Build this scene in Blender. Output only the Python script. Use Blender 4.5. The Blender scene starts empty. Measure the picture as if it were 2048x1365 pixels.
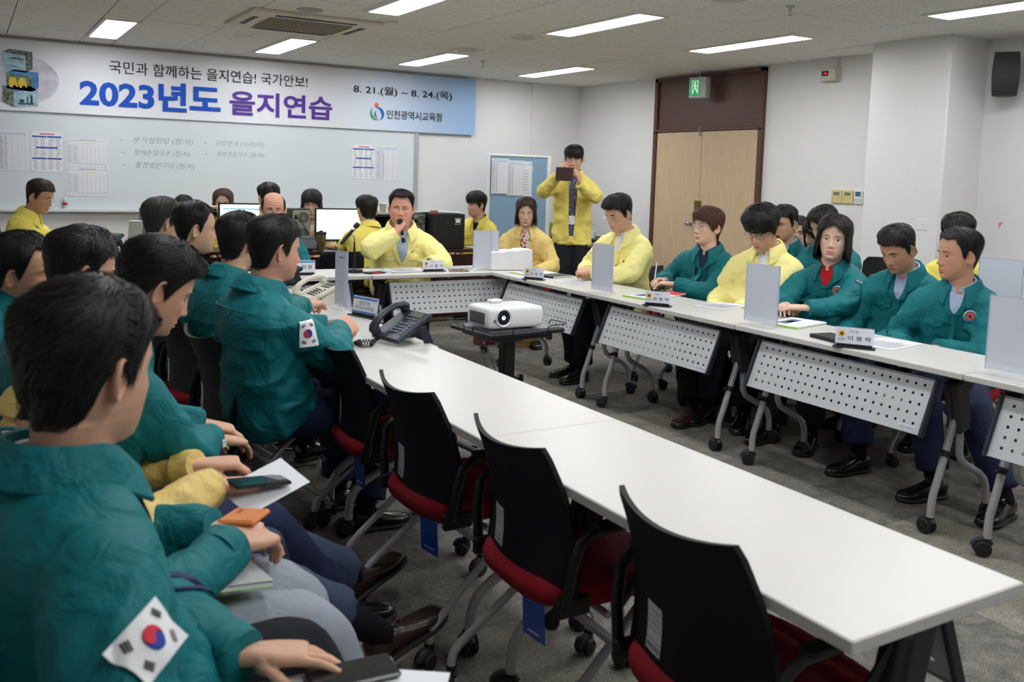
import bpy, math, random
import numpy as np
from mathutils import Vector, Matrix
from mathutils.bvhtree import BVHTree

random.seed(7); np.random.seed(7)
SC = bpy.context.scene
COL = SC.collection
PI = math.pi
CEIL = 2.675; XW = 7.15; YW = 10.35; T = 0.725

# ---------------------------------------------------------------- camera, world, exposure
def make_camera():
    f, cy, yaw, pitch, roll = 1838.97, 522.57, 0.536927, 0.0936959, 0.0299906
    cya, sya = math.cos(yaw), math.sin(yaw)
    r = np.array([cya, -sya, 0]); fw = np.array([sya, cya, 0]); u = np.array([0, 0, 1.])
    f2 = fw*math.cos(pitch) - u*math.sin(pitch); u2 = fw*math.sin(pitch) + u*math.cos(pitch)
    r3 = r*math.cos(roll) + u2*math.sin(roll); u3 = -r*math.sin(roll) + u2*math.cos(roll)
    cam = bpy.data.cameras.new('camera'); co = bpy.data.objects.new('camera', cam); COL.objects.link(co)
    m = Matrix(((r3[0], u3[0], -f2[0], 0), (r3[1], u3[1], -f2[1], 0), (r3[2], u3[2], -f2[2], 1.475), (0, 0, 0, 1)))
    co.matrix_world = m
    cam.sensor_width = 36; cam.lens = f/2048*36; cam.shift_y = -(682.5-cy)/2048
    cam.clip_start = 0.05; cam.clip_end = 60
    cam.dof.use_dof = True; cam.dof.focus_distance = 5.6; cam.dof.aperture_fstop = 5.0
    SC.camera = co
make_camera()
W = bpy.data.worlds.new('world'); SC.world = W; W.use_nodes = True
W.node_tree.nodes['Background'].inputs[0].default_value = (0.85, 0.9, 1, 1)
W.node_tree.nodes['Background'].inputs[1].default_value = 0.05
SC.view_settings.view_transform = 'Standard'; SC.view_settings.look = 'None'
SC.view_settings.gamma = 1; SC.view_settings.use_curve_mapping = False
SC.view_settings.exposure = 0.1
SC.cycles.max_bounces = 7; SC.cycles.diffuse_bounces = 5; SC.cycles.glossy_bounces = 3
SC.cycles.transmission_bounces = 6; SC.cycles.transparent_max_bounces = 12
SC.cycles.caustics_reflective = False; SC.cycles.caustics_refractive = False
SC.cycles.sample_clamp_indirect = 4
LAMP_POWER = 21.0

# ---------------------------------------------------------------- mesh helpers
def V(*a): return np.array(a, float)
def nrm(v):
    v = np.asarray(v, float); return v/(np.linalg.norm(v)+1e-12)
def az(d): return V(math.cos(math.radians(d)), math.sin(math.radians(d)), 0)

class MB:
    """collects faces with a material index; mats are given at build time"""
    def __init__(s): s.v = []; s.f = []; s.m = []; s.n = 0
    def add(s, vs, fs, mi=0):
        vs = np.asarray(vs, float).reshape(-1, 3); k = s.n
        s.v.append(vs); s.n += len(vs)
        for f in fs: s.f.append(tuple(i+k for i in f)); s.m.append(mi)
        return s
    def join(s, o, mat=None, mi=None):
        vs = np.concatenate(o.v) if o.v else np.zeros((0, 3))
        if mat is not None: vs = vs@mat[:3, :3].T + mat[:3, 3]
        k = s.n; s.v.append(vs); s.n += len(vs)
        for f, m in zip(o.f, o.m): s.f.append(tuple(i+k for i in f)); s.m.append(m if mi is None else mi)
        return s
    def verts(s): return np.concatenate(s.v) if s.v else np.zeros((0, 3))
    def xf(s, M):
        vs = s.verts(); s.v = [vs@M[:3, :3].T + M[:3, 3]]; return s
    def box(s, c, d, mi=0, ch=0.0, R=None):
        """box centre c, size d, chamfer ch"""
        c = np.asarray(c, float); h = np.asarray(d, float)/2
        if ch <= 0:
            vs = np.array([[x, y, z] for x in (-1, 1) for y in (-1, 1) for z in (-1, 1)], float)*h
            fs = [(0, 1, 3, 2), (4, 6, 7, 5), (0, 4, 5, 1), (2, 3, 7, 6), (0, 2, 6, 4), (1, 5, 7, 3)]
        else:
            ch = min(ch, h.min()*0.95); vs = []; idx = {}
            for x in (-1, 1):
                for y in (-1, 1):
                    for z in (-1, 1):
                        for a in range(3):
                            p = np.array([x, y, z], float)*(h-ch); p[a] += (x, y, z)[a]*ch
                            idx[(x, y, z, a)] = len(vs); vs.append(p)
            vs = np.array(vs); fs = []
            I = lambda x, y, z, a: idx[(x, y, z, a)]
            for a in range(3):
                for sg in (-1, 1):
                    o = [(-1, -1), (1, -1), (1, 1), (-1, 1)]; q = []
                    for p_, r_ in o:
                        t = [0, 0, 0]; t[a] = sg; t[(a+1) % 3] = p_; t[(a+2) % 3] = r_; q.append(I(*t, a))
                    fs.append(tuple(q if sg > 0 else q[::-1]))
            for a in range(3):
                b, c2 = (a+1) % 3, (a+2) % 3
                for sb in (-1, 1):
                    for sc in (-1, 1):
                        t0 = [0, 0, 0]; t0[a] = -1; t0[b] = sb; t0[c2] = sc
                        t1 = list(t0); t1[a] = 1
                        q = [I(*t0, b), I(*t1, b), I(*t1, c2), I(*t0, c2)]
                        fs.append(tuple(q if sb*sc < 0 else q[::-1]))
            for x in (-1, 1):
                for y in (-1, 1):
                    for z in (-1, 1):
                        q = [I(x, y, z, 0), I(x, y, z, 1), I(x, y, z, 2)]
                        fs.append(tuple(q if x*y*z > 0 else q[::-1]))
        if R is not None: vs = vs@np.asarray(R).T
        return s.add(vs+c, fs, mi)
    def loft(s, rings, mi=0, closed=True, caps=True, loop=False):
        R = np.asarray(rings, float); n, k = R.shape[:2]; fs = []
        for i in range(n-1 if not loop else n):
            a, b = i*k, ((i+1) % n)*k
            for j in range(k if closed else k-1):
                j2 = (j+1) % k
                fs.append((a+j, a+j2, b+j2, b+j))
        if caps and closed and not loop:
            fs.append(tuple(range(k))[::-1]); fs.append(tuple((n-1)*k+j for j in range(k)))
        return s.add(R.reshape(-1, 3), fs, mi)
    def tube(s, path, r, seg=10, mi=0, caps=True, loop=False, squash=None):
        P = np.asarray(path, float); n = len(P); r = np.broadcast_to(np.asarray(r, float), (n,))
        t = np.zeros_like(P)
        if loop: t = np.roll(P, -1, 0)-np.roll(P, 1, 0)
        else:
            t[1:-1] = P[2:]-P[:-2]; t[0] = P[1]-P[0]; t[-1] = P[-1]-P[-2]
        t /= np.linalg.norm(t, axis=1)[:, None]+1e-12
        up = V(0, 0, 1) if abs(t[0][2]) < 0.9 else V(1, 0, 0)
        x = nrm(np.cross(up, t[0])); rings = []
        ang = np.arange(seg)*2*PI/seg
        for i in range(n):
            x = nrm(x - t[i]*np.dot(x, t[i])); y = np.cross(t[i], x)
            q = squash if squash else (1, 1)
            rings.append(P[i]+r[i]*(np.outer(np.cos(ang), x)*q[0]+np.outer(np.sin(ang), y)*q[1]))
        return s.loft(rings, mi, True, caps, loop)
    def cyl(s, a, b, r, seg=16, mi=0, r2=None):
        return s.tube([a, b], [r, r if r2 is None else r2], seg, mi)
    def lathe(s, prof, c=(0, 0, 0), seg=24, mi=0, axis=2):
        rings = []; a = np.arange(seg)*2*PI/seg
        for r, z in prof:
            p = np.stack([r*np.cos(a), r*np.sin(a), np.full(seg, z)], 1)
            if axis == 0: p = p[:, [2, 0, 1]]
            if axis == 1: p = p[:, [1, 2, 0]]
            rings.append(p+np.asarray(c, float))
        return s.loft(rings, mi)
    def quad(s, a, b, c, d, mi=0): return s.add([a, b, c, d], [(0, 1, 2, 3)], mi)
    def prism(s, poly, z0, z1, mi=0):
        """poly in xy extruded z0..z1 (ccw)"""
        k = len(poly); vs = [(x, y, z0) for x, y in poly]+[(x, y, z1) for x, y in poly]
        fs = [tuple(range(k))[::-1], tuple(range(k, 2*k))]
        for i in range(k): j = (i+1) % k; fs.append((i, j, k+j, k+i))
        return s.add(vs, fs, mi)

def fr(o, x, y, z=None):
    """4x4 from origin and axes"""
    x = nrm(x); z = nrm(np.cross(x, y)) if z is None else nrm(z); y = np.cross(z, x)
    M = np.eye(4); M[:3, 0] = x; M[:3, 1] = y; M[:3, 2] = z; M[:3, 3] = o
    return M
def rotz(d, o=(0, 0, 0)):
    a = math.radians(d); M = np.eye(4); M[0, 0] = M[1, 1] = math.cos(a); M[1, 0] = math.sin(a); M[0, 1] = -M[1, 0]; M[:3, 3] = o
    return M
def eul(rx, ry, rz, o=(0, 0, 0)):
    from mathutils import Euler
    M = np.eye(4); M[:3, :3] = np.array(Euler((math.radians(rx), math.radians(ry), math.radians(rz))).to_matrix()); M[:3, 3] = o
    return M

def obj(name, mb, mats, parent=None, smooth=40, M=None, label=None, cat=None, group=None, kind=None, colattr=None, uv=None):
    vs = mb.verts()
    if M is not None: vs = vs@M[:3, :3].T+M[:3, 3]
    me = bpy.data.meshes.new(name); me.from_pydata(vs.tolist(), [], mb.f)
    if not isinstance(mats, (list, tuple)): mats = [mats]
    for m in mats: me.materials.append(m)
    if len(mats) > 1: me.polygons.foreach_set('material_index', mb.m)
    if smooth:
        me.polygons.foreach_set('use_smooth', [True]*len(me.polygons))
        if smooth < 180: me.set_sharp_from_angle(angle=math.radians(smooth))
    if colattr is not None:
        a = me.color_attributes.new('Col', 'FLOAT_COLOR', 'POINT'); a.data.foreach_set('color', np.asarray(colattr, np.float32).ravel())
    if uv is not None:
        l = me.uv_layers.new(name='UVMap'); vi = np.zeros(len(me.loops), int); me.loops.foreach_get('vertex_index', vi)
        l.data.foreach_set('uv', np.asarray(uv)[vi].astype(np.float32).ravel())
    me.update()
    o = bpy.data.objects.new(name, me); COL.objects.link(o)
    if parent is not None: o.parent = parent
    tag(o, label, cat, group, kind)
    return o
def tag(o, label=None, cat=None, group=None, kind=None):
    if label: o['label'] = label
    if cat: o['category'] = cat
    if group: o['group'] = group
    if kind: o['kind'] = kind
    return o
def thing(name, label, cat, loc=(0, 0, 0), rz=0, group=None):
    o = bpy.data.objects.new(name, None); COL.objects.link(o); o.location = loc
    o.rotation_euler = (0, 0, math.radians(rz)); o.empty_display_size = 0.1
    return tag(o, label, cat, group)
def dup(root, loc, rz=0, label=None, group=None, rot=None):
    r = root.copy(); COL.objects.link(r); r.location = loc; r.rotation_euler = rot or (0, 0, math.radians(rz))
    if label: r['label'] = label
    if group: r['group'] = group
    def rec(a, b):
        for ch in list(a.children):
            c = ch.copy(); COL.objects.link(c); c.parent = b; rec(ch, c)
    rec(root, r); return r
def struct(name, mb, mats, smooth=0, parent=None): return obj(name, mb, mats, parent, smooth, kind=None if parent else 'structure')

# ---------------------------------------------------------------- materials
MATS = {}
def mat(name, col, rough=0.5, metal=0.0, spec=0.5, bump=None, var=None, coat=0, sheen=0, trans=0, ior=1.45, emit=None, attr=False, coords='Object', alpha=1):
    """bump=(scale, strength[, dist]); var=(scale, amount)"""
    if name in MATS: return MATS[name]
    m = bpy.data.materials.new(name); m.use_nodes = True; nt = m.node_tree; b = nt.nodes['Principled BSDF']
    I = b.inputs; I['Base Color'].default_value = (*col, 1); I['Roughness'].default_value = rough; I['Metallic'].default_value = metal
    I['Specular IOR Level'].default_value = spec; I['Coat Weight'].default_value = coat; I['Sheen Weight'].default_value = sheen
    I['Transmission Weight'].default_value = trans; I['IOR'].default_value = ior; I['Alpha'].default_value = alpha
    if emit: I['Emission Color'].default_value = (*emit[0], 1); I['Emission Strength'].default_value = emit[1]
    tc = None
    if bump or var: tc = nt.nodes.new('ShaderNodeTexCoord')
    if bump:
        n = nt.nodes.new('ShaderNodeTexNoise'); n.inputs['Scale'].default_value = bump[0]; n.inputs['Detail'].default_value = 4
        nt.links.new(tc.outputs[coords], n.inputs['Vector'])
        bp = nt.nodes.new('ShaderNodeBump'); bp.inputs['Strength'].default_value = bump[1]; bp.inputs['Distance'].default_value = bump[2] if len(bump) > 2 else 0.01
        nt.links.new(n.outputs['Fac'], bp.inputs['Height']); nt.links.new(bp.outputs[0], I['Normal'])
    src = None
    if attr:
        a = nt.nodes.new('ShaderNodeAttribute'); a.attribute_name = 'Col'
        mx = nt.nodes.new('ShaderNodeMix'); mx.data_type = 'RGBA'; mx.blend_type = 'MULTIPLY'; mx.inputs[0].default_value = 1
        mx.inputs[6].default_value = (*col, 1); nt.links.new(a.outputs['Color'], mx.inputs[7]); src = mx.outputs[2]
    if var:
        n = nt.nodes.new('ShaderNodeTexNoise'); n.inputs['Scale'].default_value = var[0]; n.inputs['Detail'].default_value = 5
        nt.links.new(tc.outputs[coords], n.inputs['Vector'])
        h = nt.nodes.new('ShaderNodeHueSaturation'); h.inputs['Color'].default_value = (*col, 1)
        if src: nt.links.new(src, h.inputs['Color'])
        mr = nt.nodes.new('ShaderNodeMapRange'); mr.inputs[1].default_value = 0.3; mr.inputs[2].default_value = 0.7
        mr.inputs[3].default_value = 1-var[1]; mr.inputs[4].default_value = 1+var[1]
        nt.links.new(n.outputs['Fac'], mr.inputs[0]); nt.links.new(mr.outputs[0], h.inputs['Value']); src = h.outputs[0]
    if src: nt.links.new(src, I['Base Color'])
    MATS[name] = m; return m
def srgb(r, g, b):
    f = lambda c: (c/255/12.92) if c/255 <= .04045 else ((c/255+.055)/1.055)**2.4
    return (f(r), f(g), f(b))

# ---------------------------------------------------------------- text (mesh from Blender's built-in font)
_tc = {}
def text_mb(s, size=1.0, bold=0.0, align='CENTER', shear=0.0, res=2, font_w=1.0):
    key = (s, round(bold, 4), align, shear, res)
    if key not in _tc:
        cu = bpy.data.curves.new('t', 'FONT'); cu.body = s; cu.size = 1; cu.offset = bold; cu.resolution_u = res
        cu.align_x = align; cu.align_y = 'CENTER'; cu.shear = shear
        o = bpy.data.objects.new('t', cu); COL.objects.link(o)
        dg = bpy.context.evaluated_depsgraph_get(); me = o.evaluated_get(dg).to_mesh()
        vs = np.zeros(len(me.vertices)*3); me.vertices.foreach_get('co', vs); vs = vs.reshape(-1, 3)
        fs = [tuple(p.vertices) for p in me.polygons]
        o.evaluated_get(dg).to_mesh_clear(); bpy.data.objects.remove(o); bpy.data.curves.remove(cu)
        _tc[key] = (vs, fs)
    vs, fs = _tc[key]; v2 = vs*size; v2 = v2.copy(); v2[:, 0] *= font_w; v2[:, 2] = 0
    mb = MB(); mb.add(v2, fs); return mb
def text_fit(s, w, h, bold=0.0, **k):
    """text scaled to fill w x h, centred on origin in xy"""
    mb = text_mb(s, 1.0, bold, **k); v = mb.verts(); lo, hi = v.min(0), v.max(0); c = (lo+hi)/2; d = hi-lo
    v = v-c; v[:, 0] *= w/max(d[0], 1e-6); v[:, 1] *= h/max(d[1], 1e-6); v[:, 2] = 0
    mb.v = [v]; return mb

# ---------------------------------------------------------------- noise (value noise, vectorised)
def _hash(ix, iy, iz, seed):
    h = (ix.astype(np.int64)*374761393 + iy.astype(np.int64)*668265263 + iz.astype(np.int64)*2147483647 + seed*1274126177) & 0xffffffff
    h = ((h ^ (h >> 13))*1274126177) & 0xffffffff
    h = h ^ (h >> 16)
    return (h & 0xffff)/65535.0
def vnoise(p, seed=0):
    p = np.asarray(p, float); i = np.floor(p); f = p-i; f = f*f*(3-2*f); i = i.astype(np.int64)
    r = 0
    for dx in (0, 1):
        for dy in (0, 1):
            for dz in (0, 1):
                w = (f[:, 0] if dx else 1-f[:, 0])*(f[:, 1] if dy else 1-f[:, 1])*(f[:, 2] if dz else 1-f[:, 2])
                r = r+w*_hash(i[:, 0]+dx, i[:, 1]+dy, i[:, 2]+dz, seed)
    return r
def ridged(p, seed=0): return (1-np.abs(2*vnoise(p, seed)-1))**2

def remesh(mb, vox, smooth=2, fac=0.5):
    me = bpy.data.meshes.new('r'); me.from_pydata(mb.verts().tolist(), [], mb.f)
    o = bpy.data.objects.new('r', me); COL.objects.link(o)
    m = o.modifiers.new('r', 'REMESH'); m.mode = 'VOXEL'; m.voxel_size = vox
    if smooth: s = o.modifiers.new('s', 'SMOOTH'); s.factor = fac; s.iterations = smooth
    dg = bpy.context.evaluated_depsgraph_get(); e = o.evaluated_get(dg); m2 = e.to_mesh()
    n = len(m2.vertices); vs = np.zeros(n*3); m2.vertices.foreach_get('co', vs); vs = vs.reshape(-1, 3)
    nn = np.zeros(n*3); m2.vertices.foreach_get('normal', nn); nn = nn.reshape(-1, 3)
    fs = [tuple(p.vertices) for p in m2.polygons]
    e.to_mesh_clear(); bpy.data.objects.remove(o); bpy.data.meshes.remove(me)
    return vs, nn, fs
# ================================================================ people
def smooth_interp(z, zk, vk, lo, hi, n=400, k=7):
    zs = np.linspace(lo, hi, n); v = np.interp(zs, zk, vk)
    ker = np.ones(k)/k; vp = np.concatenate([np.full(k, v[0]), v, np.full(k, v[-1])])
    v = np.convolve(vp, ker, 'same')[k:-k]
    return np.interp(z, zs, v)
_Z = [-.118, -.112, -.105, -.09, -.07, -.05, -.025, 0, .025, .05, .072, .092, .106, .116, .122, .125]
_YF = [.045, .066, .077, .083, .0855, .0865, .0865, .087, .0915, .0905, .085, .074, .059, .042, .024, .0]
_YB = [.03, .04, .05, .055, .06, .072, .085, .094, .1, .1, .094, .082, .066, .047, .027, .0]
_WJ = [.020, .031, .040, .051, .061, .0675, .072, .0755, .077, .0765, .073, .065, .053, .038, .022, .0]
def head_r(th, z, fat=1.0):
    """polar radius of head section at angle th (0=front) and height z; plus neck column under the skull"""
    yf = smooth_interp(z, _Z, _YF, -.118, .125); yb = smooth_interp(z, _Z, _YB, -.118, .125); w = smooth_interp(z, _Z, _WJ, -.118, .125)
    low = np.clip((-z-.0)/.08, 0, 1)
    w = w*(1+(fat-1)*np.clip((.06-z)/.1, 0, 1)); yf = yf*(1+(fat-1)*.25*low)
    c, s = np.cos(th), np.sin(th); a = np.where(c > 0, yf, yb)
    n = 2.25
    r1 = 1/((np.abs(c)/np.maximum(a, 1e-4))**n+(np.abs(s)/np.maximum(w, 1e-4))**n)**(1/n)
    # neck
    nr = .056*(1+(fat-1)*.8); cy = -.024; b = c*cy; disc = np.maximum(nr*nr-cy*cy+b*b, 1e-6); r2 = (b+np.sqrt(disc))
    k = np.clip((-z-.02)/.05, 0, 1)
    r2 = r2*k
    p = 10.0
    return (np.maximum(r1, 0)**p+np.maximum(r2, 0)**p)**(1/p)
def G(x, c, s): return np.exp(-((x-c)/s)**2)
def face_disp(x, z, P):
    ax = np.abs(x); no = P.get('nose', 1.0)
    A = np.interp(z, [-.051, -.0455, -.038, -.032, -.018, 0, .013, .026], [0, .006, .021, .0235, .0165, .0105, .0055, 0])*no
    sx = np.interp(z, [-.045, -.03, 0, .03], [.0125, .0115, .008, .010])
    d = A*np.exp(-np.abs(x/sx)**2.3)
    d += .0075*no*G(ax, .0145, .006)*G(z, -.0385, .0065)
    d -= .0105*G(ax, .033, .0175)*G(z, .005, .0115)
    d += .0062*G(ax, .032, .0125)*G(z, .001, .0085)
    d += .0042*G(ax, .028, .02)*G(z, .0245, .0075)
    d += .0045*G(ax, .046, .018)*G(z, -.026, .018)
    d += .0050*G(x, 0, .021)*G(z, -.0645, .0048)
    d += .0062*G(x, 0, .018)*G(z, -.0755, .0055)
    d -= .0052*G(x, 0, .024)*G(z, -.0698, .0022)
    d += .003*G(x, 0, .03)*G(z, -.062, .018)
    d += .0065*G(x, 0, .017)*G(z, -.101, .0115)
    d -= .0035*G(x, 0, .017)*G(z, -.0865, .0055)
    d -= .0022*G(ax, .031, .006)*G(z, -.052, .014)
    return d
def head_surface(P, nz=84, nt=96):
    fat = P.get('fat', 1.0)
    t = np.linspace(0, 1, nz); zz = np.concatenate([np.linspace(-.1175, .085, int(nz*.8)), .085+.04*np.sin(np.linspace(0, 1, nz-int(nz*.8)+1)[1:]*PI/2)])
    zz[-1] = .1249
    u = np.arange(nt)/nt*2*PI; th = u-.5*np.sin(u)
    th[th > PI] -= 0
    TH, ZZ = np.meshgrid(th, zz); r = head_r(TH.ravel(), ZZ.ravel(), fat).reshape(TH.shape)
    X = r*np.sin(TH); Y = r*np.cos(TH)
    fm = np.clip(np.cos(TH)*2.2, 0, 1)
    Y = Y+face_disp(X, ZZ, P)*fm
    return X, Y, ZZ, th

def make_ear(side, S=1.0):
    mb = MB(); nv, nr_ = 22, 7; pts = []; 
    for i in range(nr_):
        rr = (i/(nr_-1))
        for j in range(nv):
            a = j/nv*2*PI
            oy = .0165*math.cos(a)*(1+.12*math.sin(a)); oz = .031*math.sin(a)*(1.0+.1*math.cos(a-2.2))
            rim = math.exp(-((rr-.86)/.12)**2)*.0075-(.0055 if rr < .75 else 0)*(1-rr)+ (-.008 if rr > .97 else 0)
            if math.sin(a) < -.75: rim *= .7
            pts.append((rr*oy, rr*oz, .010+rim+.006*rr*(-math.cos(a))))
    fs = []
    for i in range(nr_-1):
        for j in range(nv): fs.append((i*nv+j, i*nv+(j+1) % nv, (i+1)*nv+(j+1) % nv, (i+1)*nv+j))
    pts = np.array(pts); k = len(pts)
    back = pts[-nv:].copy(); back[:, :2] *= .55; back[:, 2] = -.012
    pts = np.vstack([pts, back])
    for j in range(nv): fs.append(((nr_-1)*nv+j, (nr_-1)*nv+(j+1) % nv, k+(j+1) % nv, k+j))
    # local (y,z,out) -> head
    tilt = math.radians(-12); y = pts[:, 0]*math.cos(tilt)-pts[:, 1]*math.sin(tilt); z = pts[:, 0]*math.sin(tilt)+pts[:, 1]*math.cos(tilt)
    x = pts[:, 2]
    fl = math.radians(24); x2 = x*math.cos(fl)+(-y)*math.sin(fl); y2 = y*math.cos(fl)+x*math.sin(fl)*-.3
    P = np.stack([side*(x2*S+.0705), y2*S-.004, z*S-.004], 1)
    if side < 0: fs = [f[::-1] for f in fs]
    mb.add(P, [f[::-1] for f in fs]); return mb

def finger_tube(mb, base, d, bend_ax, L, r, curl, seg=8):
    """d: direction, bend_ax: rotation axis; curl=(a,b,c) degrees"""
    from mathutils import Quaternion
    pts = [np.array(base)-d*.02, np.array(base)]; rs = [r*1.02, r*1.05]; p = np.array(base, float); dd = Vector(d)
    for k, (fr_, c) in enumerate(zip((.45, .3, .25), curl)):
        q = Quaternion(Vector(bend_ax), math.radians(c)); dd = q@dd; dn = np.array(dd)
        p1 = p+dn*L*fr_
        pts += [p+dn*L*fr_*.2, p+dn*L*fr_*.55, p+dn*L*fr_*.9]; k2 = r*(1-.1*k)
        rs += [k2*1.02, k2*.9, k2*.97]
        p = p1
    pts.append(p); rs.append(r*.62); pts.append(p+dn*r*.35); rs.append(r*.25)
    mb.tube(pts, rs, seg)

POSES = dict(flat=((6, 8, 5), (28, 18, 12), 8), relax=((22, 28, 18), (30, 22, 15), 4), grip=((62, 78, 45), (48, 35, 25), 1),
             clasp=((48, 55, 25), (35, 30, 20), 2), hold=((38, 40, 22), (45, 18, 12), 3), spread=((10, 14, 8), (50, 10, 6), 14), pen=((50, 62, 35), (40, 38, 25), 2))
def hand_mb(side, pose='relax', scale=1.0, vox=.0035, near=False):
    """local: y along fingers, z back of hand, thumb on +x for the left hand palm down (side=+1)"""
    cf, ct, spl = POSES[pose]; mb = MB()
    w = [.0275, .029, .034, .041, .0425, .041, .036]; h = [.0195, .018, .0165, .0155, .0145, .0135, .011]; ys = [-.035, -.01, .012, .035, .06, .082, .092]
    rings = []
    for wi, hi, yi in zip(w, h, ys):
        a = np.arange(16)*2*PI/16
        rings.append(np.stack([wi*np.sign(np.cos(a))*np.abs(np.cos(a))**.7, np.full(16, yi), hi*np.sign(np.sin(a))*np.abs(np.sin(a))**.8+.002], 1)[::-1])
    mb.loft(rings)
    xs = [.0315, .0105, -.0105, -.0305]; Ls = [.070, .079, .073, .058]; rr = [.0092, .0094, .009, .008]
    for i in range(4):
        sp = math.radians(-(i-1.5)*spl*.5)
        d = nrm((math.sin(sp), math.cos(sp), 0)); k = (i-1.5)*3
        finger_tube(mb, (xs[i], .084-.004*abs(i-1), 0), d, (-1, 0, 0), Ls[i], rr[i], (cf[0]+k, cf[1]+k*.5, cf[2]))
    d = nrm((.72, .62, -.32)); finger_tube(mb, (.030, .018, -.006), d, nrm((-.35, .25, .9)), .082, .0112, (ct[0]*.6, ct[1], ct[2]))
    mb.lathe([(.002, -.02), (.014, -.012), (.0175, 0), (.014, .012), (.002, .02)], (.024, .02, -.006), 12)
    if vox:
        vs, nn, fs = remesh(mb, vox, 2, .4); mb = MB(); mb.add(vs, fs)
    v = mb.verts()*scale; v[:, 0] *= side
    if side < 0: mb.f = [f[::-1] for f in mb.f]
    mb.v = [v]; return mb

def ik(S, Wp, L1, L2, pole):
    S, Wp = np.asarray(S, float), np.asarray(Wp, float); d = Wp-S; D = np.linalg.norm(d)
    if D > (L1+L2)*.985:
        k = D/((L1+L2)*.985); L1 *= k; L2 *= k
    a = (L1*L1-L2*L2+D*D)/(2*D); h = math.sqrt(max(L1*L1-a*a, 1e-6)); u = d/D
    p = np.asarray(pole, float); p = nrm(p-u*np.dot(p, u)); return S+u*a+p*h
def bez_limb(A, B, C, n=26, rnd=.28):
    """A-B-C with rounded corner at B"""
    A, B, C = map(lambda q: np.asarray(q, float), (A, B, C)); P0 = B+(A-B)*rnd; P1 = B+(C-B)*rnd; out = []
    n1 = int(n*.36)
    for i in range(n1): out.append(A+(P0-A)*i/n1)
    m = n-2*n1
    for i in range(m+1):
        t = i/m; out.append((1-t)**2*P0+2*t*(1-t)*B+t*t*P1)
    for i in range(1, n1+1): out.append(P1+(C-P1)*i/n1)
    return np.array(out)
def cloth_tube(mb, path, r, seg=22, fold=.06, seed=0, elbow=None, freq=26, closed_end=True, flat=1.0):
    P = np.asarray(path, float); n = len(P); t = np.zeros_like(P); t[1:-1] = P[2:]-P[:-2]; t[0] = P[1]-P[0]; t[-1] = P[-1]-P[-2]
    t /= np.linalg.norm(t, axis=1)[:, None]
    L = np.concatenate([[0], np.cumsum(np.linalg.norm(P[1:]-P[:-1], axis=1))]); s = L/L[-1]
    r = np.interp(s, np.linspace(0, 1, len(r)), r)
    up = V(0, 0, 1) if abs(t[0][2]) < .9 else V(1, 0, 0); x = nrm(np.cross(up, t[0])); ang = np.arange(seg)*2*PI/seg; rings = []
    for i in range(n):
        x = nrm(x-t[i]*np.dot(x, t[i])); y = np.cross(t[i], x)
        q = np.stack([np.cos(ang)*1.3+seed*3.1, np.sin(ang)*1.3, np.full(seg, L[i]*freq)+.7*np.sin(ang+seed)], 1)
        k = fold*(.45+.9*math.exp(-((s[i]-(elbow or .5))/.16)**2)+.5*math.exp(-((s[i]-.97)/.12)**2))
        rad = r[i]*(1+k*(ridged(q, seed)*2-.9))
        rings.append(P[i]+rad[:, None]*(np.outer(np.cos(ang), x)+np.outer(np.sin(ang), y)*flat))
    mb.loft(rings)

# ---- torso loft
_TT = [0, .10, .28, .45, .60, .72, .82, .90, .955, 1.0]
_TA = [.180, .186, .180, .180, .188, .196, .190, .158, .108, .066]
_TF = [.130, .136, .126, .118, .116, .112, .098, .080, .066, .056]
_TB = [.128, .130, .112, .104, .104, .108, .106, .088, .068, .056]
class Torso:
    def __init__(s, P0, N, fwd0, fwd1, bulk=1.06, belly=0.0, slouch=.03, hem=.06):
        s.fwd0, s.fwd1 = nrm(fwd0), nrm(fwd1); s.bulk = bulk; s.belly = belly
        P0 = np.asarray(P0, float); N = np.asarray(N, float); s.N = N; d = N-P0
        s.A = P0-nrm(d*V(.3, .3, 1))*hem; s.C = (s.A+N)/2-s.fwd0*slouch*2; s.B = N
    def frame(s, t):
        c = (1-t)**2*s.A+2*t*(1-t)*s.C+t*t*s.B; tg = nrm(2*(1-t)*(s.C-s.A)+2*t*(s.B-s.C))
        f = nrm(s.fwd0*(1-t)+s.fwd1*t); f = nrm(f-tg*np.dot(f, tg)); r = np.cross(f, tg)
        return c, r, f, tg
    def pt(s, t, th, off=0):
        """th 0 front, + to the person's right side"""
        c, r, f, tg = s.frame(t); a = np.interp(t, _TT, _TA)*s.bulk; bf = np.interp(t, _TT, _TF)*s.bulk; bb = np.interp(t, _TT, _TB)*s.bulk
        bf += s.belly*math.exp(-((t-.25)/.22)**2)
        a += .35*s.belly*math.exp(-((t-.25)/.25)**2)
        n = 2.4; co, si = math.cos(th), math.sin(th); b = bf if co > 0 else bb
        R = 1/((abs(co)/b)**n+(abs(si)/a)**n)**(1/n)+off
        return c+r*si*R+f*co*R
    def shoulder(s, side):
        c, r, f, tg = s.frame(.83); return c+r*side*.166*s.bulk**.6-tg*.014
    def mb(s, seed=0, n=34, seg=44, fold=.035):
        m = MB(); rings = []
        for i in range(n):
            t = i/(n-1); ring = []
            for j in range(seg):
                th = j/seg*2*PI; ring.append(s.pt(t, th))
            ring = np.array(ring); c = s.frame(t)[0]
            th = np.arange(seg)/seg*2*PI
            q = np.stack([np.cos(th)*2.0+seed, np.sin(th)*2.0, np.full(seg, t*7.5)+1.2*np.abs(np.sin(th))], 1)
            k = fold*(1.2-t)*np.clip((1-t)*6, 0, 1)
            ring = c+(ring-c)*(1+k*(ridged(q, seed+5)*2-.9))[:, None]; rings.append(ring)
        return m.loft(rings)

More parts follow.
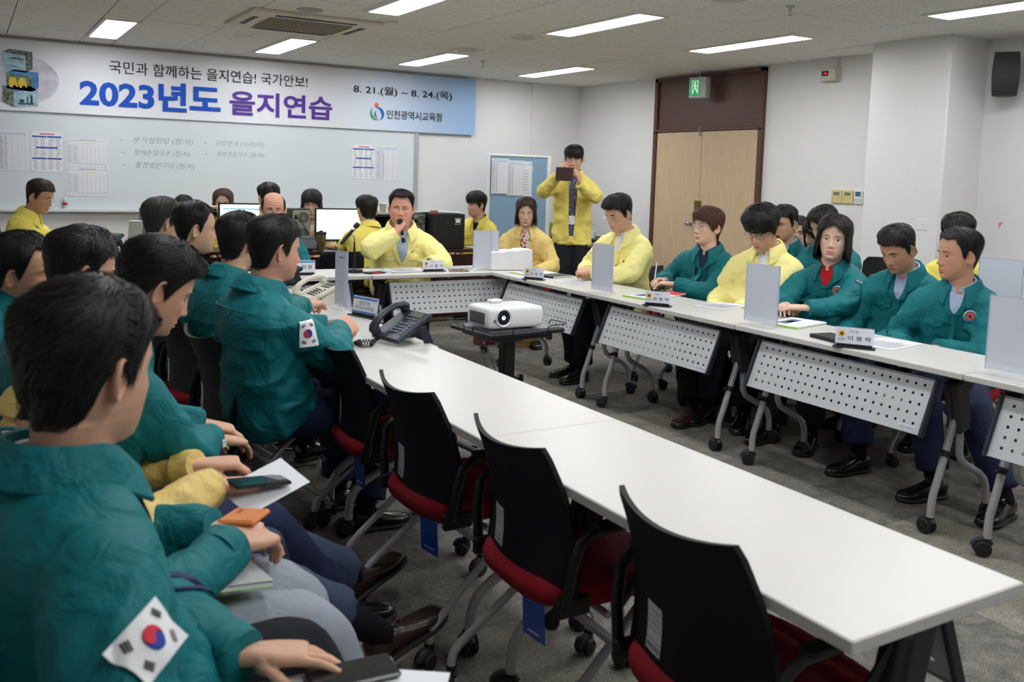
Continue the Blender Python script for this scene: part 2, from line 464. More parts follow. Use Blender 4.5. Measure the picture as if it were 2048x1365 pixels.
def project_patch(bvh, pts, dirs, off):
    out = []
    for p, d in zip(pts, dirs):
        h = bvh.ray_cast(Vector(p+d*.12), Vector(-d), .26)
        out.append(np.array(h[0])+d*off if h[0] is not None else p+d*off)
    return np.array(out)
def patch(mb, bvh, fn, nu, nv, off, th=.003, mi=0):
    """fn(u,v)->(point, outward dir); makes a thin raised panel on the cloth"""
    P = []; D = []
    for i in range(nu+1):
        for j in range(nv+1):
            p, d = fn(i/nu, j/nv); P.append(p); D.append(d)
    P = np.array(P); D = np.array(D); Q = project_patch(bvh, P, D, off)
    k = nv+1; G_ = Q.reshape(nu+1, nv+1, 3)
    # relax a little so the panel is smooth
    for _ in range(2):
        G2 = G_.copy(); G2[1:-1, 1:-1] = (G_[:-2, 1:-1]+G_[2:, 1:-1]+G_[1:-1, :-2]+G_[1:-1, 2:])/4; G_ = np.where(True, G2, G_)
    Q = G_.reshape(-1, 3); N = len(Q); vs = np.vstack([Q, Q-D*(off+.004)])
    fs = []
    for i in range(nu):
        for j in range(nv):
            a = i*k+j; fs.append((a, a+1, a+k+1, a+k)); 
    bd = [i*k for i in range(nu+1)]+[nu*k+j for j in range(1, nv+1)]+[i*k+nv for i in range(nu-1, -1, -1)]+[j for j in range(nv-1, 0, -1)]
    for a, b in zip(bd, bd[1:]+bd[:1]): fs.append((a, b, N+b, N+a))
    mb.add(vs, fs, mi); return Q.reshape(nu+1, nv+1, 3)

# ---- hair styles: hairline height by angle (deg from front), thickness fn
HL_SHORT = ([0, 25, 45, 58, 66, 72, 79, 86, 92, 104, 116, 130, 150, 180], [.074, .074, .068, .055, .036, .004, -.018, .012, .034, .032, -.012, -.052, -.066, -.068])
HL_HIGH = ([0, 20, 38, 52, 64, 72, 79, 86, 92, 104, 116, 130, 150, 180], [.086, .090, .096, .070, .038, .004, -.014, .014, .034, .032, -.010, -.048, -.062, -.066])
HL_FRINGE = ([0, 25, 45, 60, 68, 76, 84, 92, 104, 118, 135, 180], [.034, .03, .034, .03, .006, -.022, -.016, .02, .018, -.036, -.07, -.078])
HL_BOB = ([0, 14, 30, 44, 54, 62, 72, 90, 120, 150, 180], [.082, .07, .052, .03, -.03, -.08, -.104, -.112, -.118, -.118, -.118])
HL_BOBF = ([0, 25, 40, 50, 58, 66, 76, 90, 120, 150, 180], [.036, .03, .02, -.02, -.075, -.105, -.12, -.125, -.13, -.13, -.13])
HL_LONG = ([0, 14, 28, 42, 52, 62, 72, 90, 120, 150, 180], [.088, .08, .06, .03, -.06, -.13, -.165, -.18, -.19, -.19, -.19])
HL_PIXIE = ([0, 22, 40, 54, 64, 74, 84, 92, 104, 118, 135, 180], [.055, .046, .04, .02, .0, -.02, .0, .012, -.02, -.06, -.085, -.09])
def hair_build(style, P, col, seed=0, strands=900, fat=1.0, vol=1.0):
    hl = dict(short=HL_SHORT, high=HL_HIGH, fringe=HL_FRINGE, bob=HL_BOB, bobf=HL_BOBF, long=HL_LONG, pixie=HL_PIXIE, bald=HL_HIGH)[style]
    long_ = style in ('bob', 'bobf', 'long')
    nt, ns = 88, 30; th = np.arange(nt)/nt*2*PI; deg = np.degrees(np.minimum(th, 2*PI-th))
    zh = np.interp(deg, *hl); rg = random.Random(seed)
    part = P.get('part', 0)
    jit = np.array([rg.uniform(-1, 1) for _ in range(nt)])
    lf = vnoise(np.stack([np.cos(th)*4+seed*2.3, np.sin(th)*4, np.zeros(nt)+seed], 1), seed)-.5
    frontm = np.clip(np.cos(th)*1.5, 0, 1)
    zh = zh+jit*(.0035 if not long_ else .004)+lf*(.022 if style in ('fringe', 'pixie') else .010)*frontm+P.get('slant', .006)*np.sin(th)*frontm
    S = np.linspace(0, 1, ns); X = np.zeros((ns, nt)); Y = X.copy(); Zc = X.copy(); NT = X.copy()
    for i, s in enumerate(S):
        zt = .1245; z = zh+(zt-zh)*np.cos(s*PI/2)**.85 if s < 1 else zh.copy()
        zr = np.maximum(z, -.118) if not long_ else np.maximum(z, .02-.0*z)
        r = head_r(th, zr, fat if not long_ else 1.0)
        if long_:
            k = np.clip((.02-z)/.14, 0, 1); r = r*(1-.02*k)+.014*np.sin(k*PI*.75)
        X[i] = r*np.sin(th); Y[i] = r*np.cos(th); Zc[i] = z
    top = np.clip((Zc+.01)/.1, 0, 1)
    tmax = (.0215 if not long_ else .019)*vol
    if style == 'bald':
        back = np.clip((-np.cos(th)[None, :]+.62)*2, 0, 1)*np.clip((.105-Zc)/.05, 0, 1)
        t = -.006+.017*back
    elif long_:
        t = tmax*(.55+.45*top)
    else:
        edge = np.clip((Zc-zh[None, :])/.05, 0, 1)**.7
        side = .0035+(tmax-.0035)*np.clip((Zc-.015)/.07, 0, 1)
        if style in ('fringe', 'pixie'): side = .009+(tmax-.009)*np.clip((Zc-.0)/.08, 0, 1); edge = .45+.55*edge
        front = np.where(np.cos(th) > .3, 1, 0)[None, :]
        t = side*(.12+.88*edge); t = np.where(front > 0, np.maximum(t, tmax*P.get('quiff', .55)*np.clip((Zc-.045)/.03, 0, 1)), t)
    # outward direction on an ellipsoid-like skull
    nx, ny, nz = X/.0745**2, Y/.095**2, np.clip(Zc, -.0, .13)/.12**2*.75
    L = np.sqrt(nx*nx+ny*ny+nz*nz)+1e-9; nx, ny, nz = nx/L, ny/L, nz/L
    q = np.stack([X.ravel()*42+seed*1.7, Y.ravel()*42, Zc.ravel()*26], 1); nz_ = vnoise(q, seed).reshape(X.shape)
    q2 = np.stack([np.sin(TH_ := np.tile(th, (ns, 1))).ravel()*14, np.cos(TH_).ravel()*14, Zc.ravel()*9], 1); n2 = vnoise(q2, seed+3).reshape(X.shape)
    t = t*(.72+.36*nz_+.3*(n2-.2)) if style != 'bald' else t+.002*nz_
    Xo, Yo, Zo = X+nx*t, Y+ny*t, Zc+nz*t
    G_ = np.stack([Xo, Yo, Zo], -1)
    inner = np.stack([X[-1]-nx[-1]*.006, Y[-1]-ny[-1]*.006, Zc[-1]+(.004 if not long_ else .01)], -1)[None]
    G2 = np.concatenate([G_, inner], 0); mb = MB(); k = nt; fs = []
    for i in range(ns):
        for j in range(nt): fs.append((i*k+j, i*k+(j+1) % k, (i+1)*k+(j+1) % k, (i+1)*k+j))
    mb.add(G2.reshape(-1, 3), fs)
    uv = np.stack([np.tile(th/(2*PI), (ns+1, 1)), np.tile(np.linspace(0, 1, ns+1)[:, None], (1, nt))], -1).reshape(-1, 2)
    # strands: thin tapered ribbons lying along the flow, slightly lifted
    vs, fs2, uvs = [], [], []
    sw = P.get('sweep', .25)
    for _ in range(strands):
        j0 = rg.random()*nt; s0 = rg.uniform(.04, .9); ln = rg.uniform(.1, .3)
        if style == 'bald' and not (70 < min(j0/nt*360, 360-j0/nt*360)): continue
        pts = []
        dj = rg.gauss(sw, .35)*nt*.03*(1.6 if s0 < .3 else 1)
        ovh = style in ('fringe', 'pixie', 'bob', 'bobf', 'short') and rg.random() < .25
        if ovh: s0 = rg.uniform(.72, .93); ln = .3
        for q_ in range(4):
            s_ = min(s0+ln*q_/3, .999 if not long_ else 1); jj = (j0+dj*q_) % nt; a = s_*(ns-1); i0 = min(int(a), ns-2); fa = a-i0; b0 = int(jj) % nt; b1 = (b0+1) % nt; fb = jj-int(jj)
            p = (G_[i0, b0]*(1-fa)+G_[i0+1, b0]*fa)*(1-fb)+(G_[i0, b1]*(1-fa)+G_[i0+1, b1]*fa)*fb
            nvec = np.array([nx[i0, b0], ny[i0, b0], nz[i0, b0]])
            lift = (-.0015, .0014, .0030, rg.uniform(.0015, .0085))[q_]*(vol if style != 'bald' else .5)
            ex = max(0, s0+ln*q_/3-1)*.06 if ovh else 0
            pts.append((p+nvec*lift-np.array([0, 0, ex]), nvec))
        w = rg.uniform(.0008, .0018); k0 = len(vs)
        for q_, (p, nv_) in enumerate(pts):
            d = nrm(pts[min(q_+1, 3)][0]-pts[max(q_-1, 0)][0]); sdir = nrm(np.cross(d, nv_)); ww = w*(.9, 1, .7, .12)[q_]
            vs += [p-sdir*ww, p+sdir*ww]; uvs += [(j0/nt, s0), (j0/nt, s0)]
        for q_ in range(3): fs2.append((k0+2*q_, k0+2*q_+1, k0+2*q_+3, k0+2*q_+2))
    if vs: mb.add(vs, fs2); uv = np.vstack([uv, np.array(uvs)])
    return mb, uv
def hair_mat(name, col):
    if name in MATS: return MATS[name]
    m = mat(name, col, .5, 0, .35, sheen=.0); nt = m.node_tree; b = nt.nodes['Principled BSDF']
    tc = nt.nodes.new('ShaderNodeTexCoord'); mp = nt.nodes.new('ShaderNodeMapping'); mp.inputs['Scale'].default_value = (150, 4, 1)
    n = nt.nodes.new('ShaderNodeTexNoise'); n.inputs['Scale'].default_value = 1; n.inputs['Detail'].default_value = 3
    nt.links.new(tc.outputs['UV'], mp.inputs[0]); nt.links.new(mp.outputs[0], n.inputs['Vector'])
    bp = nt.nodes.new('ShaderNodeBump'); bp.inputs['Strength'].default_value = .7; bp.inputs['Distance'].default_value = .004
    nt.links.new(n.outputs['Fac'], bp.inputs['Height']); nt.links.new(bp.outputs[0], b.inputs['Normal'])
    cr = nt.nodes.new('ShaderNodeValToRGB'); cr.color_ramp.elements[0].position = .35; cr.color_ramp.elements[1].position = .75
    cr.color_ramp.elements[0].color = (*[c*.6 for c in col], 1); cr.color_ramp.elements[1].color = (*[min(1, c*1.9+.004) for c in col], 1)
    nt.links.new(n.outputs['Fac'], cr.inputs[0]); nt.links.new(cr.outputs[0], b.inputs['Base Color'])
    return m

M_SKIN = {}
def skin_mat(tone):
    k = 'skin_%s' % tone
    c = dict(fair=srgb(224, 184, 162), mid=srgb(212, 165, 138), tan=srgb(194, 145, 116), red=srgb(212, 155, 133))[tone]
    m = mat(k, c, .48, 0, .4, bump=(260, .12, .002), attr=True)
    m.node_tree.nodes['Principled BSDF'].inputs['Subsurface Weight'].default_value = .08
    m.node_tree.nodes['Principled BSDF'].inputs['Subsurface Radius'].default_value = (.02, .008, .004)
    m.node_tree.nodes['Principled BSDF'].inputs['Subsurface Scale'].default_value = .5
    return m
def fabric(name, col, rough=.75, fine=True, wr=.25):
    """woven cloth: fine weave bump plus soft crumple"""
    if name in MATS: return MATS[name]
    m = mat(name, col, rough, 0, .3, sheen=.0); nt = m.node_tree; b = nt.nodes['Principled BSDF']; tc = nt.nodes.new('ShaderNodeTexCoord')
    n1 = nt.nodes.new('ShaderNodeTexNoise'); n1.inputs['Scale'].default_value = 11; n1.inputs['Detail'].default_value = 3; n1.inputs['Distortion'].default_value = 1.1
    n2 = nt.nodes.new('ShaderNodeTexNoise'); n2.inputs['Scale'].default_value = 700; n2.inputs['Detail'].default_value = 1
    for n in (n1, n2): nt.links.new(tc.outputs['Object'], n.inputs['Vector'])
    b1 = nt.nodes.new('ShaderNodeBump'); b1.inputs['Strength'].default_value = wr; b1.inputs['Distance'].default_value = .03
    b2 = nt.nodes.new('ShaderNodeBump'); b2.inputs['Strength'].default_value = .18; b2.inputs['Distance'].default_value = .002
    nt.links.new(n1.outputs['Fac'], b1.inputs['Height']); nt.links.new(n2.outputs['Fac'], b2.inputs['Height']); nt.links.new(b1.outputs[0], b2.inputs['Normal'])
    nt.links.new(b2.outputs[0], b.inputs['Normal']); return m
TEAL = fabric('teal_jacket_cloth', srgb(8, 108, 114), .62, wr=.6)
YEL = fabric('yellow_jacket_cloth', srgb(232, 214, 112), .6, wr=.5)
YELP = fabric('pale_yellow_jacket_cloth', srgb(252, 242, 158), .6, wr=.5)
YELB = fabric('buff_yellow_jacket_cloth', srgb(228, 200, 124), .65, wr=.5)
YELG = fabric('lemon_jacket_cloth', srgb(236, 220, 104), .6, wr=.5)
M_WHITE = fabric('white_shirt_cloth', srgb(228, 230, 234), .7)
M_BLUESH = fabric('pale_blue_shirt_cloth', srgb(170, 186, 214), .7)
M_NAVY = fabric('navy_trouser_cloth', srgb(38, 46, 76), .8)
M_BLUE = fabric('blue_grey_trouser_cloth', srgb(72, 86, 112), .8)
M_GREY = fabric('grey_trouser_cloth', srgb(150, 156, 166), .85)
M_DARK = fabric('charcoal_trouser_cloth', srgb(24, 25, 32), .85)
M_BLACK = fabric('black_knit_cloth', srgb(18, 18, 22), .8)
M_RED = fabric('red_knit_cloth', srgb(190, 30, 40), .8)
M_SOLE = mat('shoe_sole_rubber', (.012, .011, .01), .6)
M_SHOE_B = mat('black_shoe_leather', (.008, .008, .009), .22, 0, .5, coat=.3)
M_SHOE_BR = mat('brown_shoe_leather', srgb(52, 34, 26), .32, 0, .5, bump=(60, .15), coat=.2)
M_SOCK = fabric('dark_sock_knit', srgb(20, 20, 26), .9)
M_EYEW = mat('eye_white', (.62, .58, .55), .25); M_EYEI = mat('eye_iris_dark', (.015, .009, .006), .12); M_LASH = mat('eyelash_dark', (.02, .013, .01), .6)
M_METAL = mat('thin_metal', (.55, .53, .5), .25, 1); M_BLKP = mat('black_frame_plastic', (.01, .01, .011), .25)
M_GOLD = mat('gold_metal', (.7, .5, .3), .25, 1)
M_LENS = mat('spectacle_lens', (.9, .95, 1), .02, 0, .5, trans=.0, alpha=.10)
M_PWHITE = mat('print_white', (.82, .83, .85), .7); M_PRED = mat('print_red', srgb(205, 30, 55), .7); M_PBLUE = mat('print_blue', srgb(20, 55, 150), .7)
M_PBLACK = mat('print_black', (.01, .01, .012), .7); M_PORANGE = mat('print_orange', srgb(238, 105, 40), .7); M_NAVYP = mat('strap_navy', srgb(24, 36, 80), .7)
M_LABELB = mat('sleeve_label_black', (.006, .007, .01), .6)
M_CLEAR = mat('clear_plastic', (1, 1, 1), .05, 0, .5, trans=1.0, ior=1.2)

def flag_patch(mbs, F, w, h):
    """flag of Korea in the xy plane of frame F, layered outward"""
    mbw, mbr, mbb, mbk = mbs
    def put(mb, m, z): mm = F.copy(); mm[:3, 3] = F[:3, 3]+F[:3, 2]*z; mb.join(m, mm)
    m = MB(); m.box((0, 0, 0), (w, h, .0018), 0, .0006); put(mbw, m, 0)
    R = h*.25; n = 40; tilt = math.radians(-33)
    def poly(pts): q = MB(); q.add([(x, y, 0) for x, y in pts], [tuple(range(len(pts)))]); return q
    # red upper / blue lower halves with S curve
    ang = np.linspace(0, PI, n); up = [(R*math.cos(a), R*math.sin(a)) for a in ang]
    s1 = [(-R/2+R/2*math.cos(a), R/2*math.sin(a)) for a in np.linspace(PI, 0, n//2)]
    s2 = [(R/2+R/2*math.cos(a), -R/2*math.sin(a)) for a in np.linspace(PI, 0, n//2)]
    def rt(p): return [(x*math.cos(tilt)-y*math.sin(tilt), x*math.sin(tilt)+y*math.cos(tilt)) for x, y in p]
    q = MB(); q.add([(0, 0, 0)]+[(R*k*math.cos(a), R*k*math.sin(a), 0) for k in (.33, .66, 1) for a in np.linspace(0, 2*PI, 36, endpoint=False)], [(0, 1+j, 1+(j+1) % 36) for j in range(36)]+[(1+i*36+j, 1+(i+1)*36+j, 1+(i+1)*36+(j+1) % 36, 1+i*36+(j+1) % 36) for i in range(2) for j in range(36)])
    put(mbb, q, .0014)
    q = MB()
    # red half = upper half disc minus right bump plus left lobe (drawn as strip between outer arc and S curve)
    sc = [(-R/2-R/2*math.cos(a), -R/2*math.sin(a)) for a in np.linspace(0, PI, 16)]+[(R/2-R/2*math.cos(a), R/2*math.sin(a)) for a in np.linspace(0, PI, 16)][1:]
    oa = [(-R*math.cos(a), R*math.sin(a)) for a in np.linspace(0, PI, len(sc))]
    sc, oa = rt(sc), rt(oa)
    q.add([(x, y, 0) for x, y in sc]+[(x, y, 0) for x, y in oa], [(i, i+1, len(sc)+i+1, len(sc)+i) for i in range(len(sc)-1)])
    put(mbr, q, .0018)
    for sx in (-1, 1):
        for sy in (-1, 1):
            cx, cy = sx*w*.31, sy*h*.27; a = math.atan2(sy*h*.27, sx*w*.31); nx, ny = math.cos(a), math.sin(a)
            for k in (-1, 0, 1):
                bx, by = cx+nx*k*h*.055, cy+ny*k*h*.055; L, t = h*.12, h*.017
                pts = [(bx-ny*s*L-nx*u*t, by+nx*s*L-ny*u*t) for s, u in ((-1, -1), (-1, 1), (1, 1), (1, -1))]
                put(mbk, poly(pts), .0015)
def person(label, H, haz=0, pitch=0, roll=0, baz=None, pel=None, lean=.08, jacket=TEAL, shirt=M_WHITE, trous=M_DARK, shoe=M_SHOE_B,
           hair='short', hcol='black', tone='mid', fat=1.0, bulk=1.06, belly=0.0, slouch=.03, hands=None, feet=None, glasses=None, cat='person',
           stand=False, opening=.30, vdepth=.20, near=0, seed=0, badge=False, flag=None, tagl=False, lanyard=None, yoke=False, eyes='open', strands=500,
           P=None, hvol=1.0, pole=None, collar=True, logo=False, earring=False, watch=False, sleeves='long', lids=False, ring=False, hs=1.0, namebar=False, shoulder_up=0, pockets=True, group=None, pen=None):
    """one seated or standing person; world coordinates, angles in degrees (0 = +X)"""
    P = dict(P or {}); P['fat'] = fat; baz = haz if baz is None else baz; bf = az(baz); H = np.asarray(H, float)
    root = thing('person', label, cat, (H[0], H[1], 0), 0, group); RT = np.eye(4); RT[:3, 3] = (-H[0], -H[1], 0)
    # head frame
    f = az(haz); up = V(0, 0, 1); r = np.cross(f, up)
    a = math.radians(pitch); f2 = f*math.cos(a)-up*math.sin(a); u2 = f*math.sin(a)+up*math.cos(a)
    b = math.radians(roll); r3 = r*math.cos(b)+u2*math.sin(b); u3 = -r*math.sin(b)+u2*math.cos(b)
    HF = np.eye(4); HF[:3, 0] = r3*hs; HF[:3, 1] = f2*hs; HF[:3, 2] = u3*hs; HF[:3, 3] = H
    hw = lambda p: np.asarray(p)@HF[:3, :3].T+H
    if pel is None: pel = V(H[0], H[1], .94 if stand else .53)-bf*(lean if not stand else .02)
    pel = np.asarray(pel, float); N = hw([0, -.028, -.132]); N = N+(-bf*.012); N[2] -= .0
    sk = skin_mat(tone)
    # ---- body
    X, Y, Z, th = head_surface(P, nz=84 if near else 72, nt=112 if near else 88)
    nz, nt = X.shape; hp = hw(np.stack([X, Y, Z], -1).reshape(-1, 3)).reshape(nz, nt, 3)
    rings = []; base = N-V(0, 0, .05); tor = Torso(pel, N, bf, bf, bulk, belly, slouch, .14 if stand else .05)
    nk = 9; A0 = hw([0, -.024, -.118]); tg0 = -u3
    for i in range(nk):
        k = i/nk; c = base*(1-k)+A0*k; ff = nrm(bf*(1-k)+f2*k); uu = nrm(V(0, 0, 1)*(1-k)+u3*k); rr = nrm(np.cross(ff, uu)); ff = np.cross(uu, rr)
        rad = (.066-.010*min(k*1.6, 1))*(1+(fat-1)*.7)*hs
        aa = np.arctan2(X[0]-0, Y[0]+.024)
        rings.append(c+rad*(np.outer(np.sin(aa), rr)+np.outer(np.cos(aa), ff)))
    allr = np.concatenate([np.array(rings), hp]); body = MB(); body.loft(allr)
    col = np.ones((body.n, 4), np.float32)
    hx, hy, hz = X.ravel(), Y.ravel(), Z.ravel(); o0 = nk*nt; front = np.cos(np.tile(th, nz)) > .4
    cc = np.ones((nz*nt, 3))
    lip = ((np.abs(hx/.0245)**2+((hz+.0665)/.0052)**2 < 1) | (np.abs(hx/.021)**2+((hz+.0755)/.0058)**2 < 1)) & front
    cc[lip] = (.86, .60, .60) if not P.get('lipstick') else (.86, .46, .47)
    mouth = (np.abs(hx/.023)**2+((hz+.0700)/.0014)**2 < 1) & front; cc[mouth] = (.42, .25, .24)
    for sx, sz, cx, cz, tint in ((.02, .016, .042, -.03, (.99, .9, .88)), (.012, .012, 0, -.034, (1., .90, .88))):
        g = (G(np.abs(hx), cx, sx)*G(hz, cz, sz))[:, None]*front[:, None]; cc = cc*(1-g)+cc*np.array(tint)*g
    if P.get('stubble', 1) and not P.get('lipstick'):
        g = np.clip(G(hz, -.085, .03)*np.clip((np.abs(hx)/.03)**.5, .5, 1), 0, 1)[:, None]*front[:, None]*.35; cc = cc*(1-g)+cc*np.array([.88, .9, .92])*g
    if hair in ('short', 'high', 'fringe', 'bald'):   # cropped sides read as a tint on the scalp
        dg = np.degrees(np.minimum(np.tile(th, nz) % (2*PI), 2*PI-(np.tile(th, nz) % (2*PI)))); hl = np.interp(dg, *(HL_SHORT if hair == 'short' else HL_HIGH if hair != 'fringe' else HL_FRINGE))
        g = np.clip((hz-hl+.003)/.008, 0, 1)[:, None]
        if hair == 'bald': g = g*np.clip(((dg-62)/25), 0, 1)[:, None]*np.clip((.08-hz)/.03, 0, 1)[:, None]
        cc = cc*(1-g)+np.array([.08, .07, .07])*g
    col[o0:o0+nz*nt, :3] = cc
    for sd in (-1, 1):
        if hair in ('bob', 'bobf', 'long') and not P.get('ear'): continue
        e = make_ear(sd, 1.2); e.v = [hw(e.verts())]; body.join(e)
    # arms
    L1, L2 = .275, .245
    hands = hands or {}; jk = MB(); sleeves_info = {}
    cx_, rr_, ff_, tt_ = tor.frame(.83)
    for key, sd in (('R', 1), ('L', -1)):
        S = tor.shoulder(sd)+V(0, 0, shoulder_up); hd = hands.get(key)
        if hd is None:
            hd = dict(p=pel+bf*.30+rr_*sd*.13+V(0, 0, .10), pose='relax', d=nrm(bf-rr_*sd*.4), n=V(0, 0, 1))
        Wp = np.asarray(hd['p'], float); pl = hd.get('pole'); pl = np.asarray(pl, float) if pl is not None else (V(0, 0, -1)+rr_*sd*.55-bf*.25)
        E = ik(S, Wp, L1*(1.02 if stand else 1), L2, pl); dirf = nrm(Wp-E); hdd = nrm(hd['d']) if hd.get('d') is not None else dirf
        n = np.asarray(hd.get('n', V(0, 0, 1)), float); n = nrm(n-hdd*np.dot(n, hdd)); xh = np.cross(hdd, n)
        hm = hand_mb(-sd, hd.get('pose', 'relax'), hd.get('s', 1.0), .0026 if near > 1 else .0034 if near else .0042)
        HM = np.eye(4); HM[:3, 0] = xh; HM[:3, 1] = hdd; HM[:3, 2] = n; HM[:3, 3] = Wp+hdd*.03
        body.join(hm, HM)
        body.tube(bez_limb(S, E, Wp+hdd*.012, 12), np.interp(np.linspace(0, 1, 13), [0, .5, .9, 1], [.028, .033, .026, .026]), 12)
        cl = 1.0 if sleeves == 'long' else .62
        path = bez_limb(S-rr_*sd*.03+(E-S)*-.04, E, Wp+dirf*.012, 30)
        if sleeves != 'long': path = path[:int(len(path)*cl)]
        bk = bulk**.8; rad = np.array([.060, .075, .076, .071, .068, .067, .062, .056, .051, .043])*bk
        cloth_tube(jk, path, rad, 24, .11 if jacket is not None else .05, seed*7+sd+3, .52, 24)
        sleeves_info[sd] = (S, E, Wp, dirf)
    jk.join(tor.mb(seed, fold=.05 if near else .045))
    vox = {0: .0125, 1: .0095, 2: .0075}[near]
    vs, nn, fs = remesh(jk, vox, 3, .5)
    q = vs*V(5, 5, 6.5); warp = np.stack([vnoise(q*.6, seed+i) for i in range(3)], 1)*1.2
    t_up = np.clip(((vs-tor.A)@nrm(N-tor.A))/np.linalg.norm(N-tor.A), 0, 1)
    amp = .0155*(1-.55*np.clip((t_up-.55)/.3, 0, 1))
    vs = vs+nn*((ridged(q+warp, seed+11)-.45)*amp*1.25)[:, None]+nn*((ridged(q*2.1+warp, seed+21)-.45)*amp*.3)[:, None]
    jmb = MB(); jmb.add(vs, fs)
    tri_bvh = BVHTree.FromPolygons([Vector(p) for p in vs], fs)
    jm = jacket if jacket is not None else shirt
    jo = obj('jacket' if jacket is not None else 'shirt', jmb, jm, root, 180, RT)
    def tp(t, thd, off=0): p = tor.pt(t, math.radians(thd)); c = tor.frame(t)[0]; return p, nrm(p-c)
    # ---- shirt front, placket, pockets, yoke
    det = MB()
    if jacket is not None:
        t0, t1 = 1-vdepth, .965; omin = .42 if stand else .08
        if shirt is not None:
            sh = MB()
            def fs_(u, v):
                t = t0+(t1-t0)*u; w = opening*(omin+(1-omin)*u**.8)*55; return tp(t, -w+2*w*v)
            patch(sh, tri_bvh, fs_, 14, 10, .007)
            # shirt collar: two leaves around the neck
            for sd in (-1, 1):
                rows = []
                for i in range(13):
                    ph = math.radians(7+173*i/12)*sd; c, r_, f_, t_ = tor.frame(.985); d = r_*math.sin(ph)+f_*math.cos(ph)
                    lo = .030 if i > 3 else .030+.016*(3-i)/3
                    R0 = .0610*(1+(fat-1)*.8)+max(0, bulk-1.1)*.06; cc_ = c+f_*.002
                    hk = min(1, (i+.6)/4); rows.append([cc_+d*(R0+.004)-t_*.02, cc_+d*(R0-.001+.004*(1-hk))+t_*(.006+.027*hk), cc_+d*(R0+.006+.004*(1-hk))+t_*(.007+.027*hk), cc_+d*(R0+.018)+t_*(.004-(lo-.03)-.012*(1-hk))])
                sh.loft(np.array(rows), closed=True, caps=True)
            obj('shirt', sh, shirt, root, 60, RT)
        for sd in (-1, 1):   # lapel edges of the open jacket front
            def fl(u, v, sd=sd):
                t = t0-.02+(t1-t0)*u; w = opening*(omin+(1-omin)*u**.8)*55; return tp(t, sd*(w-2+v*11*(1.0 if u > .1 else .6)))
            d1 = MB(); patch(d1, tri_bvh, fl, 12, 3, .013); obj('lapel', d1, jacket, jo, 50, RT)
        def fz(u, v): return tp(.02+(t0-.02)*u, -5.5+11*v)
        patch(det, tri_bvh, fz, 22, 3, .007); obj('front_placket', det, jacket, jo, 50, RT)
        if pockets:
            for sd in (-1, 1):
                def fp(u, v, sd=sd): return tp(.62+.075*u-(.012 if v > .35 and v < .65 and u < .3 else 0), sd*(17+30*v))
                d1 = MB(); patch(d1, tri_bvh, fp, 4, 8, .0075); obj('pocket_flap', d1, jacket, jo, 50, RT)
                if stand:
                    def fp2(u, v, sd=sd): return tp(.06+.2*u, sd*(16+34*v))
                    d1 = MB(); patch(d1, tri_bvh, fp2, 6, 8, .006); obj('pocket', d1, jacket, jo, 50, RT)
        if yoke:
            def fy(u, v): return tp(.60+.22*u, 112+136*v)
            d1 = MB(); patch(d1, tri_bvh, fy, 8, 26, .009); obj('back_yoke', d1, jacket, jo, 50, RT)
        if collar:
            rows = []; c, r_, f_, t_ = tor.frame(.972 if bulk < 1.15 else .995)
            for i in range(33):
                k = -1+2*i/32; ph = math.radians(180-k*(180-24)); d = r_*math.sin(ph)+f_*math.cos(ph)
                pt_ = max(0, (abs(k)-.72)/.28); R0 = .0685*(1+(fat-1)*.8)+max(0, bulk-1.1)*.07
                out = .040+.030*pt_; dn = .030+.042*pt_
                cc_ = c+f_*.0
                rows.append([cc_+d*(R0-.001)-t_*.012, cc_+d*(R0+.0025)+t_*(.043-.018*pt_), cc_+d*(R0+.009)+t_*(.0455-.018*pt_), cc_+d*(R0+out*.62)+t_*(.024-.03*pt_),
                             cc_+d*(R0+out)-t_*(dn-.012), cc_+d*(R0+out-.004)-t_*(dn-.006), cc_+d*(R0+.012)+t_*(.02-.02*pt_)])
            cm = MB(); cm.loft(np.array(rows), closed=True, caps=True); obj('collar', cm, jacket, jo, 50, RT)
        for sd in (-1, 1):   # cuffs
            S, E, Wp, dirf = sleeves_info[sd]
            d1 = MB()
            if sleeves == 'long': d1.tube([Wp-dirf*.036, Wp-dirf*.006, Wp+dirf*.018, Wp+dirf*.020], np.array([.050, .0485, .0455, .030])*bulk**.5, 20); obj('cuff', d1, jacket, jo, 50, RT)
    def side_point(sd, k, out=None, up_=0):
        S, E, Wp, dirf = sleeves_info[sd]; p = S+(E-S)*k; ax = nrm(E-S); o = rr_*sd if out is None else np.asarray(out, float); o = nrm(o-ax*np.dot(o, ax)); return p, o, ax
    if flag:
        sd, k, out, w, rot = flag; p, o, ax = side_point(sd, k, out); h_ = tri_bvh.ray_cast(Vector(p+o*.2), Vector(-o), .4)
        q_ = np.array(h_[0])+o*.004 if h_[0] is not None else p+o*.075
        xx = nrm(np.cross(ax, o)); a_ = math.radians(rot); x1 = xx*math.cos(a_)+ax*math.sin(a_)
        F = fr(q_, x1, np.cross(o, x1), o); mbs = [MB() for _ in range(4)]; flag_patch(mbs, F, w, w*.67)
        # wrap onto the sleeve: every vertex dropped on the cloth
        big = MB(); gw = MB(); n_ = 14
        gw.add([(-w/2+w*i/n_, (-w/2+w*j/n_)*.67, .001) for i in range(n_+1) for j in range(n_+1)], [(i*(n_+1)+j, (i+1)*(n_+1)+j, (i+1)*(n_+1)+j+1, i*(n_+1)+j+1) for i in range(n_) for j in range(n_)]); big.join(gw, F, 0)
        for i_, m_ in enumerate(mbs[1:]): big.join(m_, None, i_+1)
        v_ = big.verts(); lz = (v_-q_)@F[:3, 2]; nv_ = []
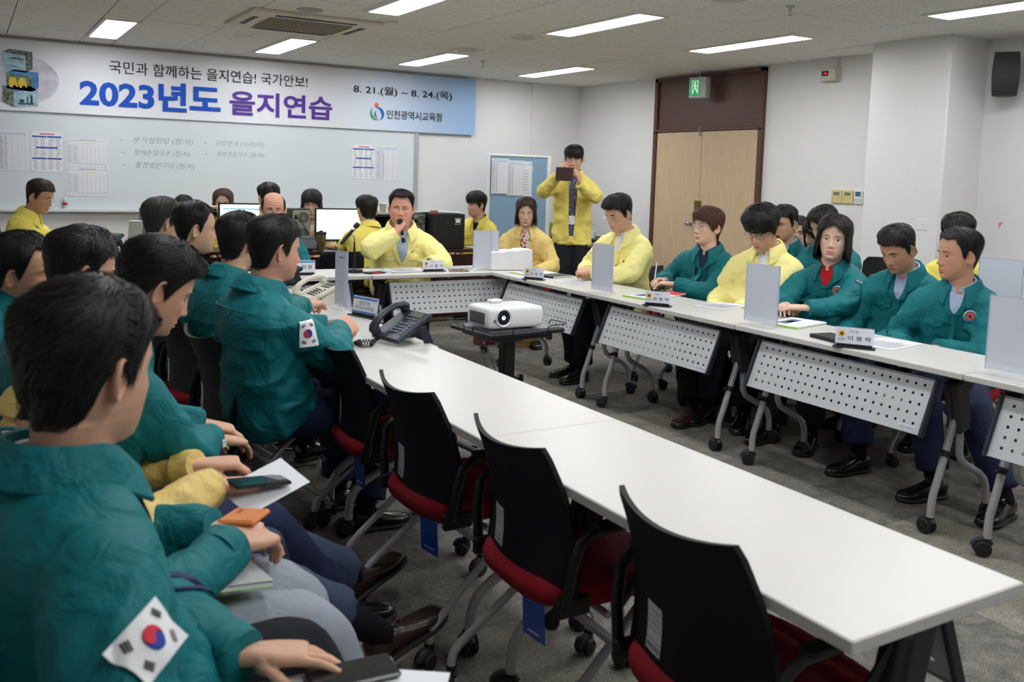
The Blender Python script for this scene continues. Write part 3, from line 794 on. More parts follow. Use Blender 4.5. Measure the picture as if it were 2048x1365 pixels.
        for p_, z_ in zip(v_, lz):
            h2 = tri_bvh.ray_cast(Vector(p_+o*.12), Vector(-o), .3); base_ = np.array(h2[0]) if h2[0] is not None else p_-o*z_
            dd_ = np.dot(base_-q_, o)
            if dd_ < -.022: base_ = base_+o*(-.022-dd_)
            nv_.append(base_+o*(.0025+z_*4))
        big.v = [np.array(nv_)]
        obj('flag_patch', big, [M_PWHITE, M_PRED, M_PBLUE, M_PBLACK], jo, 0, RT, label='white flag patch with red and blue circle')
    if tagl:
        sd = -1; p, o, ax = side_point(sd, .42, rr_*sd*.55+bf*.35+V(0, 0, .8)); h_ = tri_bvh.ray_cast(Vector(p+o*.2), Vector(-o), .4)
        if h_[0] is not None:
            q_ = np.array(h_[0])+o*.003; xx = nrm(np.cross(o, -ax)); xx = xx if True else xx; lb = MB(); lb.box((0, 0, 0), (.078, .021, .004), 0, .001)
            tx = text_fit('인천광역시교육청', .066, .011, .01); tm_ = np.eye(4); tm_[2, 3] = .0032; lb.join(tx, tm_, 1)
            for yy in (-.009, .009): lb.box((0, yy, .0021), (.074, .0008, .0004), 1)
            F = fr(q_, xx, np.cross(o, xx), o); obj('sleeve_label', lb, [M_LABELB, M_PWHITE], jo, 0, RT@F, label='black sleeve label with white lettering')
    if badge:
        p, o = tp(.775, -33); h_ = tri_bvh.ray_cast(Vector(p+o*.1), Vector(-o), .3)
        if h_[0] is not None:
            n_ = nrm(np.array(h_[1])*.5+o); q_ = np.array(h_[0])+n_*.011; up_ = nrm(V(0, 0, 1)-n_*n_[2]); F = fr(q_, np.cross(up_, n_), up_, n_)
            bm = MB(); bm.lathe([(.0005, -.006), (.029, -.006), (.029, 0), (.028, .001), (.0005, .001)], seg=36)
            bm.lathe([(.0265, .0011), (.0265, .0016), (.022, .0016), (.022, .0011)], seg=36, mi=1); bm.lathe([(.0005, .0011), (.0205, .0011), (.0205, .0016), (.0005, .0016)], seg=36, mi=2)
            bm.add([(-.0115, -.0075, .002), (.0115, -.0075, .002), (0, .0125, .002)], [(0, 1, 2)], 3)
            obj('round_badge', bm, [M_PWHITE, M_BADGEB, M_PORANGE, M_PBLUE], jo, 30, RT@F, label='round white badge with orange disc and blue triangle')
    if logo:
        p, o = tp(.735, -30); h_ = tri_bvh.ray_cast(Vector(p+o*.1), Vector(-o), .3)
        if h_[0] is not None:
            lm = MB(); F = fr(np.array(h_[0])+o*.004, nrm(np.cross(V(0, 0, 1), o)), V(0, 0, 1), o); lm.prism([(-.012, -.006), (-.002, -.006), (.002, .003), (.012, .004), (.012, .008), (-.006, .007)], 0, .001)
            obj('chest_emblem', lm, M_LABELB, jo, 0, RT@F)
    if lanyard:
        lm = MB(); pts = []
        tend = lanyard.get('t', .35)
        for sd in (-1, 1):
            def fb(u, v, sd=sd):
                t = .955+(tend-.955)*u; w = (26 if sd > 0 else 26)*(1-u)**1.0+1.5; return tp(t, sd*(w+3.2*(v-.5)))
            patch(lm, tri_bvh, fb, 16, 1, .0125, mi=0)
        if lanyard.get('card'):
            p, o = tp(tend-.07, 0); h_ = tri_bvh.ray_cast(Vector(p+o*.1), Vector(-o), .3); q_ = np.array(h_[0]) if h_[0] is not None else p
            F = fr(q_+o*.02, nrm(np.cross(V(0, 0, 1), o)), V(0, 0, 1), o); cm = MB(); cm.box((0, 0, 0), (.06, .085, .003), 0, .001); cm.box((0, .052, 0), (.012, .02, .006), 1); CARD = (cm, F)
        else: CARD = None
        lo_ = obj('lanyard', lm, lanyard.get('m', M_NAVYP), root, 40, RT)
        if CARD: obj('badge_card', CARD[0], [M_PWHITE, M_METAL], lo_, 0, RT@CARD[1])
    # ---- trousers, legs, shoes
    feet = feet or {}; tm = MB(); hipz = .0
    c0, rh, fh, th0 = tor.frame(.1)
    rh = np.cross(bf, V(0, 0, 1))
    pr = []
    for t, w_, d_ in ((-.12, .12, .09), (-.07, .150, .115), (0, .152, .108), (.05, .146, .10), (.10, .135, .092)):
        a_ = np.arange(24)*2*PI/24; pr.append(pel+V(0, 0, t)+np.outer(np.cos(a_)*w_, rh)+np.outer(np.sin(a_)*d_, bf))
    tm.loft([x[::-1] for x in pr][::1])
    legs = {}
    for key, sd in (('R', 1), ('L', -1)):
        hip = pel+rh*sd*.078+bf*(0 if stand else .03)-V(0, 0, .03 if not stand else .02); ft = feet.get(key)
        if ft is None:
            if stand: ft = dict(p=V(H[0], H[1], 0)+rh*sd*.10-bf*.02, d=nrm(bf+rh*sd*.2))
            else: ft = dict(p=V(*(pel+bf*.50)[:2], 0)+rh*sd*.12, d=nrm(bf+rh*sd*.15))
        fp = np.asarray(ft['p'], float); fd = nrm(ft['d']); ank = fp+V(0, 0, .085)*1.0; kp = ft.get('pole'); kp = np.asarray(kp, float) if kp is not None else bf+V(0, 0, .6)
        if ft.get('up') is not None: fu = nrm(ft['up'])
        else: fu = V(0, 0, 1)
        ank = fp+fu*.085
        K = ik(hip, ank, .43, .43, kp); legs[sd] = (hip, K, ank)
        path = bez_limb(hip, K, ank+(K-ank)*ft.get('rise', .12), 26, .2)
        cloth_tube(tm, path, np.array([.074 if stand else .084, .093, .090, .085, .081, .077, .074, .073, .076]), 20, .05, seed*5+sd+9, .5, 20)
        body.tube(bez_limb(hip, K, ank, 10), np.interp(np.linspace(0, 1, 11), [0, .5, .75, 1], [.06, .05, .045, .033]), 10)
        sm = MB(); sm.tube([ank+(K-ank)*.34, ank+(K-ank)*.12, ank, ank-fu*.05+fd*.02], [.048, .042, .040, .036], 16)
        obj('sock', sm, ft.get('sock', M_SOCK), root, 180, RT)
        so = MB(); ys = [-.068, -.06, -.035, 0, .04, .08, .12, .155, .18, .196, .202]; hw_ = [.012, .03, .037, .038, .039, .044, .049, .047, .038, .022, .006]; hh = [.05, .085, .1, .098, .086, .068, .056, .050, .044, .036, .022]
        a_ = np.arange(20)*2*PI/20
        def ring_(w_, z0, z1, y_): return np.stack([w_*np.sign(np.cos(a_))*np.abs(np.cos(a_))**.75, np.full(20, y_), z0+(z1-z0)*(.5+.5*np.sign(np.sin(a_))*np.abs(np.sin(a_))**.85)], 1)[::-1]
        so.loft([ring_(w_, .016, z_, y_) for w_, z_, y_ in zip(hw_, hh, ys)])
        so.loft([ring_(w_*1.08+.003, 0, .024, y_*1.015) for w_, y_ in zip(hw_, ys)], 1)
        so.tube([(0, .02, .088), (.0, .045, .091)], [.028, .012], 10)
        for yy in (.045, .062, .079): so.tube([(-.02, yy, .083-.55*(yy-.045)), (0, yy+.004, .091-.62*(yy-.045)), (.02, yy, .083-.55*(yy-.045))], .0025, 6, 1)
        F = fr(fp, np.cross(fd, fu), fd, np.cross(np.cross(fd, fu), fd)); obj('shoe', so, [shoe, M_SOLE], root, 50, RT@F)
    vs2, nn2, fs2 = remesh(tm, .0135 if near < 2 else .0095, 2, .5)
    q = vs2*V(8, 8, 8); vs2 = vs2+nn2*((ridged(q+vnoise(q*.5, 3)[:, None]*1.5, seed+31)-.4)*.006)[:, None]
    tmb = MB(); tmb.add(vs2, fs2); obj('trousers', tmb, trous, root, 180, RT)
    body.tube([pel, tor.frame(.35)[0], tor.frame(.7)[0], N-V(0, 0, .03)], [.09, .085, .09, .05], 14)
    for sd in (-1, 1): body.tube([tor.frame(.74)[0], tor.shoulder(sd)-V(0, 0, .02)], [.04, .028], 10)
    col = np.vstack([col, np.ones((body.n-len(col), 4), np.float32)])
    obj('body', body, sk, root, 180, RT, colattr=col)
    # ---- eyes, brows
    fi = [j for j in range(nt) if math.cos(th[j]) > .35]; fi = sorted(fi, key=lambda j: X[30, j])
    zcol = Z[:, 0]
    def fy_(x, z):
        i = np.searchsorted(zcol, z); i = min(max(i, 1), nz-1); k = (z-zcol[i-1])/(zcol[i]-zcol[i-1]+1e-9)
        ya = np.interp(x, X[i-1, fi], Y[i-1, fi]); yb = np.interp(x, X[i, fi], Y[i, fi]); return ya*(1-k)+yb*k
    op = dict(open=.0038, half=.0028, down=.0014, closed=.0002, wide=.005)[eyes]
    for sd in (-1, 1):
        em = MB(); cx, cz = sd*.0315, .0018; n_ = 13
        def surf(x, z, o): return (x, fy_(x, z)+o, z)
        up_ = [cz-.001+op*1.25*math.sin(PI*i/(n_-1))**.8+.0012*(i/(n_-1) if sd > 0 else 1-i/(n_-1)) for i in range(n_)]; lo_ = [cz-.001-op*.75*math.sin(PI*i/(n_-1))**.9+.0012*(i/(n_-1) if sd > 0 else 1-i/(n_-1)) for i in range(n_)]
        xs_ = [cx-.0135+.027*i/(n_-1) for i in range(n_)]
        vv = [surf(x, z, .0009) for x, z in zip(xs_, lo_)]+[surf(x, (a_+b_)/2, .0016) for x, a_, b_ in zip(xs_, lo_, up_)]+[surf(x, z, .0009) for x, z in zip(xs_, up_)]
        em.add(vv, [(i+k*n_, i+1+k*n_, i+1+(k+1)*n_, i+(k+1)*n_) for k in (0, 1) for i in range(n_-1)], 0)
        vv = [surf(x, z, .0014) for x, z in zip(xs_, up_)]+[surf(x, z+.0017, .0012) for x, z in zip(xs_, up_)]
        em.add(vv, [(i, i+1, i+1+n_, i+n_) for i in range(n_-1)], 2)
        if op > .001:
            ir = MB(); gx = P.get('gaze', 0)*.004; zi0, zi1 = np.interp(cx+gx, xs_, lo_), np.interp(cx+gx, xs_, up_); pts = []
            for j in range(16):
                a_ = j/16*2*PI; x_ = cx+gx+.0056*math.cos(a_); z_ = min(max(cz+.0002+.0056*math.sin(a_), np.interp(x_, xs_, lo_)), np.interp(x_, xs_, up_)); pts.append(surf(x_, z_, .0022))
            em.add(pts, [tuple(range(16))[::-1]], 1)
        em.v = [hw(em.verts())]; obj('eye', em, [M_EYEW, M_EYEI, M_LASH], root, 60, RT)
    hm_ = hair_mat('hair_'+hcol, dict(black=(.0085, .0075, .0075), soft=(.016, .012, .011), brown=(.07, .030, .016), darkbrown=(.026, .014, .010), grey=(.035, .033, .032))[hcol])
    for sd in (-1, 1):
        bm = MB(); n_ = 12; vv = []
        for i in range(n_):
            k = i/(n_-1); x_ = sd*(.0135+.034*k); zc = .0235+.0045*math.sin(k*PI*.75)-.003*k; hgt = .0034*(1-.75*k**2)*(P.get('brow', 1))
            for dz in (-hgt, 0, hgt): vv.append((x_, fy_(x_, zc+dz)+(.0018 if dz == 0 else .0004), zc+dz))
        fs_2 = [(3*i+k, 3*i+3+k, 3*i+4+k, 3*i+1+k) for i in range(n_-1) for k in (0, 1)]
        bm.add(vv, fs_2)
        bm.v = [hw(bm.verts())]; obj('eyebrow', bm, hm_ if P.get('brow', 1) > .7 else mat('eyebrow_brown', (.06, .035, .025), .8), root, 60, RT)
    # ---- hair
    hb, uv = hair_build(hair, P, None, seed, strands, fat, hvol); hb.v = [hw(hb.verts())]
    obj('hair', hb, hm_, root, 180, RT, uv=uv)
    if glasses:
        gm = MB(); gk = glasses; mt = dict(metal=M_METAL, black=M_BLKP, gold=M_GOLD)[gk[0]]; rx, rz = gk[1], gk[2]; tr = gk[3]
        for sd in (-1, 1):
            lp = []
            for j in range(28):
                a_ = j/28*2*PI; x_ = sd*.0335+rx*math.cos(a_)*(abs(math.cos(a_))**(-.12) if abs(math.cos(a_)) > .2 else 1.2); z_ = -.002+rz*math.sin(a_); lp.append((sd*.0335+rx*math.copysign(abs(math.cos(a_))**.8, math.cos(a_)), .1005-.35*abs(sd*.0335+rx*math.cos(a_))**1.0*.35-.012*(z_ < -.01), z_))
            gm.tube(lp, tr, 6, 0, loop=True)
            cz_ = np.mean(lp, 0); gm.add([cz_]+lp, [(0, 1+j, 1+(j+1) % 28) for j in range(28)], 1)
            ex = max(lp, key=lambda q_: q_[0]*sd)
            gm.tube([ex, (sd*.0745, .082, .004), (sd*.081, .03, .006), (sd*.0815, -.012, .004), (sd*.079, -.03, -.014)], tr*1.1, 6, 2)
        gm.tube([(-.0335+rx, .099, .002), (0, .104, .006), (.0335-rx, .099, .002)], tr, 6, 0)
        gm.v = [hw(gm.verts())]; obj('glasses', gm, [mt, M_LENS, M_BLKP if gk[0] == 'black' else mt], root, 60, RT)
    if earring:
        em = MB(); em.tube([(sd_*0+.083, -.012+.009*math.cos(a_), -.048+.009*math.sin(a_)) for sd_ in (1,) for a_ in np.linspace(0, 2*PI, 14)[:-1]], .0016, 6, loop=True); em.v = [hw(em.verts())]; obj('earring', em, M_METAL, root, 60, RT)
    if watch:
        S, E, Wp, dirf = sleeves_info[watch]; wm = MB(); c_ = Wp+dirf*.016; u_ = nrm(np.cross(dirf, V(0, 0, 1))); v_ = np.cross(u_, dirf)
        wm.tube([c_+.0285*(u_*math.cos(a_)+v_*math.sin(a_)*.85) for a_ in np.linspace(0, 2*PI, 20)[:-1]], .006, 6, 0, loop=True)
        F = fr(c_+.031*v_*np.sign(v_[2]), dirf, u_, v_*np.sign(v_[2])); w2 = MB(); w2.lathe([(.001, -.004), (.021, -.004), (.021, .004), (.018, .006), (.001, .006)], seg=20, mi=1); wm.join(w2, F)
        obj('wristwatch', wm, [M_BLKP, M_METAL], root, 40, RT)
    return root
M_BADGEB = mat('print_mid_blue', srgb(40, 110, 170), .7)
def hand(p, pose='relax', d=None, n=(0, 0, 1), pole=None, s=1.0): return dict(p=V(*p), pose=pose, d=d, n=n, pole=pole, s=s)
def foot(p, d, up=None, rise=.12, pole=None): return dict(p=V(*p), d=d, up=up, rise=rise, pole=pole)
# ================================================================ room shell
def wall_mat():
    m = mat('woven_white_wallpaper', srgb(230, 229, 229), .85, 0, .2, bump=(130, .35, .006), var=(1.3, .025)); return m
M_WALL = wall_mat()
def ceil_mat():
    m = mat('mineral_fibre_tile', srgb(224, 221, 214), .9, 0, .1); nt = m.node_tree; b = nt.nodes['Principled BSDF']; tc = nt.nodes.new('ShaderNodeTexCoord')
    n = nt.nodes.new('ShaderNodeTexNoise'); n.inputs['Scale'].default_value = 55; n.inputs['Detail'].default_value = 3; n.inputs['Distortion'].default_value = 2
    nt.links.new(tc.outputs['Object'], n.inputs['Vector']); cr = nt.nodes.new('ShaderNodeValToRGB')
    cr.color_ramp.elements[0].position = .33; cr.color_ramp.elements[0].color = (*srgb(166, 163, 156), 1); cr.color_ramp.elements[1].position = .41; cr.color_ramp.elements[1].color = (*srgb(240, 238, 232), 1)
    nt.links.new(n.outputs['Fac'], cr.inputs[0]); nt.links.new(cr.outputs[0], b.inputs['Base Color'])
    bp = nt.nodes.new('ShaderNodeBump'); bp.inputs['Strength'].default_value = .4; bp.inputs['Distance'].default_value = .004; nt.links.new(cr.outputs[0], bp.inputs['Height']); nt.links.new(bp.outputs[0], b.inputs['Normal'])
    return m
def carpet_mat():
    m = mat('grey_carpet_tile', (.1, .1, .1), .95, 0, .1); nt = m.node_tree; b = nt.nodes['Principled BSDF']; N = nt.nodes.new; L = nt.links.new
    tc = N('ShaderNodeTexCoord'); br = N('ShaderNodeTexBrick'); br.offset = 0.5; br.inputs['Scale'].default_value = 1
    br.inputs['Brick Width'].default_value = .5; br.inputs['Row Height'].default_value = .5; br.inputs['Mortar Size'].default_value = .0015
    br.inputs['Color1'].default_value = (0, 0, 0, 1); br.inputs['Color2'].default_value = (1, 1, 1, 1); br.inputs['Mortar'].default_value = (.3, .3, .3, 1); br.inputs['Bias'].default_value = 0
    L(tc.outputs['Object'], br.inputs['Vector'])
    st = N('ShaderNodeTexNoise'); st.inputs['Scale'].default_value = 7; st.inputs['Detail'].default_value = 7; st.inputs['Roughness'].default_value = .7; st.inputs['Distortion'].default_value = 1.5; L(tc.outputs['Object'], st.inputs['Vector'])
    a = N('ShaderNodeMix'); a.data_type = 'FLOAT'; a.inputs[0].default_value = .72; L(br.outputs['Color'], a.inputs[2]); L(st.outputs['Fac'], a.inputs[3])
    cr = N('ShaderNodeValToRGB'); cr.color_ramp.elements[0].position = .36; cr.color_ramp.elements[0].color = (*srgb(114, 112, 109), 1); cr.color_ramp.elements[1].position = .66; cr.color_ramp.elements[1].color = (*srgb(166, 161, 148), 1)
    L(a.outputs[0], cr.inputs[0])
    wv = N('ShaderNodeTexVoronoi'); wv.inputs['Scale'].default_value = 190; L(tc.outputs['Object'], wv.inputs['Vector'])
    mr = N('ShaderNodeMapRange'); mr.inputs[1].default_value = 0; mr.inputs[2].default_value = .6; mr.inputs[3].default_value = 1.25; mr.inputs[4].default_value = .62; L(wv.outputs['Distance'], mr.inputs[0])
    mx = N('ShaderNodeMix'); mx.data_type = 'RGBA'; mx.blend_type = 'MULTIPLY'; mx.inputs[0].default_value = 1; L(cr.outputs[0], mx.inputs[6]); L(mr.outputs[0], mx.inputs[7]); L(mx.outputs[2], b.inputs['Base Color'])
    bp = N('ShaderNodeBump'); bp.inputs['Strength'].default_value = .6; bp.inputs['Distance'].default_value = .004; L(mr.outputs[0], bp.inputs['Height']); L(bp.outputs[0], b.inputs['Normal'])
    return m
XL, YF = -1.7, -2.6
m = MB(); m.box(((XL+XW+.4)/2, (YF+YW+.3)/2, -.05), (XW-XL+1.2, YW-YF+1.2, .1)); struct('floor', m, carpet_mat())
m = MB(); m.box(((XL+XW)/2, YW+.1, 1.4), (XW-XL+.4, .2, 2.9)); struct('wall_back', m, M_WALL)
m = MB(); m.box((XW+.1, (YF+YW)/2, 1.4), (.2, YW-YF, 2.9)); struct('wall_right', m, M_WALL)
m = MB(); m.box((XL-.1, (YF+YW)/2, 1.4), (.2, YW-YF, 2.9)); struct('wall_left', m, M_WALL)
m = MB(); m.box(((XL+XW)/2, YF-.1, 1.4), (XW-XL+.4, .2, 2.9)); struct('wall_front', m, M_WALL)
m = MB(); m.box(((6.68+XW)/2, (4.57+5.31)/2, 1.36), (XW-6.68+.02, 5.31-4.57, 2.72), 0, .012); struct('wall_pillar', m, M_WALL, 40)
m = MB(); m.box((6.78, YW-.012, 1.36), (.8, .03, 2.72)); struct('wall_pilaster', m, M_WALL)
# ceiling: light bays of .3 m between pairs of .64 m tiles, rows of .6 m; tiles sit a little unevenly
LX = [1.165, 2.745, 4.32, 5.915]
m = MB(); rg = random.Random(3)
x = 1.01-1.58*2; xs = []
while x < XW+.3:
    xs += [x, x+.30, x+.94]; x += 1.58
ys = [8.94+.605*k for k in range(-21, 4)]
for i in range(len(xs)-1):
    for j in range(len(ys)-1):
        a, b, c, d = xs[i], xs[i+1], ys[j], ys[j+1]
        if b < XL or a > XW or d < YF or c > YW: continue
        a, b, c, d = max(a, XL), min(b, XW), max(c, YF), min(d, YW)
        z = CEIL+rg.uniform(-.0015, .0015); m.box(((a+b)/2, (c+d)/2, z+.009), (b-a-.007, d-c-.006, .018), 0, .002)
m.box(((XL+XW)/2, (YF+YW)/2, CEIL+.05), (XW-XL, YW-YF, .04), 1)
struct('ceiling', m, [ceil_mat(), mat('ceiling_void', (.04, .04, .038), .9)])
# baseboards
MB_ = mat('baseboard_dark', srgb(70, 60, 55), .6)
for n, c, d in (('baseboard_back', ((XL+XW)/2, YW-.006, .05), (XW-XL, .012, .1)), ('baseboard_right', (XW-.006, (5.31+6.93)/2, .05), (.012, 6.93-5.31, .1)), ('baseboard_right_near', (XW-.006, (YF+4.57)/2, .05), (.012, 4.57-YF, .1)), ('baseboard_left', (XL+.006, (YF+YW)/2, .05), (.012, YW-YF, .1))):
    m = MB(); m.box(c, d); struct(n, m, MB_)
# door
M_DOOR = mat('light_ash_laminate', srgb(196, 170, 138), .5, bump=(3, .05)); nt = M_DOOR.node_tree
def wood(name, c1, c2, sc=(26, 26, 1.2), rough=.5):
    mm = mat(name, c1, rough); nt = mm.node_tree; tc = nt.nodes.new('ShaderNodeTexCoord'); mp = nt.nodes.new('ShaderNodeMapping'); mp.inputs['Scale'].default_value = sc
    n = nt.nodes.new('ShaderNodeTexNoise'); n.inputs['Scale'].default_value = 3; n.inputs['Detail'].default_value = 5; cr = nt.nodes.new('ShaderNodeValToRGB')
    cr.color_ramp.elements[0].position = .3; cr.color_ramp.elements[1].position = .7; cr.color_ramp.elements[0].color = (*c1, 1); cr.color_ramp.elements[1].color = (*c2, 1)
    nt.links.new(tc.outputs['Object'], mp.inputs[0]); nt.links.new(mp.outputs[0], n.inputs['Vector']); nt.links.new(n.outputs['Fac'], cr.inputs[0]); nt.links.new(cr.outputs[0], mm.node_tree.nodes['Principled BSDF'].inputs['Base Color']); return mm
M_DOOR = wood('pale_ash_veneer', srgb(196, 168, 134), srgb(214, 190, 158)); M_DBR = wood('dark_brown_veneer', srgb(80, 50, 42), srgb(98, 64, 54), (6, 2, 30), .45)
M_DARKW = wood('dark_mahogany_panel', srgb(44, 22, 19), srgb(60, 32, 27), (2, 2, 30), .3)
door = thing('door_1', None, None, (XW, 7.84, 0)); del_ = door; door['kind'] = 'structure'
def dobj(n, mb, mt, **k): return obj(n, mb, mt, door, 30, **k)
m = MB(); y0, y1 = -.88, .88
m.box((-.02, y0+.03, 1.33), (.05, .06, 2.66), 0, .003); m.box((-.02, y1-.03, 1.33), (.05, .06, 2.66), 0, .003); m.box((-.02, 0, 2.64), (.05, 1.76, .04), 0, .003); m.box((-.02, 0, 2.045), (.05, 1.64, .035), 0, .003)
dobj('door_frame', m, M_DBR)
m = MB(); m.box((-.008, 0, 2.34), (.02, 1.66, .58)); dobj('transom_panel', m, M_DBR)
for a, b in ((-.82, .037), (.041, .82)):
    m = MB(); m.box((-.012, (a+b)/2, 1.012), (.03, b-a-.002, 2.02), 0, .002); LEAF = dobj('door_leaf', m, M_DOOR)
M_BRASS = mat('aged_brass', srgb(140, 120, 60), .35, .9)
m = MB(); m.box((-.03, .055, 1.195), (.006, .11, .10), 0, .002); m.cyl((-.033, .04, 1.19), (-.055, .04, 1.19), .014, 14); m.box((-.036, .055, 1.235), (.014, .10, .012), 0, .003); obj('lock_plate', m, M_BRASS, LEAF, 30, label='brass lock plate')
m = MB(); m.lathe([(.026, 0), (.026, .006), (.012, .01), (.012, .035), (.025, .045), (.03, .06), (.022, .074), (.003, .078)], seg=20); m.xf(fr((-.03, .16, .985), (0, 0, 1), (0, 1, 0))); 
obj('door_knob', m, M_METAL, LEAF, 30, label='round steel door knob')
M_STEEL = mat('brushed_steel', (.5, .5, .5), .35, 1)
m = MB(); m.box((-.035, .07, 2.02), (.012, .022, .10), 0, .002); m.cyl((-.045, .07, 2.06), (-.045, .07, 1.97), .004, 8); dobj('bolt_latch', m, M_STEEL)
for yy in (-.84, .84): m = MB(); m.box((-.045, yy, 2.03), (.02, .06, .022), 0, .003); dobj('hinge', m, M_BLKP)

# ---------------------------------------------------------------- ceiling fittings
M_LED = mat('led_diffuser', (.9, .9, .9), .5, emit=((.965, .985, 1.0), LAMP_POWER)); M_LFR = mat('lamp_frame_white', srgb(226, 224, 220), .5)
def lamp(x, y, label):
    t = thing('ceiling_light', label, 'ceiling light', (x, y, CEIL), 0, None)
    m = MB(); w, l = .30, 1.30
    for sx in (-1, 1): m.box((sx*(w/2-.014), 0, -.004), (.034, l, .012), 0, .002)
    for sy in (-1, 1): m.box((0, sy*(l/2-.012), -.004), (w, .028, .012), 0, .002)
    obj('lamp_frame', m, M_LFR, t, 0)
    m = MB(); m.box((0, 0, -.001), (.236, 1.248, .006)); obj('light_diffuser', m, M_LED, t, 0); return t
base = lamp(1.165, 9.14, 'lit ceiling panel at the far left above the banner cubes')
for x_, y_, lb in ((2.745, 9.14, 'lit ceiling panel just behind the air conditioner cassette'), (4.32, 9.05, 'lit ceiling panel above the right end of the banner'), (5.9, 9.07, 'lit ceiling panel nearest the back right corner of the room'),
                   (2.765, 6.05, 'lit ceiling panel cut by the top edge, right of the air conditioner'), (4.36, 6.05, 'lit ceiling panel above the standing photographer'), (5.92, 6.03, 'lit ceiling panel in front of the brown door'),
                   (5.93, 3.56, 'lit ceiling panel cut by the top right corner near the loudspeaker')):
    dup(base, (x_, y_, CEIL), 0, lb)
for x_, y_ in ((4.34, 3.0), (2.76, 3.0), (4.34, .5), (5.93, .5), (2.76, .5), (1.165, 6.05), (1.165, 3.0), (1.165, .5)):
    dup(base, (x_, y_, CEIL), 0, 'lit ceiling panel out of view above the near tables', 'ceiling panels above the near tables')
M_ACB = mat('aged_ivory_plastic', srgb(214, 204, 184), .5); M_ACG = mat('dusty_grille', srgb(150, 138, 120), .8, bump=(200, .4)); M_VOID = mat('dark_slot', (.01, .01, .013), .6); M_LOUV = mat('louver_grey', srgb(150, 158, 166), .4)
t = thing('air_conditioner', 'ivory four-way ceiling cassette air conditioner with a dusty grille', 'air conditioner', (2.42, 7.55, CEIL))
m = MB(); m.box((0, 0, -.015), (1.06, .92, .03), 0, .008); obj('cover', m, M_ACB, t, 30)
m = MB(); m.box((0, 0, -.034), (.68, .50, .012), 0, .004)
for k in range(17): m.box((-.32+.04*k, 0, -.042), (.008, .46, .006))
obj('intake_grille', m, M_ACG, t, 0)
for a, b, c, d in ((0, -.36, .66, .05), (0, .36, .66, .05), (-.44, 0, .05, .42), (.44, 0, .05, .42)):
    m = MB(); m.box((a, b, -.031), (c, d, .004)); 
    m.box((a+(.008 if a else 0), b+(.008 if b else 0), -.036), (c*.9 if c > d else .016, d*.9 if d > c else .016, .008), 1, .002); obj('louver_slot', m, [M_VOID, M_LOUV], t, 0)
M_SPK = mat('perforated_speaker_grille', srgb(176, 178, 180), .5, bump=(500, .8))
def disc(x, y, r, name, lb, cat, mt, h=.008, g=None, ring=None):
    m = MB(); m.lathe([(.002, -h), (r*.9, -h), (r, -h*.5), (r, 0)], (0, 0, 0), 36)
    if ring: m.lathe([(r, -.002), (r+.02, -.004), (r+.024, 0)], (0, 0, 0), 36, 1)
    o = obj(name, m, [mt, M_LFR], None, 40, label=lb, cat=cat, group=g); o.location = (x, y, CEIL); return o
disc(2.27, 6.92, .10, 'ceiling_speaker', 'round grey ceiling speaker in front of the air conditioner', 'speaker', M_SPK)
disc(2.25, 8.74, .09, 'ceiling_speaker', 'round ceiling speaker behind the air conditioner, left of a lit panel', 'speaker', M_LFR)
for x, y, lb in ((4.22, 7.0, 'square ceiling air diffuser in front of the far middle panel'), (4.24, 8.1, 'square ceiling air diffuser touching the far middle panel'), (4.35, 4.62, 'square ceiling air diffuser cut by the top edge of the view')):
    m = MB(); m.box((0, 0, -.004), (.26, .26, .008), 0, .003); m.lathe([(.11, -.008), (.10, -.014), (.085, -.010), (.075, -.018), (.002, -.018)], (0, 0, 0), 28, 1); o = obj('air_diffuser', m, [M_LFR, mat('diffuser_ring', srgb(200, 198, 190), .5)], None, 40, label=lb, cat='air vent'); o.location = (x, y, CEIL)
m = MB(); m.lathe([(.045, 0), (.045, -.018), (.03, -.024), (.003, -.024)], seg=24); o = obj('smoke_detector', m, M_LFR, None, 40, label='small white smoke detector right of the air conditioner', cat='smoke detector'); o.location = (2.98, 7.0, CEIL)
for x, y, lb in ((4.86, 4.56, 'steel sprinkler head hanging near the top edge of the view'), (4.78, 8.76, 'steel sprinkler head between the far ceiling panels')):
    m = MB(); m.cyl((0, 0, 0), (0, 0, -.01), .03, 20); m.cyl((0, 0, -.01), (0, 0, -.035), .009, 12); m.tube([(-.012, 0, -.03), (-.014, 0, -.045), (0, 0, -.06), (.014, 0, -.045), (.012, 0, -.03)], .003, 6); m.cyl((0, 0, -.06), (0, 0, -.063), .017, 14)
    o = obj('sprinkler_head', m, M_STEEL, None, 40, label=lb, cat='sprinkler'); o.location = (x, y, CEIL)

# ---------------------------------------------------------------- back wall: whiteboard, banner, papers
M_BOARD = mat('whiteboard_enamel', srgb(214, 222, 228), .22, 0, .5); M_ALU = mat('anodised_aluminium', srgb(190, 195, 202), .35, .6)
t = thing('whiteboard', 'long white wall board with aluminium frame and pen tray under the banner', 'whiteboard', (2.1, YW, 0))
m = MB(); m.box((0, -.015, 1.47), (5.3, .02, 1.0)); obj('writing_surface', m, M_BOARD, t, 0)
m = MB()
for sx in (-1, 1): m.box((sx*2.64, -.02, 1.47), (.055, .036, 1.06), 0, .004)
m.box((0, -.02, 1.985), (5.3, .036, .03), 0, .004); obj('board_frame', m, M_ALU, t, 30)
m = MB(); m.box((0, -.045, .975), (5.3, .085, .02), 0, .004); m.box((0, -.085, .985), (5.3, .008, .03), 0, .003); m.box((0, -.012, .99), (5.3, .02, .05), 0); obj('pen_tray', m, mat('tray_white', srgb(222, 224, 228), .4), t, 30)
M_INK = mat('faded_marker_ink', srgb(118, 124, 138), .6)
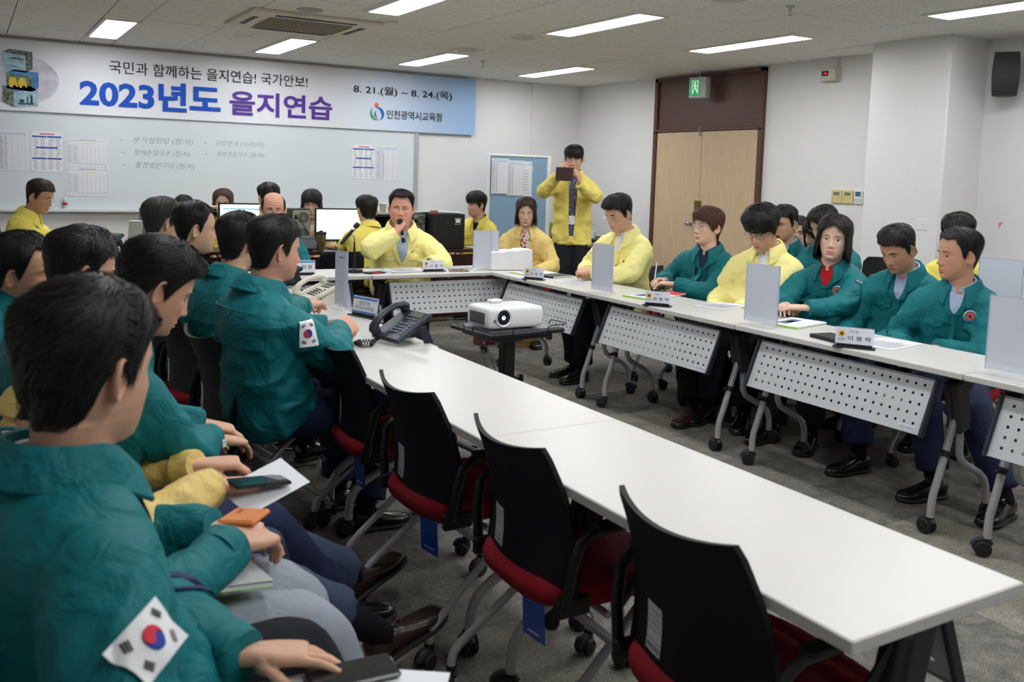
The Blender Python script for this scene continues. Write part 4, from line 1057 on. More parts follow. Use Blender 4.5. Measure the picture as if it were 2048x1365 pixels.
hw = [('본가설렁탕 (점/저)', 1.47, 1.715, .60, .075), ('황해손칼국수 (점/저)', 1.48, 1.585, .56, .07), ('풍경생선구이 (점/저)', 1.49, 1.455, .60, .075), ('김밥천국 (아/점/저)', 2.31, 1.72, .53, .06), ('최부영칼국수 (점/저)', 2.32, 1.60, .52, .065)]
m = MB()
for s, x, z, w, h in hw:
    q = text_fit(s, w, h, -.012, shear=.15); q.xf(fr((x+w/2-2.1+.04, -.0262, z), (1, 0, 0), (0, 0, 1))); m.join(q)
    m.box((x-.07-2.1, -.0262, z), (.025, .0006, .006))
obj('handwriting', m, M_INK, t, 0)

M_BAN = mat('banner_cloth_white', srgb(226, 228, 236), .75); nt = M_BAN.node_tree
tc = nt.nodes.new('ShaderNodeTexCoord'); sp = nt.nodes.new('ShaderNodeSeparateXYZ'); cr = nt.nodes.new('ShaderNodeValToRGB'); mr = nt.nodes.new('ShaderNodeMapRange')
nt.links.new(tc.outputs['Object'], sp.inputs[0]); mr.inputs[1].default_value = 3.6; mr.inputs[2].default_value = 5.54; nt.links.new(sp.outputs['X'], mr.inputs[0]); nt.links.new(mr.outputs[0], cr.inputs[0])
cr.color_ramp.elements[0].color = (*srgb(228, 230, 238), 1); cr.color_ramp.elements[1].color = (*srgb(150, 186, 228), 1); cr.color_ramp.elements[1].position = 1.0; nt.links.new(cr.outputs[0], nt.nodes['Principled BSDF'].inputs['Base Color'])
t = thing('banner', 'wide white cloth banner with large blue and purple Korean lettering', 'banner', (0, YW-.046, 0))
m = MB(); nx_, nz_ = 120, 10; vs = []
for i in range(nx_+1):
    for j in range(nz_+1):
        x = -.6+6.13*i/nx_; z = 1.955+.69*j/nz_; vs.append((x, -.006-.003*math.sin(x*1.9)*(1-j/nz_), z))
m.add(vs, [(i*(nz_+1)+j, (i+1)*(nz_+1)+j, (i+1)*(nz_+1)+j+1, i*(nz_+1)+j+1) for i in range(nx_) for j in range(nz_)]); m.box((2.465, 0, 2.3), (6.13, .004, .689))
obj('cloth', m, M_BAN, t, 60)
def btext(s, x0, x1, z0, z1, mt, bold=0, name='lettering', shear=0):
    q = text_fit(s, x1-x0, z1-z0, bold, shear=shear, res=3); q.xf(fr(((x0+x1)/2, -.0125, (z0+z1)/2), (1, 0, 0), (0, 0, 1))); return obj(name, q, mt, t, 0)
M_BLUEL = mat('print_royal_blue', srgb(10, 78, 190), .7); M_PURP = mat('print_purple', srgb(86, 52, 150), .7); M_INKK = mat('print_near_black', srgb(34, 33, 40), .7)
btext('국민과 함께하는 을지연습! 국가안보!', 1.285, 3.36, 2.385, 2.515, M_INKK, .004, 'lettering')
btext('2023년도', 1.005, 2.395, 2.03, 2.335, M_BLUEL, .033, 'lettering')
btext('을지연습', 2.49, 3.655, 2.035, 2.30, M_PURP, .024, 'lettering')
btext('8. 21.(월) ~ 8. 24.(목)', 3.91, 5.195, 2.355, 2.47, M_INKK, .014, 'lettering')
btext('인천광역시교육청', 4.33, 5.06, 2.095, 2.20, M_INKK, .010, 'lettering')
# emblem: orange dot over a green-blue double swirl
m = MB(); m.lathe([(.001, 0), (.027, 0)], seg=24); m.f = m.f[:-2]; m.m = m.m[:-2]; m.xf(fr((4.20, -.0125, 2.247), (1, 0, 0), (0, 0, 1)))
def swirl(mb, c, pts, mi):
    n = len(pts)//2; mb.add([(c[0]+x, -.0125-.0003*mi, c[1]+z) for x, z in pts], [(i, i+1, 2*n-2-i, 2*n-1-i) for i in range(n-1)], mi)
def arcs(r0, r1, a0, a1, off=(0, 0), n=20, tap=1.0):
    A_ = [math.radians(a0+(a1-a0)*i/(n-1)) for i in range(n)]; return [(r1*math.cos(a), r1*math.sin(a)) for a in A_]+[((r1-(r1-r0)*math.sin(PI*(i/(n-1))**tap)*1.0)*math.cos(a)+off[0], (r1-(r1-r0)*math.sin(PI*(i/(n-1))**tap))*math.sin(a)+off[1]) for i, a in list(enumerate(A_))[::-1]]
swirl(m, (4.20, 2.15), arcs(.050, .082, 125, 300), 1); swirl(m, (4.215, 2.145), arcs(.045, .082, 120, -75), 2); swirl(m, (4.215, 2.14), arcs(.024, .044, 100, 290), 2)
obj('emblem', m, [M_PORANGE, mat('print_green', srgb(60, 160, 90), .7), mat('print_emblem_blue', srgb(24, 100, 185), .7)], t, 0)
# printed picture: grey round photo and a stack of three picture cubes (generic scenery)
M_PIC = mat('print_grey_picture', srgb(196, 192, 208), .7, var=(9, .22)); M_CB = mat('print_cube_blue', srgb(74, 128, 184), .7, var=(14, .35)); M_CD = mat('print_cube_dark', srgb(104, 110, 100), .7, var=(34, .8)); M_CL = mat('print_cube_pale', srgb(158, 188, 202), .7, var=(20, .3)); M_CY = mat('print_cube_green', srgb(110, 126, 104), .7, var=(26, .6))
m = MB(); m.add([(.45+.37*math.cos(a), -.0122, 2.26+.25*math.sin(a)) for a in np.linspace(0, 2*PI, 40, endpoint=False)], [tuple(range(40))]); obj('printed_photo', m, M_PIC, t, 0)
def pcube(x, z, w, h, sh, ms):
    m = MB(); y = -.0128; d = .06
    if sh > 0: m.add([(x, y, z), (x+w, y, z-.02), (x+w, y, z+h-.02), (x, y, z+h)], [(0, 1, 2, 3)], 0); m.add([(x+w, y, z-.02), (x+w+d, y, z+.02), (x+w+d, y, z+h+.02), (x+w, y, z+h-.02)], [(0, 1, 2, 3)], 1); m.add([(x, y, z+h), (x+w, y, z+h-.02), (x+w+d, y, z+h+.02), (x+d, y, z+h+.035)], [(0, 1, 2, 3)], 2)
    else: m.add([(x, y, z), (x+w, y, z+.02), (x+w, y, z+h+.02), (x, y, z+h)], [(0, 1, 2, 3)], 0); m.add([(x-d*1.6, y, z+.05), (x, y, z), (x, y, z+h), (x-d*1.6, y, z+h+.05)], [(0, 1, 2, 3)], 1); m.add([(x-d*1.6, y, z+h+.05), (x, y, z+h), (x+w, y, z+h+.02), (x+w-d, y, z+h+.06)], [(0, 1, 2, 3)], 2)
    obj('printed_cube', m, ms, t, 0)
pcube(.42, 1.985, .21, .155, -1, [M_CL, M_CD, M_CB]); pcube(.36, 2.165, .22, .15, 1, [M_CY, M_CB, M_CB]); pcube(.33, 2.345, .20, .165, 1, [M_CL, M_CD, M_CD])
m = MB()
m.add([(x, -.0131, z) for x, z in ((.45, 2.03), (.60, 2.035), (.59, 2.02), (.46, 2.015))], [(0, 1, 2, 3)]); m.box((.54, -.0131, 2.065), (.012, .0004, .06)); m.box((.575, -.0131, 2.07), (.02, .0004, .08)); m.box((.49, -.0131, 2.05), (.04, .0004, .03))
m.add([(x, -.0131, z) for x, z in ((.36, 2.455), (.50, 2.445), (.52, 2.452), (.43, 2.465))], [(0, 1, 2, 3)]); m.add([(x, -.0131, z) for x, z in ((.36, 2.39), (.46, 2.375), (.45, 2.385))], [(0, 1, 2)])
obj('printed_silhouette', m, mat('print_slate', srgb(48, 66, 76), .7), t, 0)
m = MB()
for cx in (.42, .50):
    m.add([(cx-.03, -.0131, 2.18), (cx-.01, -.0131, 2.175), (cx+.01, -.0131, 2.21), (cx+.03, -.0131, 2.18), (cx+.04, -.0131, 2.19), (cx+.02, -.0131, 2.27), (cx-.015, -.0131, 2.28), (cx-.04, -.0131, 2.24)], [(0, 1, 2, 5, 6, 7), (2, 3, 4, 5)])
obj('printed_figures', m, mat('print_yellow', srgb(220, 190, 50), .7), t, 0)

# papers on the board
M_PAPER = mat('paper_white', srgb(232, 234, 240), .8); M_LINE = mat('paper_print_grey', srgb(150, 154, 165), .8); M_PB = mat('paper_print_blue', srgb(50, 80, 165), .8); M_PR = mat('paper_print_red', srgb(190, 40, 60), .8); M_PY = mat('paper_highlight', srgb(238, 230, 130), .8)
def sheet(name, o, ux, uy, w, h, kind, label, group=None, cat='paper', magnets=True, parent=None, seed=0):
    """printed sheet; o = bottom-left corner, faces ux x uy"""
    rg = random.Random(seed); m = MB(); n = nrm(np.cross(ux, uy)); F = fr(np.asarray(o, float)+n*.0008, ux, uy, n)
    m.box((w/2, h/2, 0), (w, h, .0012)); Z = .0012
    def bar(x0, x1, y0, y1, mi): m.add([(x0*w, y0*h, Z), (x1*w, y0*h, Z), (x1*w, y1*h, Z), (x0*w, y1*h, Z)], [(0, 1, 2, 3)], mi)
    if kind == 'table':
        bar(.08, .92, .955, .965, 1); bar(.03, .97, .90, .93, 5)
        for i in range(34): bar(.03, .97, .03+i*.0255, .0325+i*.0255, 1)
        for x in (.03, .14, .26, .5, .72, .95): bar(x, x+.006, .03, .92, 1)
        for i in range(33):
            for x in (.04, .15, .29): bar(x, x+rg.uniform(.04, .08), .037+i*.0255, .047+i*.0255, 1)
    elif kind == 'chart':
        bar(.28, .74, .925, .95, 3); bar(.03, .49, .85, .89, 2); bar(.51, .97, .85, .89, 2); bar(.15, .85, .58, .62, 2); bar(.03, .49, .31, .35, 2); bar(.51, .97, .31, .35, 2)
        for i in range(22):
            y = .05+i*.0365
            if .29 < y < .36 or .57 < y < .63: continue
            for x in (.06, .30, .55, .78): bar(x, x+rg.uniform(.1, .18), y, y+.012, 1)
    elif kind == 'grid':
        bar(.3, .7, .93, .95, 1)
        for y in (.08, .90): bar(.03, .97, y, y+.008, 2)
        for x in (.03, .965): bar(x, x+.006, .08, .90, 2)
        for i in range(12): bar(.03, .97, .13+i*.062, .133+i*.062, 1)
        for x in (.14, .28, .38, .48, .58, .68, .78, .88): bar(x, x+.004, .08, .75, 1)
        bar(.38, .68, .80, .83, 4)
        for i in range(8): bar(.05, .12, .16+i*.08, .18+i*.08, 1); bar(.17, .25, .16+i*.08, .18+i*.08, 1)
    elif kind == 'text':
        bar(.1, .8, .9, .925, 1)
        for i in range(24): bar(.09, rg.uniform(.6, .92), .08+i*.033, .092+i*.033, 1)
    elif kind == 'cover':
        bar(.08, .92, .9, .94, 1); bar(.2, .78, .5, .78, 6); bar(.35, .6, .52, .66, 5); bar(.3, .7, .2, .23, 1)
    if magnets:
        for x in (.06, .94):
            for y in (.02, .98): m.lathe([(.011, .001), (.011, .006), (.002, .007)], (x*w, y*h, 0), 12, 7)
    return obj(name, m, [M_PAPER, M_LINE, M_PB, M_PR, M_PY, mat('paper_tint_blue', srgb(170, 196, 226), .8), mat('paper_photo_slate', srgb(90, 110, 140), .8), M_LFR], parent, 0, M=F, label=label, cat=cat, group=group)
UX, UZ = V(1, 0, 0), V(0, 0, 1); yb = YW-.0265
sheet('paper_sheet', (.26, yb, 1.37), UX, UZ, .27, .39, 'table', 'printed schedule sheet at the left edge of the whiteboard', seed=1)
sheet('paper_sheet', (.565, yb, 1.365), UX, UZ, .28, .40, 'chart', 'printed sheet with blue bars and red title on the left of the whiteboard', seed=2)
sheet('paper_sheet', (.875, yb, 1.43), UX, UZ, .40, .285, 'grid', 'upper of two gridded table sheets on the whiteboard', seed=3)
sheet('paper_sheet', (.875, yb, 1.13), UX, UZ, .40, .29, 'grid', 'lower of two gridded table sheets on the whiteboard', seed=4)
sheet('paper_sheet', (3.915, yb, 1.375), UX, UZ, .285, .40, 'chart', 'printed sheet with blue bars and red title on the right of the whiteboard', seed=5)
sheet('paper_sheet', (4.215, yb, 1.365), UX, UZ, .30, .41, 'table', 'printed schedule sheet at the right end of the whiteboard', seed=6)
m = MB(); m.cyl((0, 0, 0), (0, 0, .11), .022, 16); m.cyl((0, 0, .11), (0, 0, .125), .022, 16, 0, .008); m.cyl((0, 0, .125), (0, 0, .165), .007, 10, 0, .003); m.cyl((0, 0, .05), (0, 0, .075), .0225, 16, 1)
o = obj('spray_bottle', m, [mat('clear_white_plastic', srgb(214, 222, 228), .3, trans=.2), M_PR], None, 40, label='small white squeeze bottle with red label on the whiteboard tray', cat='bottle'); o.location = (.86, YW-.055, .9855)
m = MB(); m.cyl((0, 0, 0), (.14, 0, 0), .008, 10); m.cyl((.10, 0, 0), (.145, 0, 0), .0095, 10); m.cyl((.16, .0, 0), (.24, .0, 0), .008, 10, 1); m.cyl((.16, 0, 0), (.18, 0, 0), .0095, 10, 0)
o = obj('marker_pen', m, [M_PR, M_BLKP], None, 40, label='red marker pen lying on the whiteboard tray', cat='marker'); o.location = (.50, YW-.055, .995)

# ---------------------------------------------------------------- right wall fittings
M_WPL = mat('white_switch_plastic', srgb(232, 232, 232), .35); M_IVP = mat('yellowed_plastic', srgb(214, 196, 138), .4); M_LCD = mat('lcd_grey', srgb(108, 118, 112), .2); M_LCDB = mat('lcd_blue', srgb(70, 104, 136), .2)
def on_wall(name, y, z, w, h, d, mt, label, cat, x=XW, fn=None, mats=None):
    m = MB(); m.box((0, 0, d/2), (w, h, d), 0, min(.004, d*.3))
    if fn: fn(m)
    o = obj(name, m, mats or mt, None, 30, label=label, cat=cat); o.matrix_world = Matrix(fr((x, y, z), (0, -1, 0), (0, 0, 1), (-1, 0, 0)).tolist()); return o
def f1(m): m.box((0, .028, .0205), (.07, .03, .002), 1); m.box((.03, -.01, .0205), (.012, .01, .002), 2); m.box((-.03, -.01, .0205), (.03, .004, .002), 2)
on_wall('thermostat', 5.98, 1.36, .125, .125, .02, None, 'yellowed thermostat panel furthest from the pillar', 'thermostat', fn=f1, mats=[M_IVP, M_LCD, M_LINE])
on_wall('thermostat', 5.852, 1.36, .125, .125, .02, None, 'yellowed thermostat panel in the middle of the three controls', 'thermostat', fn=f1, mats=[M_IVP, M_LCD, M_LINE])
def f2(m):
    m.box((0, .03, .0205), (.06, .045, .002), 1)
    for i in range(4):
        for j in range(2): m.box((-.03+.02*i, -.025-.015*j, .0205), (.012, .008, .002), 2)
on_wall('thermostat', 5.732, 1.362, .095, .125, .02, None, 'white remote control panel with blue screen beside the thermostats', 'thermostat', fn=f2, mats=[M_WPL, M_LCDB, M_LINE])
def f3(m): m.box((0, 0, .010), (.035, .07, .004), 0, .001); m.box((0, .01, .0125), (.006, .004, .001), 1)
on_wall('light_switch', 6.58, 1.165, .075, .12, .009, None, 'white switch plate nearer the door frame', 'light switch', fn=f3, mats=[M_WPL, M_LINE]); on_wall('light_switch', 6.485, 1.165, .075, .12, .009, None, 'white switch plate nearer the thermostats', 'light switch', fn=f3, mats=[M_WPL, M_LINE])
def f4(m):
    for a, b, c, d in ((-.027, .0, .05, .088), (.027, .022, .05, .043), (.027, -.022, .05, .043)): m.box((a, b, .011), (c, d, .005), 0, .0015)
    for a, b in ((-.03, -.035), (.035, .022), (.035, -.02)): m.box((a, b, .0138), (.012, .002, .001), 1)
on_wall('light_switch', 4.72, 1.17, .122, .122, .009, None, 'square multi-gang light switch on the pillar', 'light switch', x=6.68, fn=f4, mats=[M_WPL, M_LINE])
def f5(m):
    m.box((-.03, .01, .081), (.075, .045, .004), 1, .001); q = text_fit('-106', .05, .022, .02); q.xf(fr((-.03, .01, .0835), (1, 0, 0), (0, 1, 0))); m.join(q, None, 2)
    for a in (-.075, .075):
        for b in (-.05, .05): m.cyl((a, b, .08), (a, b, .083), .005, 8, 3)
on_wall('display_box', 6.12, 2.515, .18, .125, .08, None, 'beige wall box with a small red digit display', 'display', fn=f5, mats=[mat('beige_box_plastic', srgb(206, 202, 184), .5), M_BLKP, mat('red_led_digits', (.4, 0, .01), .5, emit=((1, .03, .08), 1.2)), M_STEEL])
on_wall('conduit', 6.06, 2.63, .028, .11, .016, mat('conduit_white', srgb(214, 212, 206), .5), 'short white cable trunking above the digit display box', 'cable trunking')
# exit sign
M_EXG = mat('exit_green_lit', srgb(20, 150, 90), .5, emit=(srgb(20, 165, 95), .55)); M_EXW = mat('exit_white_lit', (.8, .85, .82), .5, emit=((.9, 1, .93), .45))
t = thing('exit_sign', 'small square white and green running-man exit sign hanging above the door', 'exit sign', (6.98, 7.80, 2.49), 0)
F = fr((0, 0, 0), nrm((.42, -1, 0)), (0, 0, 1)); F = fr((0, 0, 0), V(.30, -.954, 0), V(0, 0, 1))
m = MB(); m.box((0, 0, 0), (.215, .225, .09), 0, .006); m.box((.05, 0, -.0), (.01, .01, .095)); m.tube([(0, .11, 0), (0, .19, 0)], .006, 8); obj('sign_housing', m, mat('housing_grey_white', srgb(206, 208, 204), .5), t, 30, M=F)
m = MB(); m.box((-.03, 0, .0462), (.125, .175, .002)); obj('sign_face', m, M_EXG, t, 0, M=F)
m = MB(); ZZ = .0476
m.add([(-.068, .075, ZZ), (-.068, -.075, ZZ), (-.06, -.075, ZZ), (-.06, .067, ZZ), (.0, .067, ZZ), (0, -.07, ZZ), (.012, -.07, ZZ), (.012, .075, ZZ)], [(0, 1, 2, 3), (0, 3, 4, 7), (4, 5, 6, 7)])
m.lathe([(.001, 0), (.012, 0)], (-.03, .046, ZZ), 14); m.tube([(-.032, .03, ZZ), (-.025, -.004, ZZ)], .010, 6); m.tube([(-.025, -.004, ZZ), (-.05, -.03, ZZ), (-.052, -.062, ZZ)], .0065, 6); m.tube([(-.025, -.004, ZZ), (-.008, -.03, ZZ), (-.012, -.05, ZZ)], .0065, 6); m.tube([(-.032, .028, ZZ), (-.055, .012, ZZ)], .005, 6); m.tube([(-.032, .028, ZZ), (-.008, .014, ZZ)], .005, 6)
obj('running_man_pictogram', m, M_EXW, t, 0, M=F)
# loudspeaker
t = thing('wall_speaker', 'black loudspeaker mounted high on the right wall beside the pillar', 'speaker', (7.0, 4.32, 2.2), 0)
m = MB(); pr = [(0, -.085), (.0, .085)]
rings = []
for k in range(9):
    z = .335*k/8; b = .02*math.sin(PI*k/8); w = .085+.01*math.sin(PI*k/8)
    rings.append([(-.07-b, -w, z), (-.07-b, w, z), (.0, w, z+.0), (.07, w*.55, z), (.07, -w*.55, z), (0, -w, z)])
F = rotz(35); m.loft(np.array(rings)[:, ::-1]); obj('cabinet', m, mat('speaker_black_plastic', (.012, .012, .014), .5, bump=(300, .2)), t, 30, M=F)
m = MB(); m.box((.115, 0, .12), (.06, .05, .09), 0, .004); m.cyl((.06, 0, .12), (.14, 0, .12), .015, 10); obj('bracket', m, M_BLKP, t, 30)
m = MB(); m.tube([(XW-7.0-.005, -.06, .47), (XW-7.0-.005, -.07, .13)], .004, 6); obj('cable', m, M_LFR, t, 60)
m = MB(); m.add([(0, 0, 0), (.035, .01, 0), (.002, -.05, 0)], [(0, 2, 1)]); m.add([(0, 0, -.001), (.035, .01, -.001), (.002, -.05, -.001)], [(0, 1, 2)])
o = obj('pink_sticker', m, mat('pink_paper', srgb(226, 128, 150), .7), None, 0, label='torn pink triangle of paper on the right wall', cat='sticker'); o.matrix_world = Matrix(fr((XW-.0015, 4.37, 1.205), (0, -1, 0), (0, 0, 1), (-1, 0, 0)).tolist())
# ================================================================ tables and chairs
M_TOP = mat('table_laminate_white', srgb(208, 206, 202), .32, 0, .45, var=(2, .012)); M_EDGE = mat('table_edge_grey', srgb(176, 178, 182), .5)
M_TUBE = mat('silver_painted_steel', srgb(178, 178, 182), .35, .35); M_PANEL = mat('modesty_panel_grey_white', srgb(192, 195, 198), .5); M_GPL = mat('dark_grey_plastic', srgb(52, 50, 54), .5); M_BPL = mat('black_plastic', srgb(20, 21, 26), .45)
M_PEND = mat('panel_end_navy', srgb(34, 36, 50), .5); M_RUB = mat('caster_rubber', srgb(26, 26, 28), .6); M_STICK = mat('label_white', srgb(214, 218, 226), .6)
def caster(parent, x, y, rot, r=.033, name='caster', top=.085):
    m = MB(); F = rotz(rot, (x, y, 0))
    q = MB()
    for s in (-1, 1):
        q.lathe([(.004, s*.008), (r*.9, s*.008), (r, s*.011), (r, s*.022), (r*.86, s*.026), (.004, s*.026)][::s], (0, 0, 0), 22, 0, 1)
        q.lathe([(.004, s*.0262), (r*.4, s*.0262), (r*.3, s*.028), (.003, s*.028)][::s], (0, 0, 0), 14, 0, 1)
    for v in q.v: v += np.array([-.016, 0, r])
    m.join(q); q = MB(); q.box((-.006, 0, r+.012), (.034, .014, .030), 1, .004); q.cyl((0, 0, r+.02), (0, 0, top), .010, 12, 0); q.cyl((0, 0, top-.018), (0, 0, top), .016, 14, 0)
    a = np.linspace(.15*PI, .95*PI, 9); q.tube([(-.016+(r+.004)*math.cos(t_), 0, r+(r+.004)*math.sin(t_)) for t_ in a], .012, 8, 1)
    m.join(q); return obj(name, m, [M_RUB, M_GPL], parent, 40, M=F)
LT, DT = 1.29, .49
def panel_mb(w=1.0, h=.245, nx=22, ny=5, hole=.012):
    """perforated sheet with true square holes"""
    m = MB(); xs = [-w/2]; zs = [-h/2]; px = w*.905/(nx-1); pz = h*.70/(ny-1)
    hx = [(-w*.4525+px*i) for i in range(nx)]; hz = [(-h*.33+pz*j) for j in range(ny)]
    for x in hx: xs += [x-hole/2, x+hole/2]
    xs.append(w/2)
    for z in hz: zs += [z-hole/2, z+hole/2]
    zs.append(h/2)
    for yy, flip in ((-.0012, 0), (.0012, 1)):
        vs = [(x, yy, z) for x in xs for z in zs]; n = len(zs); fs = []
        for i in range(len(xs)-1):
            for j in range(n-1):
                if i % 2 == 1 and j % 2 == 1: continue
                a = i*n+j; q = (a, a+n, a+n+1, a+1); fs.append(q if not flip else q[::-1])
        m.add(vs, fs)
    for a, b in (((0, 0, h/2), (w, .012, .004)), ((0, 0, -h/2), (w, .012, .004))): m.box(a, b)
    return m
PANEL = panel_mb()
def make_table(label, sticker=True):
    """origin on floor under the centre, length along x, modesty panel on +y"""
    t = thing('folding_table', label, 'table', (0, 0, 0))
    m = MB(); m.box((0, 0, T-.0135), (LT-.003, DT, .027), 0, .003); obj('tabletop', m, [M_TOP], t, 30)
    m = MB(); tilt = 22; F = eul(tilt, 0, 0, (0, .235, .548)); F2 = F.copy(); obj('modesty_panel', PANEL, M_PANEL, t, 0, M=F)
    for s in (-1, 1):
        q = MB(); q.box((s*.506, .004, 0), (.014, .03, .262), 0, .003); obj('panel_end_cap', q, M_PEND, t, 30, M=F)
    if sticker:
        q = MB(); q.box((-.43, .0035, -.105), (.085, .001, .024)); tx = text_fit('# 을지상황실', .072, .014, .0); tx.xf(fr((-.43, .0045, -.105), (-1, 0, 0), (0, 0, 1))); q.join(tx, None, 1); obj('panel_label', q, [M_STICK, M_INKK], t, 0, M=F, label='small white paper label')
    m = MB(); m.box((0, .02, T-.042), (LT-.3, .035, .028), 0, .003); obj('under_rail', m, M_BPL, t, 30)
    for x in (-.3, .0, .3):
        m = MB(); m.box((x, .16, T-.036), (.02, .03, .018), 0, .003); obj('panel_hook', m, M_LFR, t, 30)
    for s in (-1, 1):
        lx = s*(LT/2-.125)
        m = MB(); m.box((lx, .0, T-.04), (.06, .30, .028), 0, .006); m.lathe([(.002, -.032), (.042, -.032), (.046, -.02), (.046, .02), (.042, .032), (.002, .032)], (lx, .05, T-.068), 18, 0, 0); obj('tilt_bracket', m, M_GPL, t, 40)
        m = MB(); m.xf(np.eye(4)); R_ = eul(-14, 0, 0)[:3, :3]; m.box((lx, .07, .545), (.066, .075, .23), 0, .008, R_); m.box((lx+s*.0, .035, .56), (.05, .04, .19), 0, .006, R_)
        m.box((lx, .112, .545), (.004, .004, .2), 0, 0, R_); obj('leg_sleeve', m, M_GPL, t, 30)
        m = MB(); P_ = [(.075, .50), (.10, .43), (.165, .24), (.192, .17), (.198, .13), (.199, .075)]
        m.tube([(lx, y, z) for y, z in P_], .0165, 14); lg = obj('front_leg', m, M_TUBE, t, 60); caster(lg, lx, .199, 200+s*25)
        m = MB(); P_ = [(.045, .52), (.035, .40), (.03, .33), (.01, .295), (-.03, .27), (-.12, .225), (-.165, .19), (-.185, .15), (-.19, .11), (-.19, .075)]
        m.tube([(lx, y, z) for y, z in P_], .0165, 14); lg = obj('rear_leg', m, M_TUBE, t, 60); caster(lg, lx, -.19, 20-s*30)
        m = MB(); m.tube([(lx, .125, .355), (lx, .135, .33)], .020, 14); m.box((lx, .16, .345), (.016, .035, .014), 0, .003); obj('leg_clamp', m, M_BPL, t, 40)
        m = MB(); m.tube([(lx-s*.034, .06, T-.06), (lx-s*.036, .075, T-.10), (lx-s*.034, .068, T-.115)], .004, 6); obj('release_lever', m, M_STEEL, t, 60)
    return t
tb = make_table('white-topped folding table filling the near right foreground, nearest of the left row'); tb.location = (1.4865, .949+LT/2, 0); tb.rotation_euler = (0, 0, math.radians(-90))
dup(tb, (1.4865, 2.243+LT/2-.006, 0), -90, 'white-topped folding table in the left row carrying the black desk phone')
dup(tb, (1.50, 3.527+LT/2, 0), -90, 'white-topped folding table in the left row under the hands of the flag patch man')
dup(tb, (1.50, 4.822+LT/2, 0), -90, 'white-topped folding table at the far end of the left row under the cream phone')
dup(tb, (2.49+LT/2, 6.12+DT/2, 0), 180, 'white-topped folding table at the head of the room with the speaking man')
dup(tb, (2.487-LT/2, 6.12+DT/2+.02, 0), 180, 'white-topped folding table at the head of the room behind the gooseneck microphone')
dup(tb, (3.462+DT/2, 4.805+LT/2, 0), 90, 'white-topped folding table of the right row touching the head table corner')
dup(tb, (3.462+DT/2, 3.513+LT/2, 0), 90, 'white-topped folding table of the right row in front of the woman holding a pen')
dup(tb, (3.462+DT/2, 2.218+LT/2, 0), 90, 'white-topped folding table of the right row in front of the two men in teal')
dup(tb, (3.462+DT/2, .923+LT/2, 0), 90, 'white-topped folding table of the right row cut by the right edge of the view')

